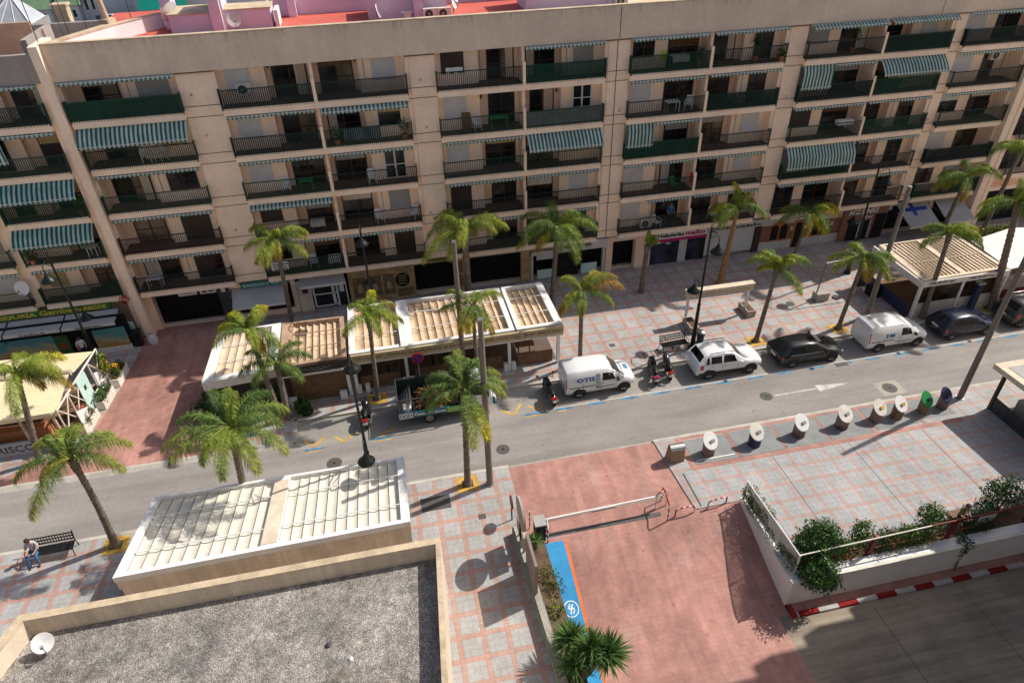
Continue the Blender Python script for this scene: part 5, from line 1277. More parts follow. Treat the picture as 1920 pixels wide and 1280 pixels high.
def dish(x,y,z,r,az,el,lab,m='white',foot=.5,par=None):
    t = thing('satellite_dish',lab,'satellite dish',(x,y,z-foot))
    d = Vector((math.cos(el)*math.cos(az),math.cos(el)*math.sin(az),math.sin(el))); u = d.cross(Vector((0,0,1))).normalized(); v = u.cross(d)
    c = Vector((x,y,z)); b = MB(); n=20
    pts=[]; f=[]
    for i,(rr,dd) in enumerate([(0.01,-.18),(.35,-.14),(.7,-.06),(1,.02)]):
        for k in range(n):
            a=2*PI*k/n; pts.append(c+(u*math.cos(a)+v*math.sin(a))*r*rr+d*r*dd)
    for i in range(3):
        for k in range(n): f.append((i*n+k,i*n+(k+1)%n,(i+1)*n+(k+1)%n,(i+1)*n+k))
    b.add(pts,f,0,None,True); b.build('reflector',[M[m]],t)
    b = MB(); b.tube([c-v*r*.95,c+d*r*.9-v*r*.3],.02,5); b.rbox(c+d*r*.92-v*r*.28,.05,.05,.06,(0,0,az)); b.build('feed_arm',[M['shutterg']],t)
    b = MB(); b.tube([c-d*r*.2,c-d*r*.3-Vector((0,0,.1)),(c.x-d.x*r*.3,c.y-d.y*r*.3,z-foot)],.03,6); b.build('mast',[M['shutterg']],t)
dish(-14.2,16.95,3.3,.37,-1.2,.75,'white satellite dish in the corner of the gravel roof',foot=.6)
for i,(x,y,s,m,lb) in enumerate([(-3.4,14.2,.09,'white','small white pebble-like lump on the gravel roof'),(-4.2,14.9,.12,'darkgrey','small dark rag on the gravel roof')]):
    b = MB(); b.lathe((x,y,2.75),[(s,0),(s*.8,s*.5),(0,s*.7)],7); tag(b.build('roof_debris',[M[m]]),lb,'debris')

# ------------------------------------------------------------------ things on the opposite roof
RD = [(-10.6,47.0,18.55,.62,2.6,.5,'large white dish at the left end of the red roof','white',1.1),(-7.0,46.3,18.05,.42,-1.4,.25,'round pale dish on the pink stair house','shopwhite',.6),(1.4,46.2,17.98,.42,-.2,.3,'white dish seen edge on at the middle pink stair house','white',.55),(4.25,46.1,18.9,.45,-.3,.3,'white dish on top of the pink wall beside the two condensers','white',1.4),(6.3,47.5,18.3,.38,-.4,.4,'pair dish, upper one right of the condensers','white',.9),(6.1,46.6,18.0,.3,-.4,.4,'small dish low down right of the condensers','offwhite',.55)]
for x,y,z,r,az,el,lb,m,ft in RD: dish(x,y,z,r,az,el,lb,m,ft)
def condenser(x,y,z,lab,rz=0,m='offwhite',grp=None):
    t = thing('air_conditioner',lab,'air conditioner',(x,y,z),grp,rz); o=OFF[t.name]; OFF[t.name]=Vector((0,0,0))
    b = MB(); b.box(-.42,.42,-.15,.15,0,.6); b.build('case',[M[m]],t)
    b = MB(); b.tube([(-.08,-.165,.3),(-.08,-.152,.3)],.24,18); g = b.build('fan_grille',[M['darkgrey']],t)
    b = MB(); b.tube([(-.08,-.175,.3),(-.08,-.166,.3)],.08,10); b.build('hub',[M['shutterg']],g)
    OFF[t.name]=o; return t
condenser(4.5,45.9,17.42,'left rooftop condenser with a brown fan by the pink wall'); condenser(5.35,45.85,17.42,'right rooftop condenser with a round dark fan by the pink wall'); condenser(16.7,45.75,17.42,'rooftop condenser on the pale stair house at the right','' and 0 or 0,'shopwhite')
for i,(x,y,h,lb) in enumerate([(-16.2,42.1,3.6,'thin aerial mast at the very corner of the roof parapet'),(-15.4,43.5,3.4,'thin aerial mast just right of the roof corner'),(-14.9,45.9,3.5,'dark aerial mast on the middle of the side parapet'),(-15.6,45.0,2.8,'short aerial mast behind the side parapet'),(-13.0,48.0,2.2,'aerial mast on the white roof wall'),(-14.4,47.7,3.2,'aerial mast beside the square parapet end')]):
    b = MB(); b.tube([(x,y,17.4),(x,y,17.4+h)],.022,5); b.tube([(x-.3,y,17.4+h-.2),(x+.3,y,17.4+h-.2)],.012,4); tag(b.build('aerial_mast',[M['darkgrey']]),lb,'aerial','aerial masts on the roof parapet')
b = MB(); b.box(2.9,3.3,45.6,45.9,17.42,17.9); b.box(2.75,3.4,45.55,45.95,17.9,17.95); tag(b.build('roof_vent',[M['shopwhite']]),'small white capped vent in front of the pink stair house','vent')

# ------------------------------------------------------------------ houses behind
def house(x0,x1,y0,y1,h,m,roof,lab,wins,wm='glass',z0=-1.7):
    t = thing('far_house',lab,'house',((x0+x1)/2,(y0+y1)/2,z0))
    b = MB(); b.box(x0,x1,y0,y1,z0,h); b.build('wall',[M[m]],t)
    b = MB()
    if roof[0]=='f': b.box(x0-.2,x1+.2,y0-.2,y1+.2,h,h+.25)
    else: b.add([(x0-.4,y0-.4,h),(x1+.4,y0-.4,h),(x1+.4,y1+.4,h),(x0-.4,y1+.4,h),(x0,(y0+y1)/2,h+2),(x1,(y0+y1)/2,h+2)],[(0,1,5,4),(2,3,4,5),(0,4,3),(1,2,5)])
    b.build('roof',[M[roof[1]]],t)
    for (wx,wz,ww,wh) in wins:
        b = MB(); b.box(wx-ww/2,wx+ww/2,y0-.08,y0-.02,wz,wz+wh); f = b.build('window',[M['white']],t)
        b = MB(); b.box(wx-ww/2+.12,wx+ww/2-.12,y0-.1,y0-.08,wz+.12,wz+wh-.12); b.build('pane',[M[wm]],f)
    return t
house(-36.9,-34.0,95,98,11.75,'bgwhite',('g','bggreen'),'far white house with a green roof and two windows at the upper left',[(-36.0,10.3,.75,1.1),(-34.8,10.3,.75,1.1)],z0=-1.7)
house(-32.9,-31.0,95,98,12.0,'bgwhite',('g','bggreen'),'narrow far white house with a green roof beside the chimney',[(-32.4,10.6,.6,1.0),(-31.5,10.6,.6,1.0)])
house(-30.9,-24.6,96,100,14.5,'bgwhite',('f','bggrey'),'far pale house with a pair of dark shuttered windows',[(-30.3,11.1,.55,1.3),(-29.6,11.1,.55,1.3)])
house(-24.5,-10,93.5,104,14.2,'bgwhite',('f','bggrey'),'tall far pale house with a teal awning behind the large dish',[(-20.0,12.0,.9,.9),(-18.0,12.0,.9,.9),(-15,12,.9,.9)])
house(-80,-37.4,100,115,12.6,'bgwhite',('f','bggrey'),'far grey and white block beyond the glass pyramid',[(-44,10,1.5,2),(-40,10,1.5,2)])
house(-9.6,30,96,110,14.5,'bgwhite',('f','bggrey'),'far pale block showing above the pink roof walls',[(-3,12,1.6,1.4),(2,12,1.6,1.4),(-7,12,1.2,1.4)])
b = MB(); b.box(-34,-9,84,93,-1.7,10.6); tag(b.build('far_terrace',[M['bggrey']]),'flat grey terrace roof between the far white houses','roof terrace')
b = MB(); b.quad((-23.8,93.4,13.4),(-18.6,93.4,13.4),(-18.6,91.6,11.5),(-23.8,91.6,11.5)); tag(b.build('far_awning',[M['bgteal']]),'teal awning on the tall far pale house','awning')
T = thing('glass_pyramid','pale pyramid skylight at the far upper left','skylight',(-32.6,80,13))
b = MB(); c=(-32.6,81.5,12.9); s_=2.0
pk=(c[0]+.4,c[1],c[2]+2.3); cs=[(c[0]-s_,c[1]-s_,c[2]),(c[0]+s_,c[1]-s_,c[2]),(c[0]+s_,c[1]+s_,c[2]),(c[0]-s_,c[1]+s_,c[2])]
b.add(cs+[pk],[(0,1,4),(1,2,4),(2,3,4),(3,0,4)]); b.build('pane',[mat('pale_glass',(.42,.44,.48),.2,.1,1)],T)
b = MB(); b.box(c[0]-2.3,c[0]+2.3,c[1]-2.3,c[1]+2.3,-1.7,12.9); b.build('base_block',[M['bggrey']],T)
b = MB()
for q in cs: b.tube([q,pk],.07,5)
for i in range(4): b.tube([cs[i],cs[(i+1)%4]],.07,5)
for i in (.33,.66): b.tube([(cs[0][0]+2*s_*i,cs[0][1],cs[0][2]),pk],.04,4)
b.build('frame',[M['white']],T)
T = thing('patio_table','white table with chairs on the far terrace at the upper left','table',(-25.8,91,10.6))
b = MB(); b.box(-26.9,-24.9,90.6,91.4,11.3,11.38); b.build('table_top',[M['plastic']],T)
for x in (-26.7,-25.1):
    b = MB(); b.box(x-.05,x+.05,90.9,91.1,10.6,11.3); b.build('leg',[M['plastic']],T)
for i,x in enumerate((-27.6,-26.4,-25.4,-24.3)):
    b = MB(); b.box(x-.25,x+.25,89.7,90.2,11.0,11.05); b.box(x-.25,x+.25,89.65,89.7,11.05,11.6)
    for sx in (-.22,.22):
        for yy in (89.75,90.15): b.box(x+sx-.03,x+sx+.03,yy-.03,yy+.03,10.6,11.0)
    tag(b.build('patio_chair',[M['darkgrey']]),'grey chair at the white table on the far terrace','chair','chairs on the far terrace')
b = MB(); b.tube([(-13.9,46.5,18.5),(-14.1,46.4,21.5)],.16,8); tag(b.build('roof_post',[M['creamdark']]),'thick tan post on the end of the side parapet','post')
# wing of the camera's own block, just outside the frame on the right
T = thing('corner_block','tall pale residential block outside the frame on the right','apartment building',(45,5,0))
b = MB(); b.box(31.5,60,-12,17.4,-1.6,26.5); b.box(31.3,60,-12,17.3,26.5,27.0); b.build('wall',[M['cream']],T)
for k in range(9):
    b = MB(); b.box(31.5,36,17.402,17.95,2.9*k+1.2,2.9*k+2.3); b.build('balcony',[M['cream']],T)
for k in range(8):
    b = MB(); b.box(31.42,31.5,-6,-4,1.5+3*k,3.2+3*k); b.box(31.42,31.5,2,4,1.5+3*k,3.2+3*k); b.box(31.42,31.5,9,11,1.5+3*k,3.2+3*k); b.build('window',[M['glass']],T)

# the tall block the photograph is taken from, behind the camera
T = thing('balcony_block','tall white residential block behind the viewpoint','apartment building',(0,-8,0))
b = MB(); b.box(-45,31.2,-16,-.9,-1.6,33); b.build('wall',[mat('white_render',(.78,.74,.68),.9,.05)],T)
for k in range(9):
    for x in range(-40,31,6):
        b = MB(); b.box(x,x+2.4,-.9,-.86,1.2+3*k,3.1+3*k); b.build('window',[M['glass']],T)
# ------------------------------------------------------------------ palms
G1=(1.0,1.0,1.0); GY=(2.3,1.55,.9); GD=(.62,.72,.7); BR=(2.6,1.05,.75); YE=(4.2,2.3,.35); LM=(1.7,1.45,.9)
def lerp3(a,b,t): return tuple(x+(y-x)*t for x,y in zip(a,b))
def frond(b, c, az, el, L, rnd, col, tipcol, droop=1.0, nl=270):
    """arched rachis with fine drooping leaflets in several planes"""
    d = Vector((math.cos(az),math.sin(az),0)); side = Vector((-d.y,d.x,0))
    pts = []; p = Vector(c); n = 14; ang = el; st = L/n
    curl = rnd.uniform(-.3,.3)
    for i in range(n+1):
        pts.append(p.copy()); t = i/n
        p = p + (d*math.cos(ang) + Vector((0,0,math.sin(ang))) + side*curl*t*.35)*st
        ang -= droop*(.05+.26*t**1.3)*(1.15 if ang>-.2 else .55)
        ang = max(ang,-1.35)
    b.tube(pts,[.032-.026*i/n for i in range(n+1)],4,0,False,lerp3(col,(1.7,1.4,.9),.5))
    g = Vector((0,0,-1))
    for k in range(nl):
        t = .1+.9*(k+rnd.random())/nl; f = min(t,.9999)*n; i = min(int(f),n-1); q = pts[i].lerp(pts[i+1],f-i)
        tan = (pts[i+1]-pts[i]).normalized()
        base = (.53*math.sin(PI*min(1,t*.84+.14))**.7+.08)*(L/2.5)**.5
        cc0 = lerp3(col,tipcol,min(1,max(0,(t-.35)*1.5+rnd.uniform(-.15,.15))))
        for s in (-1,1):
            ll = base*rnd.uniform(.55,1.15); up = rnd.uniform(-1.2,.9)
            dr = (side*s*rnd.uniform(.5,.95) + tan*rnd.uniform(.2,.9) + Vector((0,0,1))*up*.75).normalized()
            sh = rnd.uniform(.6,1.45); cc = tuple(x*sh for x in cc0)
            w = tan.cross(dr); w = w.normalized() if w.length>1e-4 else side
            u = (dr.cross(w).normalized()*.7+w*rnd.uniform(-.7,.7))*.0105
            m = q + dr*ll*.5 + g*ll*.10; e = q + dr*ll*.84 + g*ll*(.48+.35*rnd.random())
            b.add([q-u*.6,q+u*.6,m+u,m-u,e],[(0,1,2,3),(3,2,4)],0,cc)
def palm(base, top, fr, seed, lab, r0=.17, r1=.12, tr='trunk', L=2.5, bulge=0, lean=(0,0)):
    rnd = random.Random(seed); T = thing('palm_tree',lab,'palm tree',base,'slender palms along the street')
    B_, C_ = Vector(base), Vector(top); b = MB(); pts=[]; rad=[]
    n = 44
    for i in range(n+1):
        t=i/n; q = B_.lerp(C_,t) + Vector((lean[0],lean[1],0))*math.sin(PI*t)
        pts.append(q); r = r0+(r1-r0)*t
        if t<.06: r += .08*(1-t/.06)
        if t>.86: r += (.05+bulge)*math.sin(PI*min(1,(t-.86)/.14))
        r *= (1.09 if i%2 else .95)*rnd.uniform(.96,1.05)
        rad.append(r)
    b.tube(pts,rad,9,0,True); b.build('trunk',[M[tr]],T)
    b = MB(); cc = C_+Vector((0,0,.05))
    # bases of old fronds
    for k in range(9):
        a = rnd.uniform(0,2*PI); b.tube([C_+Vector((0,0,-.5+.06*k)),C_+Vector((math.cos(a)*.2,math.sin(a)*.2,-.2+.06*k)),C_+Vector((math.cos(a)*.32,math.sin(a)*.32,.12+.05*k))],[.05,.04,.02],4,0,False,(1.5,1.0,.7))
    for (azd, eld, Lf, c1, c2, dp) in fr:
        frond(b, cc, math.radians(azd+rnd.uniform(-5,5)), math.radians(eld), Lf, rnd, c1, c2, dp)
    b.build('crown',[M['leaf']],T)
    return T
def auto(seed, n=10, L=2.4, tips=GY, dry=0):
    """a loose, uneven crown: a few long arching fronds, some short young ones, one or two hanging low"""
    rnd = random.Random(seed*17+3); out=[]; n = max(6, int(n*.85)); a0 = rnd.uniform(0,360)
    for i in range(n):
        kind = rnd.random()
        if kind < .34: el, l, c1, c2, dp = rnd.uniform(-5,22), L*rnd.uniform(.95,1.15), rnd.choice([G1,G1,LM]), rnd.choice([GY,GY,LM,BR]), rnd.uniform(.85,1.2)
        elif kind < .78: el, l, c1, c2, dp = rnd.uniform(25,52), L*rnd.uniform(.85,1.12), rnd.choice([G1,LM,LM]), tips, rnd.uniform(.95,1.35)
        else: el, l, c1, c2, dp = rnd.uniform(60,84), L*rnd.uniform(.6,.85), LM, rnd.choice([LM,GY]), rnd.uniform(.6,1.0)
        out.append((a0+360*i/n+rnd.uniform(-28,28), el, l*1.08, c1, c2, dp))
    for i in range(dry+(1 if rnd.random()<.5 else 0)): out.append((rnd.uniform(0,360), rnd.uniform(-15,10), L*.75, GY, BR, 1.3))
    return out
G0=.12
palm((-19.75,30.6,G0),(-18.7,30.9,5.75),auto(1,10,2.3)+[(20,35,2.5,LM,YE,1.0),(0,15,2.3,LM,GY,1.1)],1,'palm with yellowish fronds in front of the cream seafood awning')
palm((-14.42,23.85,G0),(-14.25,23.85,5.75),[(8,38,2.7,G1,GY,.95),(-12,22,2.5,G1,GY,1.05),(22,55,2.2,G1,LM,1.1),(95,55,2.0,G1,LM,1),(115,70,1.7,LM,GY,.9),(75,72,1.8,G1,GY,.9),(150,50,2.1,G1,GY,1.0),(188,28,2.7,GD,GY,1.15),(238,10,2.9,GD,GY,.95),(212,20,1.7,GY,BR,1.3),(135,62,1.8,G1,LM,.9)],2,'palm with long drooping brown tipped fronds standing on the near pavement by the bench',lean=(.1,0))
palm((-8.3,23.75,G0),(-7.75,23.85,6.1),[(188,28,3.3,G1,GY,.95),(208,20,3.1,G1,GY,1.0),(165,45,2.7,G1,G1,1),(120,48,2.9,GD,GD,1),(95,60,2.4,G1,LM,1),(55,45,2.8,GD,GD,1),(25,35,2.9,G1,LM,1.05),(328,22,3.1,G1,GY,1.05),(298,15,2.9,LM,GY,1.1),(262,18,2.7,LM,LM,1.2),(350,40,2.6,G1,G1,1.1),(80,75,1.8,LM,LM,.8),(235,30,2.3,LM,LM,1.25)],3,'large bushy palm rising behind the near white canopy',r0=.18,r1=.14)
palm((-6.9,31.0,G0),(-6.75,31.0,4.0),[(0,40,2.2,GD,GD,1),(40,45,2.2,GD,G1,1),(150,45,2.2,GD,GD,1),(190,35,2.2,GD,GD,1),(320,25,2.2,G1,G1,1.1),(230,30,2.0,G1,G1,1.1),(100,60,2.0,GD,GD,1)],4,'shorter dark palm at the kerb before the low pergola terrace')
palm((-7.45,31.4,G0),(-7.75,31.7,5.9),auto(5,8,2.1)+[(160,30,2.1,LM,YE,1.1),(130,50,1.9,LM,YE,1),(60,55,2.0,LM,YE,1.0)],5,'yellow green palm growing through the low pergola terrace')
palm((-1.85,31.5,G0),(-1.6,31.6,5.75),auto(6,9,2.0)+[(75,60,2.0,LM,YE,.9),(35,35,2.0,LM,BR,1.0)],6,'thin palm at the kerb before the left end of the gold lettered terrace',r0=.13,r1=.10)
palm((4.1,31.5,G0),(4.03,31.6,5.6),auto(8,8,1.9)+[(250,10,2.0,GY,YE,1.1),(280,15,2.1,G1,GY,1.1)],8,'small palm crown rising over the middle of the gold lettered terrace',r0=.13,r1=.1)
palm((2.2,23.8,G0),(2.42,23.85,6.3),[(180,38,2.3,GD,G1,1.1),(165,55,2.1,GD,GD,1),(200,20,2.3,G1,G1,1.2),(95,60,2.4,G1,GY,.95),(110,72,2.0,G1,G1,.9),(20,40,2.2,GD,GY,1.1),(0,28,2.3,GD,LM,1.1),(340,32,2.2,G1,GY,1.15),(268,8,3.3,G1,GY,.75),(280,5,3.0,G1,YE,.75),(60,55,2.0,G1,G1,1.1),(40,70,1.8,GD,G1,.9)],9,'palm on the yellow square at the near kerb with a long hanging frond',r0=.17,r1=.12)
palm((-6.9,39.4,G0),(-6.5,38.6,7.5),auto(10,7,2.1)+[(250,15,2.4,LM,GY,1.0),(5,45,2.3,LM,GY,1.05),(350,38,2.1,G1,GY,1.1)],10,'tall leaning palm beside the teal shop sign',r0=.16,r1=.11)
palm((4.75,38.7,G0),(4.75,38.6,6.6),auto(11,16,3.0)+[(195,20,2.7,LM,YE,1.15),(235,12,2.6,LM,GY,1.2)],11,'thick trunked bushy palm behind the gold lettered terrace',r0=.24,r1=.2,bulge=.08)
palm((10.5,38.7,G0),(10.75,38.6,6.0),auto(12,16,3.0,G1),12,'bushy dark green palm before the white fascia shop',r0=.18,r1=.14)
palm((10.52,32.0,G0),(10.35,31.7,5.5),auto(13,7,1.9)+[(10,48,2.5,LM,BR,.95),(358,30,2.7,BR,BR,.85),(35,55,2.0,GY,BR,1.0)],13,'palm with dry brown fronds right of the gold lettered terrace',r0=.14,r1=.11)
palm((17.0,38.7,G0),(17.1,38.6,3.9),[(20,70,1.0,LM,GY,.8),(-10,60,.9,LM,GY,.9),(60,75,1.1,LM,LM,.7)],14,'stunted palm with only a tuft of leaves before the dark entrance',r0=.17,r1=.16)
palm((22.9,38.5,G0),(23.3,38.6,5.8),auto(15,8,2.1,LM)+[(90,80,1.9,LM,YE,.5),(30,35,2.3,LM,GY,1.1),(180,40,2.0,LM,YE,1.1)],15,'palm with an orange fibrous trunk before the closed white shutter',r0=.22,r1=.11,tr='trunkd')
palm((21.98,31.45,G0),(22.4,31.6,5.3),auto(16,9,2.1,G1)+[(290,8,2.3,G1,GY,1.0)],16,'palm on a yellow square beside the black estate car',r0=.15,r1=.11)
palm((28.3,38.6,G0),(28.9,38.6,4.8),auto(17,8,2.1,LM)+[(275,15,2.2,LM,YE,1.2),(0,35,2.6,GY,YE,1.0),(350,25,2.6,YE,BR,.95),(265,25,1.9,YE,YE,1.2)],17,'palm with bright yellow hanging fronds before the arched windows',r0=.14,r1=.11)
palm((27.75,31.45,G0),(28.2,31.6,5.2),auto(18,8,2.0,LM)+[(300,10,2.2,LM,GY,1.1),(250,10,1.9,GY,BR,1.3)],18,'palm on a yellow square behind the white van with roof bars',r0=.14,r1=.11)
palm((33.75,31.2,G0),(33.7,31.55,6.2),auto(19,8,2.0,LM)+[(0,30,2.4,LM,YE,1.1),(340,22,2.3,LM,GY,1.1)],19,'palm in front of the cream slatted terrace',r0=.17,r1=.12)
palm((40.2,38.6,G0),(40.85,38.6,6.2),auto(20,10,2.4,LM),20,'palm between the two grey café awnings',r0=.16,r1=.12)
palm((38.75,30.95,G0),(37.9,31.6,7.7),auto(21,9,2.3,LM)+[(265,20,2.2,G1,GY,1.1)],21,'palm with a thick dark trunk at the right edge by the tall pole',r0=.26,r1=.16)
palm((44.0,38.6,G0),(44.5,38.6,7.7),auto(22,9,2.3,G1),22,'palm against the double pilaster at the right edge')

# ------------------------------------------------------------------ shrubs, hedges, flowers
def leafblob(b, c, r, n, rnd, cols, ls=.09, flat=1.0, hollow=.55):
    c = Vector(c)
    for i in range(n):
        d = Vector((rnd.gauss(0,1),rnd.gauss(0,1),rnd.gauss(0,1)*flat)).normalized(); rr = r*(hollow+(1-hollow)*rnd.random()**.6)*(1+.18*math.sin(5*d.x+3*d.y)+.12*math.sin(7*d.z+4*d.x))
        p = c + Vector((d.x*rr,d.y*rr,d.z*rr*flat)); a = Vector((rnd.uniform(-1,1),rnd.uniform(-1,1),rnd.uniform(-.4,.9))).normalized()
        u = a.cross(d).normalized() if a.cross(d).length>.01 else Vector((1,0,0)); l = ls*rnd.uniform(.6,1.4); v = (a+d*.4).normalized()*l; u = u*l*.42
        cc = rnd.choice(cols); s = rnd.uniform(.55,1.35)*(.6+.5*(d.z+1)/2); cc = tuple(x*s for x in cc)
        b.add([p,p+v*.5+u,p+v,p+v*.5-u],[(0,1,2,3)],0,cc)
def shrub(name, blobs, seed, lab, cat, stem=True, ls=.09, cols=(G1,LM,GD), leaf='bush', grp=None, base=None):
    rnd = random.Random(seed); c0 = blobs[0][0]; base = base or (c0[0],c0[1],.12)
    T = thing(name,lab,cat,base,grp)
    b = MB()
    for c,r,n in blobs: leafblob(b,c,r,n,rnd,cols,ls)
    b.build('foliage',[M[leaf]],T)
    if stem:
        b = MB()
        for c,r,n in blobs[:4]:
            b.tube([(base[0]+rnd.uniform(-.05,.05),base[1]+rnd.uniform(-.05,.05),base[2]),((base[0]+c[0])/2+.05,(base[1]+c[1])/2,(base[2]+c[2])/2),c],[.04,.03,.012],5)
        b.build('stem',[M['wood']],T)
    return T
shrub('round_shrub',[((16.6,16.0,1.3),.85,2600),((17.1,16.4,1.05),.65,1300),((16.1,16.2,1.0),.62,1200)],31,'large round green bush behind the corner of the white retaining wall','shrub',base=(16.6,16.0,.26))
shrub('round_shrub',[((16.0,14.85,.72),.72,2200),((16.4,14.8,.3),.6,1300),((15.75,15.0,.4),.5,900)],32,'round green bush hanging over the corner of the white retaining wall','shrub',base=(16.1,15.5,.26))
shrub('leafy_shrub',[((19.0,16.3,.95),.45,600),((18.7,16.1,.6),.45,450)],33,'small light green bush left of the first dark red fence post','shrub',base=(18.9,16.1,.26),cols=(LM,G1))
shrub('leafy_shrub',[((22.3,16.3,1.1),.5,800),((22.7,16.2,.85),.5,600)],34,'sunlit bush topping the fence left of the seated person','shrub',base=(22.4,16.1,.26),cols=(G1,LM))
shrub('leafy_shrub',[((26.0,16.6,1.25),.6,900),((26.8,16.6,1.15),.7,1100),((25.3,16.2,.85),.5,600)],35,'dense dark bush above the fence at the right edge','shrub',base=(26.2,16.3,.26),cols=(G1,GD))
for i,(x,lab,cols,nm) in enumerate([(17.6,'red flowering low plant beside the round bushes',(G1,LM),'flowering_shrub'),(19.9,'red flowering plant just right of the first dark red fence post',(G1,GD),'flowering_shrub'),(20.9,'brownish climbing plant in the middle of the fence',(LM,GY),'climbing_plant'),(21.7,'green climbing plant next to the second dark red fence post',(G1,GD),'climbing_plant'),(24.6,'dark shaded climbing plant right of the seated person',(GD,GD),'climbing_plant'),(28.5,'dark shaded hedge plant at the far right of the fence',(GD,G1),'climbing_plant')]):
    T = shrub(nm,[((x,15.75,.8),.48,620),((x+.4,15.7,.55),.42,430),((x-.4,15.7,.5),.42,430)],40+i,lab,'shrub',base=(x,15.75,.26),cols=cols,ls=.075)
    if 'red' in lab:
        b = MB(); leafblob(b,(x+.1,15.6,.6),.4,70,random.Random(i),[G1],.07); b.build('blossom',[M['flowerr']],T)
shrub('drooping_shrub',[((23.4,15.05,.25),.36,330),((23.3,15.0,-.15),.28,200)],50,'dark plant hanging over the white wall above a bare stem','shrub',base=(23.2,14.75,-1.2),cols=(GD,G1))
shrub('climbing_plant',[((15.1,19.3,.95),.42,700),((15.15,18.7,.8),.45,800),((15.2,18.05,.95),.42,600),((15.25,17.3,.6),.35,350)],51,'climbing plant through the far end of the wire mesh fence','shrub',base=(15.3,18.9,.26),cols=(G1,GY),ls=.07)
shrub('climbing_plant',[((15.25,16.3,.7),.38,500),((15.3,15.6,.8),.42,600)],52,'climbing plant at the near end of the wire mesh fence','shrub',base=(15.4,15.9,.26),cols=(GD,LM),ls=.07)
# bed beside the blue strip
shrub('leafy_shrub',[((4.85,17.3,.5),.42,170),((5.0,16.9,.35),.4,150),((4.75,17.8,.35),.3,90)],53,'sparse brown green shrub beside the blue strip','shrub',base=(4.8,17.3,.2),cols=(GY,BR,G1),ls=.08)
shrub('leafy_shrub',[((4.7,15.9,.35),.32,130)],54,'small yellow green tuft just above the large spiky plants','shrub',base=(4.7,15.9,.2),cols=(LM,YE),ls=.1)
def spiky(c, n, L, rnd, b, w=.034):
    c = Vector(c)
    for i in range(n):
        az = rnd.uniform(0,2*PI); el = rnd.uniform(-.25,1.45); d = Vector((math.cos(az)*math.cos(el),math.sin(az)*math.cos(el),math.sin(el))); l = L*rnd.uniform(.75,1.1)
        s = Vector((-math.sin(az),math.cos(az),0))*w; s_ = rnd.uniform(.6,1.35); cc = (s_,s_,s_*.9)
        p0 = c+d*.05; p1 = c+d*l*.5+Vector((0,0,-.01)); p2 = c+d*l+Vector((0,0,-.12*l*math.cos(el)))
        nrm = Vector((0,0,.02))
        b.add([p0-s*.6,p0+s*.6,p1+s,p1-s,p2,p1-nrm],[(0,5,3),(0,1,5),(1,2,5),(5,2,4),(3,5,4)],0,cc)
def yucca(cs, seed, lab, base):
    rnd = random.Random(seed); T = thing('yucca',lab,'yucca',base)
    b = MB()
    for c,n,L in cs: spiky(c,n,L,rnd,b)
    b.build('leaf_rosette',[M['yucca']],T)
    b = MB()
    for c,n,L in cs: b.tube([base,((base[0]+c[0])/2,(base[1]+c[1])/2,(base[2]+c[2])/2+.05),c],[.12,.1,.08],7)
    b.build('trunk',[M['trunk']],T)
yucca([((4.75,13.9,1.4),230,1.0),((4.65,13.1,1.1),150,.9)],61,'left spiky yucca at the bottom edge over the low wall',(4.75,13.6,.2))
yucca([((5.9,13.1,1.3),280,1.1),((5.3,13.3,1.6),190,1.0)],62,'right larger spiky yucca at the bottom edge over the blue strip',(5.0,13.0,.2))
yucca([((4.62,19.2,.75),45,.55)],63,'small spiky plant beside the barrier cabinet',(4.6,19.2,.2))
# plants in the planters
for i,(x,y,lab,leaf,cols,fl) in enumerate([(-17.15,37.1,'yellow flowering plant in the farthest planter','bush',(LM,G1),'flowery'),(-17.45,35.0,'low green herbs in the planter beside the mint panel','bush',(G1,LM),None),(-17.85,33.0,'dark red and green plant in the planter near the road','bush',(BR,G1),'flowerr'),(-18.2,31.0,'green tuft in the short planter nearest the road','bush',(LM,G1),None)]):
    T = shrub('planter_plant',[((x,y+.35,.85),.34,380),((x,y-.35,.8),.36,380)],70+i,lab,'plant',base=(x,y,.69),cols=cols,ls=.09)
    if fl: b = MB(); leafblob(b,(x-.1,y-.1,1.0),.34,80,random.Random(i+9),[G1],.1); b.build('blossom',[M[fl]],T)
shrub('climbing_plant',[((-17.4,36.4,2.3),.32,150),((-17.35,36.2,1.8),.3,120),((-17.4,36.6,1.4),.3,120)],75,'bright green climber at the back post of the white trellis','shrub',base=(-17.4,36.5,.12),cols=(LM,YE),ls=.12)
b = MB(); leafblob(b,(-17.6,36.6,1.5),.4,60,random.Random(4),[G1,(1,.6,.3)],.15); tag(b.build('hanging_flower',[M['flowery']]),'orange and yellow flowers behind the farthest planter','flowers')
b = MB(); leafblob(b,(-18.0,33.2,1.2),.25,40,random.Random(5),[G1],.12); tag(b.build('hanging_flower',[M['flowerr']]),'orange red flowers at the near slanted board','flowers')
for i,(x,y,z,r,lab) in enumerate([(-11.2,31.9,.9,.75,'large dark bush at the front left corner of the low pergola terrace'),(-9.4,31.0,.6,.55,'low dark bush at the kerb before the white framed pergola'),(-10.9,33.0,1.0,.6,'large leafy pot plant at the left end of the low pergola terrace'),(-10.9,34.9,.9,.5,'leafy pot plant farther back along the pergola terrace side'),(-7.6,32.3,.8,.55,'dark leafy pot plant between the two pergola frames'),(-6.0,31.3,.6,.4,'low pot plant with orange pot before the brown framed pergola')]):
    T = shrub('pot_plant',[((x,y,z),r,800),((x+.2,y-.2,z-.3),r*.7,400)],80+i,lab,'plant',base=(x,y,.12),cols=(GD,G1),ls=.13)
    b = MB(); b.lathe((x,y,.12),[(.18,0),(.26,.4),(.22,.4)],12); b.build('pot',[M['terracotta']],T)
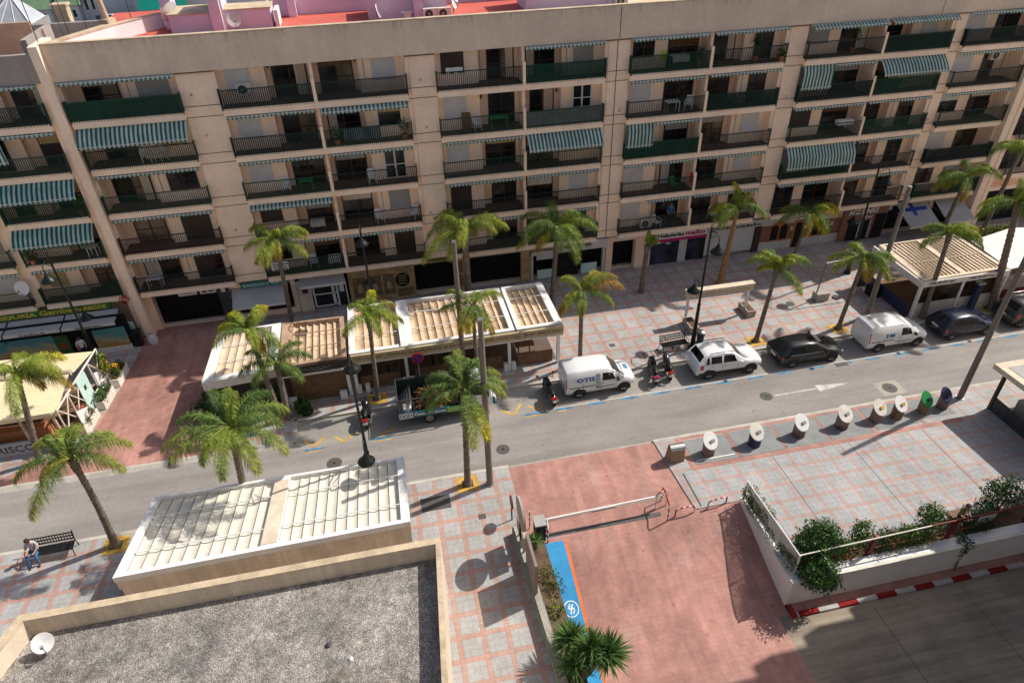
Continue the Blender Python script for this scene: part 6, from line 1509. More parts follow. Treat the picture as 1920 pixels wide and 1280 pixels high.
T = shrub('dry_hedge',[((39.8+.45*i,36.3,2.9),.32,130) for i in range(9)],90,'dry yellowish planting along the back of the white tent roof','plant',base=(41.5,36.3,.12),cols=(BR,GY,YE),ls=.12,stem=False)
b = MB(); b.box(39.4,43.9,36.1,36.5,.12,2.6); b.build('trough',[M['wood']],T)
# ------------------------------------------------------------------ vehicles (built facing +x, origin on the ground at the middle)
Z0 = Vector((0,0,0))
class Body:
    def __init__(s, secs): s.s = secs
    def ring(s, sec):
        x,zb,zm,zt,wb,wm,wt = sec
        return [Vector(p) for p in [(x,0,zb-.02),(x,wb*.86,zb-.02),(x,wb,zb+.10),(x,max(wb,wm)+.015,(zb+zm)/2+.06),(x,wm,zm),(x,wt,zt-.07),(x,wt-.13,zt-.005),(x,0,zt+.015)]]
    def P(s,u,v):
        i = min(int(u),len(s.s)-2); f = u-i; a = s.ring(s.s[i]); c = s.ring(s.s[i+1])
        sg = 1
        if v > 7: v = 14-v; sg = -1
        j = min(int(v),6); g = v-j
        p = a[j].lerp(a[j+1],g).lerp(c[j].lerp(c[j+1],g),f); return Vector((p.x,p.y*sg,p.z))
    def mesh(s,b,mi=0):
        n = len(s.s); rows = []
        for sec in s.s:
            r = s.ring(sec); rows.append(r + [Vector((p.x,-p.y,p.z)) for p in r[-2:0:-1]])
        m = len(rows[0]); pts = [p for r in rows for p in r]
        f = [(i*m+k,(i+1)*m+k,(i+1)*m+(k+1)%m,i*m+(k+1)%m) for i in range(n-1) for k in range(m)]
        b.add(pts,f,mi,None,True); b.add(rows[0],[tuple(range(m))],mi); b.add(rows[-1],[tuple(range(m-1,-1,-1))],mi)
    def patch(s,b,u0,u1,v0,v1,off=.008,nu=3,nv=3,mi=0,mirror=True,slant0=0,slant1=0):
        for sg in ((1,-1) if mirror else (1,)):
            pts=[]
            for i in range(nu+1):
                for j in range(nv+1):
                    t=j/nv; uu=(u0+slant0*t)+((u1+slant1*t)-(u0+slant0*t))*i/nu; p=s.P(uu,v0+(v1-v0)*t)
                    e=.02; du=s.P(min(uu+e,len(s.s)-1.001),v0+(v1-v0)*t)-s.P(max(uu-e,0),v0+(v1-v0)*t); vv=v0+(v1-v0)*t; dv=s.P(uu,min(vv+e,13.9))-s.P(uu,max(vv-e,0))
                    nn=du.cross(dv)
                    if nn.length<1e-9: nn=Vector((0,1,0))
                    nn.normalize(); c=Vector((p.x,0,.7))
                    if nn.dot(p-c)<0: nn=-nn
                    p=p+nn*off; pts.append(Vector((p.x,p.y*sg,p.z)))
            b.add(pts,[(i*(nv+1)+j,(i+1)*(nv+1)+j,(i+1)*(nv+1)+j+1,i*(nv+1)+j+1) for i in range(nu) for j in range(nv)],mi,None,True)
def wheel(T,x,y,r=.32,w=.2,spokes=5,rimm='rim'):
    s = 1 if y>0 else -1
    b = MB(); pr=[(r*.62,-w/2),(r*.93,-w/2),(r,-w*.32),(r,w*.32),(r*.93,w/2),(r*.62,w/2)]; n=20; pts=[]
    for rr,dy in pr:
        for k in range(n): a=2*PI*k/n; pts.append((x+rr*math.cos(a),y+dy,r+rr*math.sin(a)))
    b.add(pts,[(i*n+k,i*n+(k+1)%n,(i+1)*n+(k+1)%n,(i+1)*n+k) for i in range(5) for k in range(n)],0,None,True)
    t = b.build('wheel',[M['rubber']],T)
    b = MB(); yo=y+s*w*.38
    b.tube([(x,y+s*w*.1,r),(x,y+s*w*.22,r)],r*.64,16,1)
    for k in range(spokes):
        a=2*PI*k/spokes+.3; b.rbox((x+math.cos(a)*r*.33,yo,r+math.sin(a)*r*.33),r*.30,.02,r*.12,(0,-a,0))
    b.tube([(x,yo-.02,r),(x,yo+.025,r)],r*.14,8)
    nn=20; pts=[(x+rr*math.cos(2*PI*k/nn),yo,r+rr*math.sin(2*PI*k/nn)) for rr in (r*.55,r*.66) for k in range(nn)]
    b.add(pts,[(k,(k+1)%nn,nn+(k+1)%nn,nn+k) for k in range(nn)],0)
    b.build('rim',[M[rimm],M['black']],t)
def arch(b,x,y,r,mi=0):
    n=22; s=1 if y>0 else -1
    for (r0,r1,d) in ((0.0,r,.0),):
        pts=[(x,y,.32)]+[(x+r1*math.cos(a),y,.32+r1*math.sin(a)) for a in [-.3+(PI+.6)*k/n for k in range(n+1)]]
        b.add(pts,[(0,i,i+1) if s<0 else (0,i+1,i) for i in range(1,n+1)],mi)
def plate_box(T,x,z,lab=None):
    b = MB(); b.box(x-.012,x+.012,-.26,.26,z-.055,z+.055); b.build('number_plate',[M['plate']],T)
def mirrors(T,x,z,w,m):
    for s in (1,-1):
        b = MB(); b.rbox((x,s*(w+.12),z),.06,.1,.07); b.build('mirror',[M[m]],T)
def hatch(lab,name,cat,paint,secs,side,ws,rw,wheels,r,half,extra=None,group='cars parked along the far kerb',lowtrim=None,rimm='rim',spokes=5,tail=(0.0,.9,3.2,4.0),head=None):
    T = thing(name,lab,cat,(0,0,0),group)
    B = Body(secs); b = MB(); B.mesh(b,0); b.build('body',[M[paint]],T)
    b = MB()
    for x in wheels:
        for s in (1,-1): arch(b,x,s*(half+.012),r*1.22)
    if lowtrim: 
        for (u0,u1,v0,v1) in lowtrim: B.patch(b,u0,u1,v0,v1,.012)
    b.each('wheel_arch',[M['black']],T)
    for x in wheels:
        for s in (1,-1): wheel(T,x,s*(half-.085),r,.2,spokes,rimm)
    for (u0,u1,v0,v1,s0,s1) in side:
        for k in (0,):
            b = MB(); B.patch(b,u0,u1,v0,v1,.008,3,2,0,True,s0,s1); b.each('side_window',[M['carglass']],T)
    b = MB(); B.patch(b,ws[0],ws[1],5.9,8.1,.008,3,8,0,False); 
    b.build('windscreen',[M['carglass']],T)
    if rw: b = MB(); B.patch(b,rw[0],rw[1],6.0,8.0,.008,2,6,0,False); b.build('rear_window',[M['carglass']],T)
    b = MB(); B.patch(b,tail[0],tail[1],tail[2],tail[3],.015,2,2); b.each('tail_lamp',[M['lampred']],T)
    b = MB(); h = head or (len(secs)-2.0,len(secs)-1.3,3.3,4.3); B.patch(b,h[0],h[1],h[2],h[3],.012,2,2); b.each('headlamp',[M['lampw']],T)
    # door seams and handles
    b = MB()
    for u in (extra or {}).get('seams',[]): B.patch(b,u,u+.025,2.2,4.0,.004,1,4)
    for (u,v) in (extra or {}).get('handles',[]): B.patch(b,u,u+.12,v,v+.12,.02,1,1)
    if b.v: b.build('door_seam',[M['darkgrey']],T)
    return T,B
# ring v index: 0 floor .. 2 sill .. 3 flank .. 4 belt .. 5 roof edge .. 6 roof side .. 7 roof centre
suv_secs=[(-2.12,.48,.80,.88,.78,.80,.76),(-2.08,.36,.98,1.06,.86,.86,.82),(-1.95,.33,1.02,1.12,.88,.87,.80),(-1.62,.33,1.03,1.58,.89,.87,.72),(-1.3,.33,1.03,1.64,.90,.88,.71),(-.45,.33,1.02,1.66,.90,.88,.71),(.25,.33,1.01,1.60,.90,.88,.70),(.88,.33,1.00,1.12,.90,.88,.78),(1.2,.33,.98,1.06,.89,.87,.80),(1.75,.36,.92,1.0,.87,.84,.78),(2.05,.40,.80,.88,.80,.76,.70),(2.14,.48,.68,.74,.66,.62,.58)]
T,B = hatch('white suv with roof rails parked beside the street lamp','parked_car','car','carwhite',suv_secs,[(3.15,3.85,4.12,4.9,.25,0),(4.05,4.85,4.12,4.9,0,0),(4.98,6.25,4.12,4.9,0,-.3)],(6.12,6.95),(2.15,2.95),(-1.30,1.33),.375,.90,{'seams':[3.95,4.9,6.35],'handles':[(4.1,3.6),(5.1,3.6)]},lowtrim=[(2,9.5,1.6,2.4)],tail=(2.1,2.7,3.2,4.2))
for s in (1,-1):
    b = MB(); b.tube([(-1.35,s*.66,1.66),(-1.2,s*.66,1.73),(0,s*.66,1.73),(.2,s*.66,1.65)],.025,6); b.build('roof_rail',[M['black']],T)
mirrors(T,.62,1.08,.88,'carwhite'); plate_box(T,-2.135,.80); T.location=(18.78,29.62,0.002)
est_secs=[(-2.15,.42,.72,.80,.74,.76,.72),(-2.12,.30,.86,.94,.84,.85,.80),(-2.0,.26,.92,1.0,.87,.87,.78),(-1.55,.26,.94,1.36,.89,.87,.64),(-1.2,.26,.94,1.42,.89,.88,.63),(-.3,.26,.92,1.45,.89,.88,.63),(.35,.26,.91,1.38,.89,.87,.62),(1.02,.26,.88,.98,.88,.86,.74),(1.5,.28,.82,.9,.87,.84,.74),(1.95,.30,.72,.80,.82,.78,.68),(2.15,.36,.62,.68,.70,.66,.6)]
T,B = hatch('black estate car with a sunroof parked just ahead of the white suv','parked_car','car','carblack',est_secs,[(3.2,3.85,4.12,4.88,.3,0),(4.0,4.75,4.12,4.88,0,0),(4.88,6.3,4.12,4.88,0,-.35)],(6.1,6.95),(2.1,2.95),(-1.28,1.30),.345,.89,{'seams':[3.92,4.8,6.4],'handles':[(4.1,3.6),(5.05,3.6)]},tail=(1.4,2.1,3.2,4.1))
b = MB(); B.patch(b,5.25,5.95,6.3,7.7,.012,2,3,0,False); b.build('sunroof',[M['carglass']],T)
b = MB(); B.patch(b,3.0,6.5,3.93,4.03,.012,6,1); b.build('chrome_strip',[M['steel']],T)
mirrors(T,.75,.98,.87,'carblack'); plate_box(T,-2.15,.66); T.location=(24.1,29.45,0.002)
hb_secs=[(-1.98,.42,.74,.82,.72,.74,.70),(-1.94,.30,.88,.96,.82,.83,.78),(-1.82,.27,.93,1.02,.85,.85,.76),(-1.4,.27,.94,1.38,.87,.85,.64),(-1.0,.27,.94,1.46,.87,.86,.62),(-.2,.27,.92,1.49,.87,.86,.62),(.4,.27,.91,1.40,.87,.85,.62),(1.05,.27,.89,1.0,.86,.84,.72),(1.5,.29,.84,.92,.84,.81,.72),(1.85,.32,.72,.8,.78,.74,.66),(2.0,.40,.62,.68,.66,.62,.56)]
T,B = hatch('dark blue hatchback parked before the slim dark column','parked_car','car','carblue',hb_secs,[(3.2,3.85,4.12,4.88,.3,0),(4.0,4.75,4.12,4.88,0,0),(4.88,6.3,4.12,4.88,0,-.35)],(6.1,6.95),(2.1,2.95),(-1.22,1.24),.335,.87,{'seams':[3.92,4.8,6.4],'handles':[(4.1,3.6),(5.05,3.6)]},tail=(1.4,2.2,3.1,4.3))
mirrors(T,.75,1.0,.85,'carblue'); plate_box(T,-1.975,.8); T.location=(35.15,29.6,0.002)
T,B = hatch('dark grey suv with silver roof rails cut by the right edge','parked_car','car','cargrey',suv_secs,[(3.15,3.85,4.12,4.9,.25,0),(4.05,4.85,4.12,4.9,0,0),(4.98,6.25,4.12,4.9,0,-.3)],(6.12,6.95),(2.15,2.95),(-1.30,1.33),.385,.90,{'seams':[3.95,4.9,6.35]},lowtrim=[(2,9.5,1.6,2.4)],tail=(2.1,2.7,3.2,4.2))
for s in (1,-1):
    b = MB(); b.tube([(-1.35,s*.66,1.66),(-1.2,s*.66,1.73),(0,s*.66,1.73),(.2,s*.66,1.65)],.03,6); b.build('roof_rail',[M['steel']],T)
plate_box(T,-2.135,.80); T.location=(40.4,29.75,0.002)
van_secs=[(-2.12,.45,.95,1.0,.80,.80,.78),(-2.10,.34,1.0,1.72,.86,.85,.74),(-2.0,.31,1.0,1.82,.88,.87,.74),(-1.2,.31,1.02,1.84,.90,.88,.74),(-.3,.31,1.02,1.84,.90,.88,.74),(.35,.31,1.02,1.80,.90,.88,.73),(.62,.31,1.02,1.70,.90,.88,.72),(1.28,.31,1.03,1.14,.89,.87,.76),(1.7,.34,.98,1.06,.87,.84,.74),(2.0,.38,.84,.92,.80,.76,.68),(2.13,.46,.70,.76,.68,.64,.58)]
def van(lab,loc,kind):
    T,B = hatch(lab,'parked_van','van','carwhite',van_secs,[(4.55,6.35,4.05,4.72,0,-.25)],(6.1,6.95),None,(-1.3,1.38),.345,.90,{'seams':[3.1,4.45,6.4],'handles':[(4.3,3.5),(4.6,3.5)]},lowtrim=[(1.5,10,1.2,2.0),(2.1,3.9,3.25,3.42) ,(4.0,6.3,2.75,2.9)],tail=(1.0,1.55,3.2,4.7),group='vans parked along the far kerb',rimm='shutterg')
    mirrors(T,.95,1.12,.88,'black'); plate_box(T,-2.13,.85)
    if kind==0:
        lettering('OTIS',.36,(-.95,-.925,1.32),M['lettblue'],T,rot=(PI/2-.13,0,0),width=1.08,bold=.009,name='logo_letters')
        b = MB(); B.patch(b,3.95,4.35,2.6,4.7,.011,1,4,0,True); p = b.each('tower_decal',[mat('pale_green_decal',(.35,.47,.46),.5,.15,4)],T)
        b = MB(); b.rbox((1.75,.1,1.075),.12,.2,.004,(0,.2,0)); b.rbox((1.42,.1,1.125),.03,.4,.004,(0,.2,0)); b.each('bonnet_logo',[M['bluedash']],T)
    else:
        b = MB()
        for x in (-1.75,-1.62,.1): b.tube([(x,-.72,1.9),(x,.72,1.9)],.022,6); b.tube([(x,-.7,1.82),(x,-.7,1.9)],.02,5); b.tube([(x,.7,1.82),(x,.7,1.9)],.02,5)
        b.each('roof_bar',[M['darkgrey']],T)
        b = MB(); B.patch(b,3.25,3.4,3.9,4.35,.011,1,1); B.patch(b,3.5,3.9,4.0,4.3,.011,1,1); b.each('faded_decal',[M['bluedash']],T)
        b = MB(); b.tube([(.3,0,1.84),(.15,0,2.1)],.012,4); b.build('aerial',[M['black']],T)
    T.location = loc; return T
van('white panel van with blue lettering on its side',(10.85,29.78,0.002),0)
van('white panel van with bare roof bars in the sun',(30.0,29.62,0.002),1)
# flatbed truck
T = thing('flatbed_truck','white cab flatbed truck with a cage of rails and a teal side board','truck',(0,0,0))
cab=[(.95,.75,1.4,1.5,.80,.80,.78),(1.0,.62,1.4,2.15,.84,.84,.76),(1.25,.55,1.4,2.22,.86,.85,.76),(1.9,.55,1.38,2.2,.87,.86,.75),(2.45,.55,1.32,1.42,.87,.85,.78),(2.66,.5,1.1,1.18,.86,.84,.80),(2.72,.5,.85,.92,.82,.80,.76)]
B = Body(cab); b = MB(); B.mesh(b); b.build('cab',[M['carwhite']],T)
b = MB(); B.patch(b,1.9,3.7,4.1,4.85,.01,3,2,0,True,0,-.35); b.each('side_window',[M['carglass']],T)
b = MB(); B.patch(b,3.12,3.95,5.9,8.1,.01,3,6,0,False); b.build('windscreen',[M['carglass']],T)
b = MB(); B.patch(b,4.1,5.95,2.2,3.9,.012,3,3); b.build('bumper',[M['teala']],T)
b = MB(); b.box(-2.75,.9,-.95,.95,.72,.82,0); b.box(-2.7,2.5,-.35,.35,.45,.72,1); b.build('bed',[M['darkgrey'],M['black']],T)
b = MB(); b.box(-2.75,.9,-1.0,-.95,.68,1.08,0); b.box(-2.75,.9,.95,1.0,.68,1.08,0); b.box(-2.80,-2.75,-1,1,.68,1.08,0); p = b.build('side_board',[M['teala']],T)
b = MB(); b.box(-.1,.9,-1.012,-1.0,.7,1.06,0); b.box(-2.75,-2.0,-1.012,-1.0,.7,1.06,1); b.build('board_panel',[M['lime'],M['signwhite']],p)
b = MB()
for i in range(3):
    cx_=-2.6+i*.22; n=14
    for k in range(n):
        a0,a1=2*PI*k/n,2*PI*(k+1)/n
        b.quad(*[(cx_+r_*math.cos(a),-1.016,.88+r_*math.sin(a)) for r_,a in ((.08,a0),(.12,a0),(.12,a1),(.08,a1))])
b.build('ring_logo',[M['darkgrey']],p)
lettering('Caleswindows',.27,(-1.05,-1.012,.90),M['lettwhite'],p,width=1.75,name='logo_letters',bold=.006)
b = MB()
for x in (-2.74,-1.9,-.6,.84):
    for y in (-.93,.93): b.tube([(x,y,.8),(x,y,1.95)],.03,6)
for y in (-.93,.93):
    for z in (1.95,): b.tube([(-2.74,y,z),(.84,y,z)],.035,6)
for z in (1.25,1.5,1.75,1.95): b.tube([(-2.74,-.93,z),(-2.74,.93,z)],.03,6); b.tube([(-2.74,.93,z),(.84,.93,z)],.03,6)
b.build('cage',[M['darkgrey']],T)
b = MB(); b.box(-2.7,.84,.90,.92,.82,1.9); b.build('cage_panel',[M['charcoalpanel']],T)
b = MB(); b.box(.86,.9,-.93,.93,.82,1.95); b.build('headboard',[M['darkgrey']],T)
b = MB(); b.box(-2.76,-2.73,-.9,.9,.82,1.85); b.build('tail_panel',[M['darkgrey']],T)
b = MB()
for i in range(5): b.box(-2.72+.16*i,-2.6+.16*i,-.85,.85,.84+.16*i,.9+.16*i)
b.build('folded_ramp',[M['steel']],T)
for x in (-1.1,1.85):
    for s in (1,-1): wheel(T,x,s*.78,.36,.24,6,'shutterg')
for s in (1,-1):
    b = MB(); b.rbox((2.2,s*1.02,1.6),.05,.09,.16); b.build('mirror',[M['black']],T)
plate_box(T,2.73,.65); T.location=(2.0,29.72,0.002)
rnd=random.Random(8)
b = MB()
for i in range(260):
    c=Vector((rnd.uniform(.4,2.5),rnd.uniform(29.0,30.5),rnd.uniform(.9,1.35))); d=Vector((rnd.uniform(-1,1),rnd.uniform(-.6,.6),rnd.uniform(-.25,.35))).normalized()*rnd.uniform(.2,.5)
    b.tube([c-d,c,c+d+Vector((0,0,-.05))],[.035,.05,.02],5,rnd.choice([0,0,0,1]))
tag(b.build('garden_waste',[M['trunkwaste'],M['trunkd']]),'heap of brown cut branches on the flatbed truck','garden waste')
b = MB(); b.box(-.45,-.05,28.9,29.3,.83,1.22); b.box(-.47,-.03,28.88,29.32,1.22,1.27); tag(b.build('white_crate',[M['plastic']]),'small white crate at the tail of the flatbed truck','crate')

# motorbikes (built facing +y)
def moto(lab,loc,rz,bodym,tailm,scooter=True):
    t = thing('motor_scooter' if scooter else 'motorbike',lab,'scooter' if scooter else 'motorbike',(0,0,0))
    for y in (-.62,.62):
        b = MB(); n=16; pts=[]
        for rr,dx in [(.14,-.05),(.25,-.05),(.27,0),(.25,.05),(.14,.05)]:
            for k in range(n): a=2*PI*k/n; pts.append((dx,y+rr*math.cos(a),.27+rr*math.sin(a)))
        b.add(pts,[(i*n+k,i*n+(k+1)%n,(i+1)*n+(k+1)%n,(i+1)*n+k) for i in range(4) for k in range(n)],0,None,True)
        w = b.build('wheel',[M['rubber']],t)
        b = MB(); b.tube([(-.04,y,.27),(.04,y,.27)],.15,10); b.build('rim',[M['rim']],w)
    b = MB()
    if scooter:
        b.tube([(0,-.85,.62),(0,-.6,.66),(0,-.2,.62),(0,.02,.38),(0,.3,.32)],[.06,.17,.19,.15,.12],10); b.tube([(0,.3,.32),(0,.44,.6),(0,.5,.95)],[.2,.22,.13],10); b.tube([(0,.66,.5),(0,.5,.6)],[.1,.1],8)
    else:
        b.tube([(0,-.8,.72),(0,-.4,.66),(0,0,.6),(0,.35,.72)],[.06,.13,.17,.15],10); b.tube([(0,.1,.75),(0,.3,.92),(0,.45,.85)],[.14,.17,.1],10); b.rbox((0,.0,.38),.15,.24,.16)
    b.build('body',[M[bodym]],t)
    b = MB(); b.tube([(0,-.72,.78),(0,-.45,.80),(0,-.1,.76),(0,.05,.72)],[.10,.15,.14,.06],10); b.build('seat',[M['black']],t)
    b = MB(); b.tube([(0,.62,.27),(0,.5,.95),(0,.46,1.05)],.035,6); b.tube([(-.34,.36,1.04),(-.12,.46,1.06),(.12,.46,1.06),(.34,.36,1.04)],.018,6); b.tube([(.3,.42,1.04),(.36,.46,1.25)],.01,4); b.tube([(-.3,.42,1.04),(-.36,.46,1.25)],.01,4); b.rbox((.37,.46,1.28),.06,.015,.04); b.rbox((-.37,.46,1.28),.06,.015,.04); b.build('handlebar',[M['black']],t)
    b = MB(); b.rbox((0,-.86,.66),.12,.05,.06); b.each('tail_lamp',[M[tailm]],t)
    b = MB(); b.rbox((0,-.93,.5),.09,.01,.08,(.3,0,0)); b.build('number_plate',[M['plate']],t)
    b = MB(); b.tube([(.18,-.75,.36),(.17,-.2,.28),(.1,.1,.25)],[.05,.04,.03],7); b.build('exhaust',[M['steel']],t)
    b = MB(); b.tube([(-.05,.05,.25),(-.22,.05,.02)],.015,5); b.build('side_stand',[M['black']],t)
    t.location=loc; t.rotation_euler=(0,-.12,rz); t.scale=(1.3,1.12,1.1); return t
moto('black scooter with a red tail beside the lettered white van',(7.95,29.35,.003),.05,'carblack','lampred')
t = moto('scooter with a tan seat and purple tail, left of the two before the white suv',(14.45,29.75,.003),-.18,'carblack','magenta')
moto('black and silver motorbike, right of the two before the white suv',(15.4,29.95,.003),-.16,'cargrey','lampred',False)
moto('black motorbike standing alone left of the flatbed truck',(-2.45,30.0,.003),-.1,'carblack','lampred',False)
# ------------------------------------------------------------------ people
def person(lab, loc, rz, J, mats, hairm, regions):
    """J: joints dict name->(pos, radius, parent). One continuous skinned surface; regions picks a material per nearest joint"""
    T = thing('person',lab,'person',loc)
    names = list(J); idx = {n:i for i,n in enumerate(names)}
    me = bpy.data.meshes.new('body'); me.from_pydata([J[n][0] for n in names],[(idx[n],idx[J[n][2]]) for n in names if J[n][2]],[])
    o = bpy.data.objects.new('body',me); COL.objects.link(o)
    md = o.modifiers.new('skin','SKIN'); md.use_smooth_shade = True
    for i,n in enumerate(names):
        sv = me.skin_vertices[0].data[i]; r = J[n][1]; sv.radius = r if isinstance(r,tuple) else (r,r); sv.use_root = (n=='pelvis')
    o.modifiers.new('sub','SUBSURF').levels = 2; o.modifiers['sub'].render_levels = 2
    bpy.context.view_layer.update()
    nm = bpy.data.meshes.new_from_object(o.evaluated_get(bpy.context.evaluated_depsgraph_get())); nm.name='body'
    o.modifiers.clear(); o.data = nm; nm.materials.clear()
    for m in mats: nm.materials.append(M[m])
    seg=[(Vector(J[n][0]),Vector(J[J[n][2]][0]),regions.get(n,0)) for n in names if J[n][2]]
    def near(p):
        best=(9,0)
        for a,c,k in seg:
            d=c-a; t=max(0,min(1,(p-a).dot(d)/max(d.length_squared,1e-9))); q=(p-a-d*t).length
            if q<best[0]: best=(q,k)
        return best[1]
    nm.polygons.foreach_set('material_index',[near(p.center) for p in nm.polygons])
    nm.polygons.foreach_set('use_smooth',[True]*len(nm.polygons))
    o.parent=T; OFF[o.name]=Vector((0,0,0)); T.rotation_euler=(0,0,rz)
    # hair, eyes, nose, ears, mouth
    OFF[T.name]=Vector((0,0,0)); h=Vector(J['head'][0]); hd=(h-Vector(J['neck'][0])).normalized(); f=Vector((0,-1,0)); f=(f-hd*f.dot(hd)).normalized(); s=hd.cross(f)
    b=MB(); n=12
    for ph in range(5):
        for k in range(n):
            pass
    def sp(a,e,r): return h+hd*.03+(f*math.cos(a)*math.cos(e)+s*math.sin(a)*math.cos(e)+hd*math.sin(e))*r
    b.grid(lambda u,v: sp(.75+(2*PI-1.5)*u, -.35+1.9*v, .118),12,6,0,True); b.grid(lambda u,v: sp(-.78+1.56*u,.55+1.0*v,.118),6,4,0,True); b.build('hair',[M[hairm]],T)
    b=MB(); 
    for sg in (1,-1): b.rbox(h+f*.095+s*.035*sg+hd*.01,.012,.006,.008)
    b.rbox(h+f*.105-hd*.06,.025,.005,.006); b.build('eye',[M['darkgrey']],T)
    b=MB(); b.tube([h+f*.095+hd*.01,h+f*.125-hd*.025,h+f*.1-hd*.035],[.008,.014,.006],6)
    for sg in (1,-1): b.tube([h+s*.1*sg+hd*.02,h+s*.112*sg-hd*.03],[.018,.012],6)
    b.build('nose_and_ears',[M['skin']],T)
    # hands: palm and five fingers
    for side in ('l','r'):
        w=Vector(J['wrist_'+side][0]); p=Vector(J['hand_'+side][0]); d=(p-w).normalized(); nrm=Vector((0,0,1)) if abs(d.z)<.8 else Vector((0,-1,0)); sd=d.cross(nrm).normalized(); nn=sd.cross(d).normalized()
        b=MB(); b.tube([w+d*.01,w+d*.05,w+d*.09],[.026,.036,.03],8)
        for i,(o_,l) in enumerate([(-.03,.062),(-.01,.075),(.01,.078),(.03,.068)]):
            q=w+d*.085+sd*o_; b.tube([q,q+d*l*.5-nn*.006,q+d*l*.85-nn*.03],[.0095,.009,.007],6)
        tsd=-1 if side=='l' else 1; q=w+d*.035+sd*.03*tsd; b.tube([q,q+d*.03+sd*.03*tsd,q+d*.065+sd*.035*tsd-nn*.01],[.012,.011,.008],6)
        b.build('hand',[M['skin']],T)
    return T
def sit_joints(): return {
 'pelvis':((0,0,.52),(.15,.12),None),'waist':((0,-.02,.72),(.145,.115),'pelvis'),'chest':((0,-.02,.95),(.165,.115),'waist'),'collar':((0,-.03,1.08),(.10,.08),'chest'),'neck':((0,-.06,1.14),.055,'collar'),'head':((0,-.11,1.26),(.088,.1),'neck'),'crown':((0,-.12,1.34),(.07,.08),'head'),
 'shoulder_l':((.18,-.02,1.03),.065,'collar'),'elbow_l':((.27,-.1,.78),.05,'shoulder_l'),'wrist_l':((.14,-.34,.70),.033,'elbow_l'),'hand_l':((.10,-.40,.69),.03,'wrist_l'),
 'shoulder_r':((-.18,-.02,1.03),.065,'collar'),'elbow_r':((-.27,-.1,.78),.05,'shoulder_r'),'wrist_r':((-.14,-.34,.70),.033,'elbow_r'),'hand_r':((-.10,-.40,.69),.03,'wrist_r'),
 'hip_l':((.11,-.03,.52),.095,'pelvis'),'knee_l':((.17,-.46,.52),.066,'hip_l'),'ankle_l':((.17,-.50,.10),.045,'knee_l'),'toe_l':((.19,-.66,.04),.04,'ankle_l'),
 'hip_r':((-.11,-.03,.52),.095,'pelvis'),'knee_r':((-.20,-.46,.52),.066,'hip_r'),'ankle_r':((-.17,-.56,.10),.045,'knee_r'),'toe_r':((-.19,-.72,.04),.04,'ankle_r')}
REG=lambda sh,tr,sk,fo: {**{k:sh for k in ('waist','chest','collar','shoulder_l','shoulder_r','elbow_l','elbow_r')},**{k:tr for k in ('hip_l','hip_r','knee_l','knee_r','ankle_l','ankle_r')},**{k:sk for k in ('neck','head','crown','wrist_l','wrist_r','hand_l','hand_r')},'toe_l':fo,'toe_r':fo}
T = person('seated man in a pale lilac shirt and blue jeans on the black iron bench',(-17.72,23.95,.12),.05,sit_joints(),['shirt','jeans','skin','black'],'hair',REG(0,1,2,3))
b = MB(); b.rbox((0,-.36,.74),.06,.04,.01,(.3,0,0)); b.build('held_phone',[M['black']],T)
def stand(arms=0):
    J={'pelvis':((0,0,.94),(.14,.11),None),'waist':((0,0,1.1),(.13,.1),'pelvis'),'chest':((0,-.01,1.3),(.16,.11),'waist'),'collar':((0,0,1.43),(.1,.08),'chest'),'neck':((0,-.01,1.5),.055,'collar'),'head':((0,-.03,1.61),(.085,.1),'neck'),'crown':((0,-.03,1.69),(.065,.08),'head')}
    for s,g in (('l',1),('r',-1)):
        J['shoulder_'+s]=((g*.18,0,1.38),.062,'collar'); J['elbow_'+s]=((g*.24,.02,1.1),.047,'shoulder_'+s); J['wrist_'+s]=((g*.22,-.2,1.02),.032,'elbow_'+s); J['hand_'+s]=((g*.2,-.28,1.02),.028,'wrist_'+s)
        J['hip_'+s]=((g*.1,0,.9),.09,'pelvis'); J['knee_'+s]=((g*.11,-.02,.5),.062,'hip_'+s); J['ankle_'+s]=((g*.11,.02,.09),.043,'knee_'+s); J['toe_'+s]=((g*.13,-.13,.035),.038,'ankle_'+s)
    return J
person('waiter in a white shirt and black trousers before the shop with the yellow lettered sign',(-19.75,39.75,.12),.5,stand(),['shirtw','darkcloth','skin','black'],'hair',REG(0,1,2,3))
person('person in a blue top standing on the balcony above the ice cream shop sign',(20.0,41.8,3.5),-.2,stand(),['jeans','darkcloth','skin','black'],'hairb',REG(0,1,2,3))
T = person('person in an olive top sitting behind the railing next to a white panel',(23.9,16.15,.24),.2,sit_joints(),['olivecloth','darkcloth','skin','black'],'hairb',REG(0,1,2,3))
b = MB(); b.box(23.55,24.3,16.15,16.55,.42,.66); b.build if False else None
o = tag(b.build('bench',[M['wood']]),'low seat under the person behind the railing','seat')
b = MB(); b.rbox((24.7,15.6,.95),.42,.02,.36,(.1,0,0)); tag(b.build('notice_board',[M['signwhite']]),'white rectangular panel tied to the railing beside the seated person','panel')

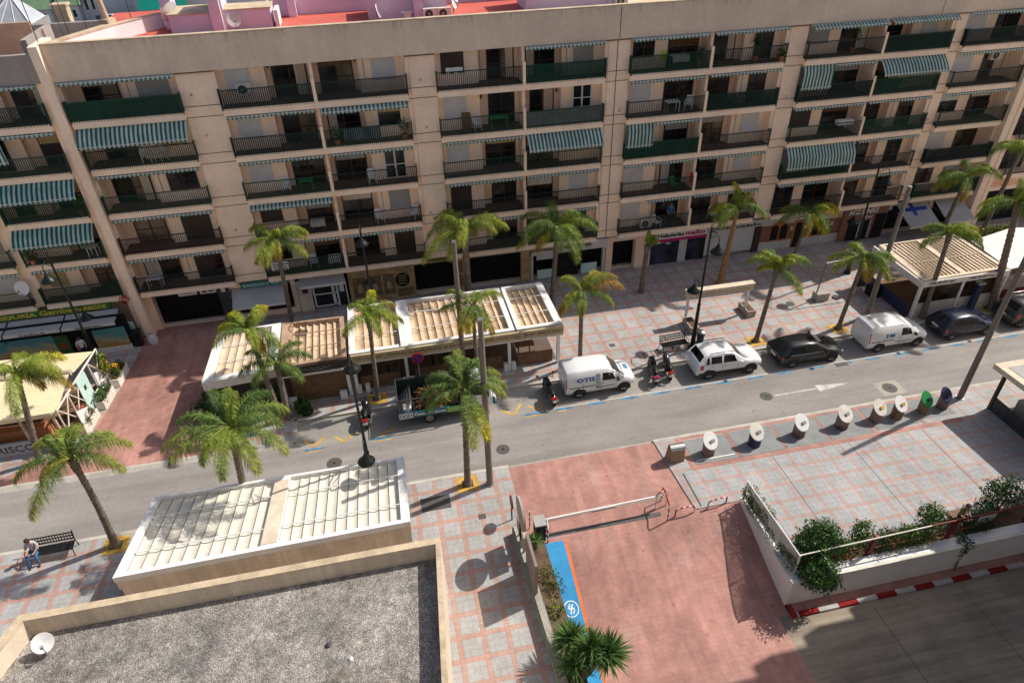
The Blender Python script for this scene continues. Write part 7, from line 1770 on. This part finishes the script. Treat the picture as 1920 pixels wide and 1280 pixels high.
# ------------------------------------------------------------------ things kept on the balconies
CHR = {}
def chair(x,y,z,rz,m,lab,grp=None):
    y -= .25
    if m in CHR: return dup(CHR[m],(x,y,z),rz,lab,grp)
    t = thing('plastic_chair',lab,'chair',(0,0,0),grp)
    b = MB(); b.box(-.24,.24,-.24,.24,.40,.44); b.build('seat',[M[m]],t)
    b = MB(); b.quad((-.23,.22,.44),(.23,.22,.44),(.20,.30,.86),(-.20,.30,.86)); b.quad((-.23,.24,.44),(.23,.24,.44),(.20,.32,.86),(-.20,.32,.86)); b.build('backrest',[M[m]],t)
    for sx in (-.21,.21):
        for sy in (-.21,.21): b = MB(); b.tube([(sx,sy,.42),(sx*1.12,sy*1.12,0)],.02,5); b.build('leg',[M[m]],t)
    for sx in (-.25,.25): b = MB(); b.tube([(sx,-.2,.42),(sx,-.22,.62),(sx,.26,.64)],.018,5); b.build('armrest',[M[m]],t)
    t.location=(x,y,z); t.rotation_euler=(0,0,rz); CHR[m]=t; return t
def balc_table(x,y,z,m,lab,h=.72,w=.8,cloth=None):
    y -= .3
    t = thing('balcony_table',lab,'table',(x,y,z))
    b = MB(); b.box(x-w/2,x+w/2,y-.3,y+.3,z+h-.04,z+h)
    if cloth: b.box(x-w/2-.01,x+w/2+.01,y-.31,y-.3,z+h-.35,z+h)
    b.build('table_top',[M[cloth or m]],t)
    for sx in (-1,1):
        for sy in (-1,1): b = MB(); b.box(x+sx*(w/2-.06)-.02,x+sx*(w/2-.06)+.02,y+sy*.25-.02,y+sy*.25+.02,z,z+h-.04); b.build('leg',[M[m]],t)
def pot(x,y,z,lab,h=.7,leaf='bush',seed=0,cols=(G1,LM)):
    y -= .2
    T = thing('pot_plant',lab,'plant',(x,y,z)); rnd=random.Random(seed)
    b = MB(); leafblob(b,(x,y,z+h),.34,120,rnd,cols,.1); leafblob(b,(x+.1,y,z+h*.7),.25,60,rnd,cols,.1); b.build('foliage',[M[leaf]],T)
    b = MB(); b.lathe((x,y,z),[(.14,0),(.2,.32),(.17,.32)],10); b.build('pot',[M['terracotta']],T)
Fz = F
yb = 42.0
chair(-15.0,42.3,Fz[0],1.2,'plastic','white chair on the top balcony at the left end of the block'); balc_table(-14.2,42.2,Fz[0],'plastic','white low table on the top balcony at the left end of the block',.7)
chair(-12.9,yb,Fz[1],.3,'plastic','left white chair on the second balcony down at the left end'); chair(-12.1,yb,Fz[1],-.5,'plastic','right white chair on the second balcony down at the left end')
balc_table(-14.9,42.1,Fz[4],'plastic','white table on the lowest balcony at the left end of the block',.74,.9)
condenser(-6.7,42.0,Fz[0]+.55,'air conditioner on the top balcony left of centre')
chair(-5.6,42.1,Fz[2],.2,'plastic','white chair on the third balcony down by the green palm'); balc_table(-4.4,42.1,Fz[2],'greenplastic','green table on the third balcony down by the green palm')
chair(-5.0,42.2,Fz[4],.1,'plastic','white chair on the lowest balcony above the white framed shop window'); balc_table(-3.6,42.1,Fz[4],'plastic','cloth covered table on the lowest balcony above the white framed shop window',.72,.8,'white')
balc_table(-4.2,42.1,Fz[3],'wood','cloth covered table on the fourth balcony down left of the divider',.72,.9,'offwhite')
chair(-.3,42.1,Fz[3],.3,'plastic','left white chair on the fourth balcony down right of the divider'); chair(1.9,42.1,Fz[3],-.6,'plastic','grey white chair at the right end of the fourth balcony down')
chair(-.4,42.1,Fz[2],.2,'plastic','white chair on the third balcony down right of the divider')
pot(-2.1,41.9,Fz[1],'bushy plant in a pot at the left end of the zebra cloth balcony',.8,seed=1,cols=(GY,LM)); pot(1.9,41.8,Fz[1],'tall plant in an orange pot at the right end of the zebra cloth balcony',.9,seed=2)
b = MB(); b.grid(lambda u,v:(-1.7+2.2*u, 41.55+.03*math.sin(9*u), Fz[1]+.95-.75*v),10,3,0,True); tag(b.build('zebra_cloth',[mat_stripes('zebra_cloth',(.03,.05,.07),(.25,.30,.33),.13)]),'blue striped cloth hanging inside the railing of a balcony left of centre','cloth')
chair(6.4,42.2,Fz[1],.3,'plastic','white chair on the second balcony down by the brown cabinet'); balc_table(7.8,42.2,Fz[1],'greenplastic','green table on the second balcony down by the brown cabinet',.72,1.1)
b = MB(); b.box(5.5,6.0,41.7,42.1,Fz[1],Fz[1]+1.05,0); b.box(5.48,6.02,41.68,42.12,Fz[1]+1.05,Fz[1]+1.09,0); tag(b.build('balcony_cabinet',[M['wood']]),'brown cabinet on a balcony in the second row near the centre','cabinet')
b = MB()
b.grid(lambda u,v:(4.7+1.0*u, 41.62+.03*math.sin(11*u), Fz[0]+1.18-.28*v*(1+.3*math.sin(13*u))),10,2,0,True)
tag(b.build('laundry',[M['white']]),'white laundry hanging at the left end of a top balcony near the centre','laundry')
balc_table(19.4,42.3,Fz[0],'greenplastic','table with a white cloth on the top balcony of the fourth bay',.75,1.1,'white'); pot(20.7,42.1,Fz[0],'dark leafy plant on the top balcony of the fourth bay',.9,seed=3,cols=(GD,G1))
b = MB(); b.grid(lambda u,v:(18.05+.35*u, 41.7+.03*math.sin(8*u), Fz[0]+1.15-.5*v),6,3,0,True); tag(b.build('yellow_cloth',[mat('bright_lime_cloth',(.35,.6,.03),.8,.1)]),'bright yellow green item on the top balcony of the fourth bay','cloth')
chair(20.4,42.2,Fz[1],-.6,'plastic','white chair at the right of the white table on the second balcony down, fourth bay'); balc_table(19.2,42.1,Fz[1],'plastic','white table on the second balcony down, fourth bay',.72,.9)
balc_table(19.8,42.1,Fz[2],'greenplastic','green table behind the striped curtain balcony of the fourth bay',.72,1.0)
chair(20.0,42.1,Fz[3],.3,'greenplastic','green chair next to the small flag on the fourth balcony down')
b = MB(); b.grid(lambda u,v:(21.0+.22*u, 41.55+.02*math.sin(6*v), Fz[3]+1.25-.8*v),3,6,0,True); tag(b.build('small_flag',[mat_mural('red_yellow_flag',[(.5,.02,.01),(.7,.4,.02),(.5,.02,.01)])]),'small red and yellow flag hanging on a balcony of the fourth bay','flag')
condenser(18.2,41.85,Fz[4]+.05,'air conditioner on the lowest balcony above the ice cream shop sign'); chair(18.95,41.95,Fz[4],.5,'plastic','white chair beside the air conditioner on the lowest balcony'); 
chair(23.3,42.1,Fz[4],.1,'plastic','white chair on the lowest balcony right of the divider above the white shutter'); 
pot(24.6,42.2,Fz[0],'climbing plant on the wall of the black railed top balcony',1.3,seed=6,cols=(GD,GD)); pot(26.1,41.7,Fz[0],'small plant at the right end of the black railed top balcony',.5,seed=7)
pot(31.6,42.3,Fz[0],'dark hanging plant on the top balcony of the fifth bay',1.4,seed=8,cols=(GD,GD)); b = MB(); b.box(31.6,32.8,41.6,42.0,Fz[2]+.72,Fz[2]+1.05); tag(b.build('linen_pile',[M['white']]),'pile of white linen on a balcony of the fifth bay','linen')
b = MB(); b.box(34.4,35.6,41.6,41.62,Fz[1]+.25,Fz[1]+.85); tag(b.build('blue_cloth',[M['bluedash']]),'blue cloth behind the green railing of the fifth bay','cloth')
condenser(43.4,42.55,Fz[1]+1.3,'air conditioner high on the balcony wall at the right end'); b = MB(); b.grid(lambda u,v:(42.8+.9*u, 41.9+.05*math.sin(9*u), Fz[2]+1.35-.6*v*(1-.3*math.sin(4*u))),8,3,0,True); tag(b.build('laundry',[M['flowerr']]),'dark red laundry on a balcony at the right end','laundry')
p = MB(); p.box(-7.6,-6.55,41.31,41.335,Fz[4]+.42,Fz[4]+1.0,0); bn = p.build('banner',[M['signwhite']]); tag(bn,'white banner with black lettering tied to the lowest balcony rail by the palm','banner')
b = MB(); q = random.Random(4)
for z in (Fz[4]+.5,Fz[4]+.68,Fz[4]+.86):
    x=-7.5
    while x<-6.65: w_=q.uniform(.06,.16); b.box(x,x+w_,41.295,41.309,z-.045,z+.045); x+=w_+.04
b.build('lettering',[M['lettdark']],bn)
# things on the left block
dish(-22.2,41.3,Fz[4]+1.35,.45,-1.7,.3,'white satellite dish on the pier between two balconies of the left block','white',.9)
b = MB(); leafblob(b,(-16.75,41.0,3.35),.28,70,random.Random(2),[G1,(.7,.3,.8)],.14); tag(b.build('hanging_decoration',[M['flowerr']]),'red hanging decoration at the foot of the left pilaster','decoration')
pot(-21.0,41.7,Fz[3],'plant trailing at the left end of the balcony below the long awning',.7,seed=14); pot(-17.3,41.8,Fz[2],'plant at the right end of the balcony with the long awning',.9,seed=15); balc_table(-17.6,42.0,Fz[3],'plastic','white side table at the right end of a left block balcony',.7,.6)
b = MB(); b.box(-17.0,-16.55,40.4,40.9,.12,1.1,0); b.box(-17.05,-16.5,40.35,40.95,1.1,1.18,0); tag(b.build('waste_bin',[M['black']]),'black bin at the foot of the left pilaster','litter bin')
b = MB(); b.lathe((-15.9,40.6,.12),[(.28,0),(.34,.3),(.2,.62),(.05,.7)],10); tag(b.build('cloth_bag',[M['shopwhite']]),'pale sack leaning at the foot of the left pilaster','sack')
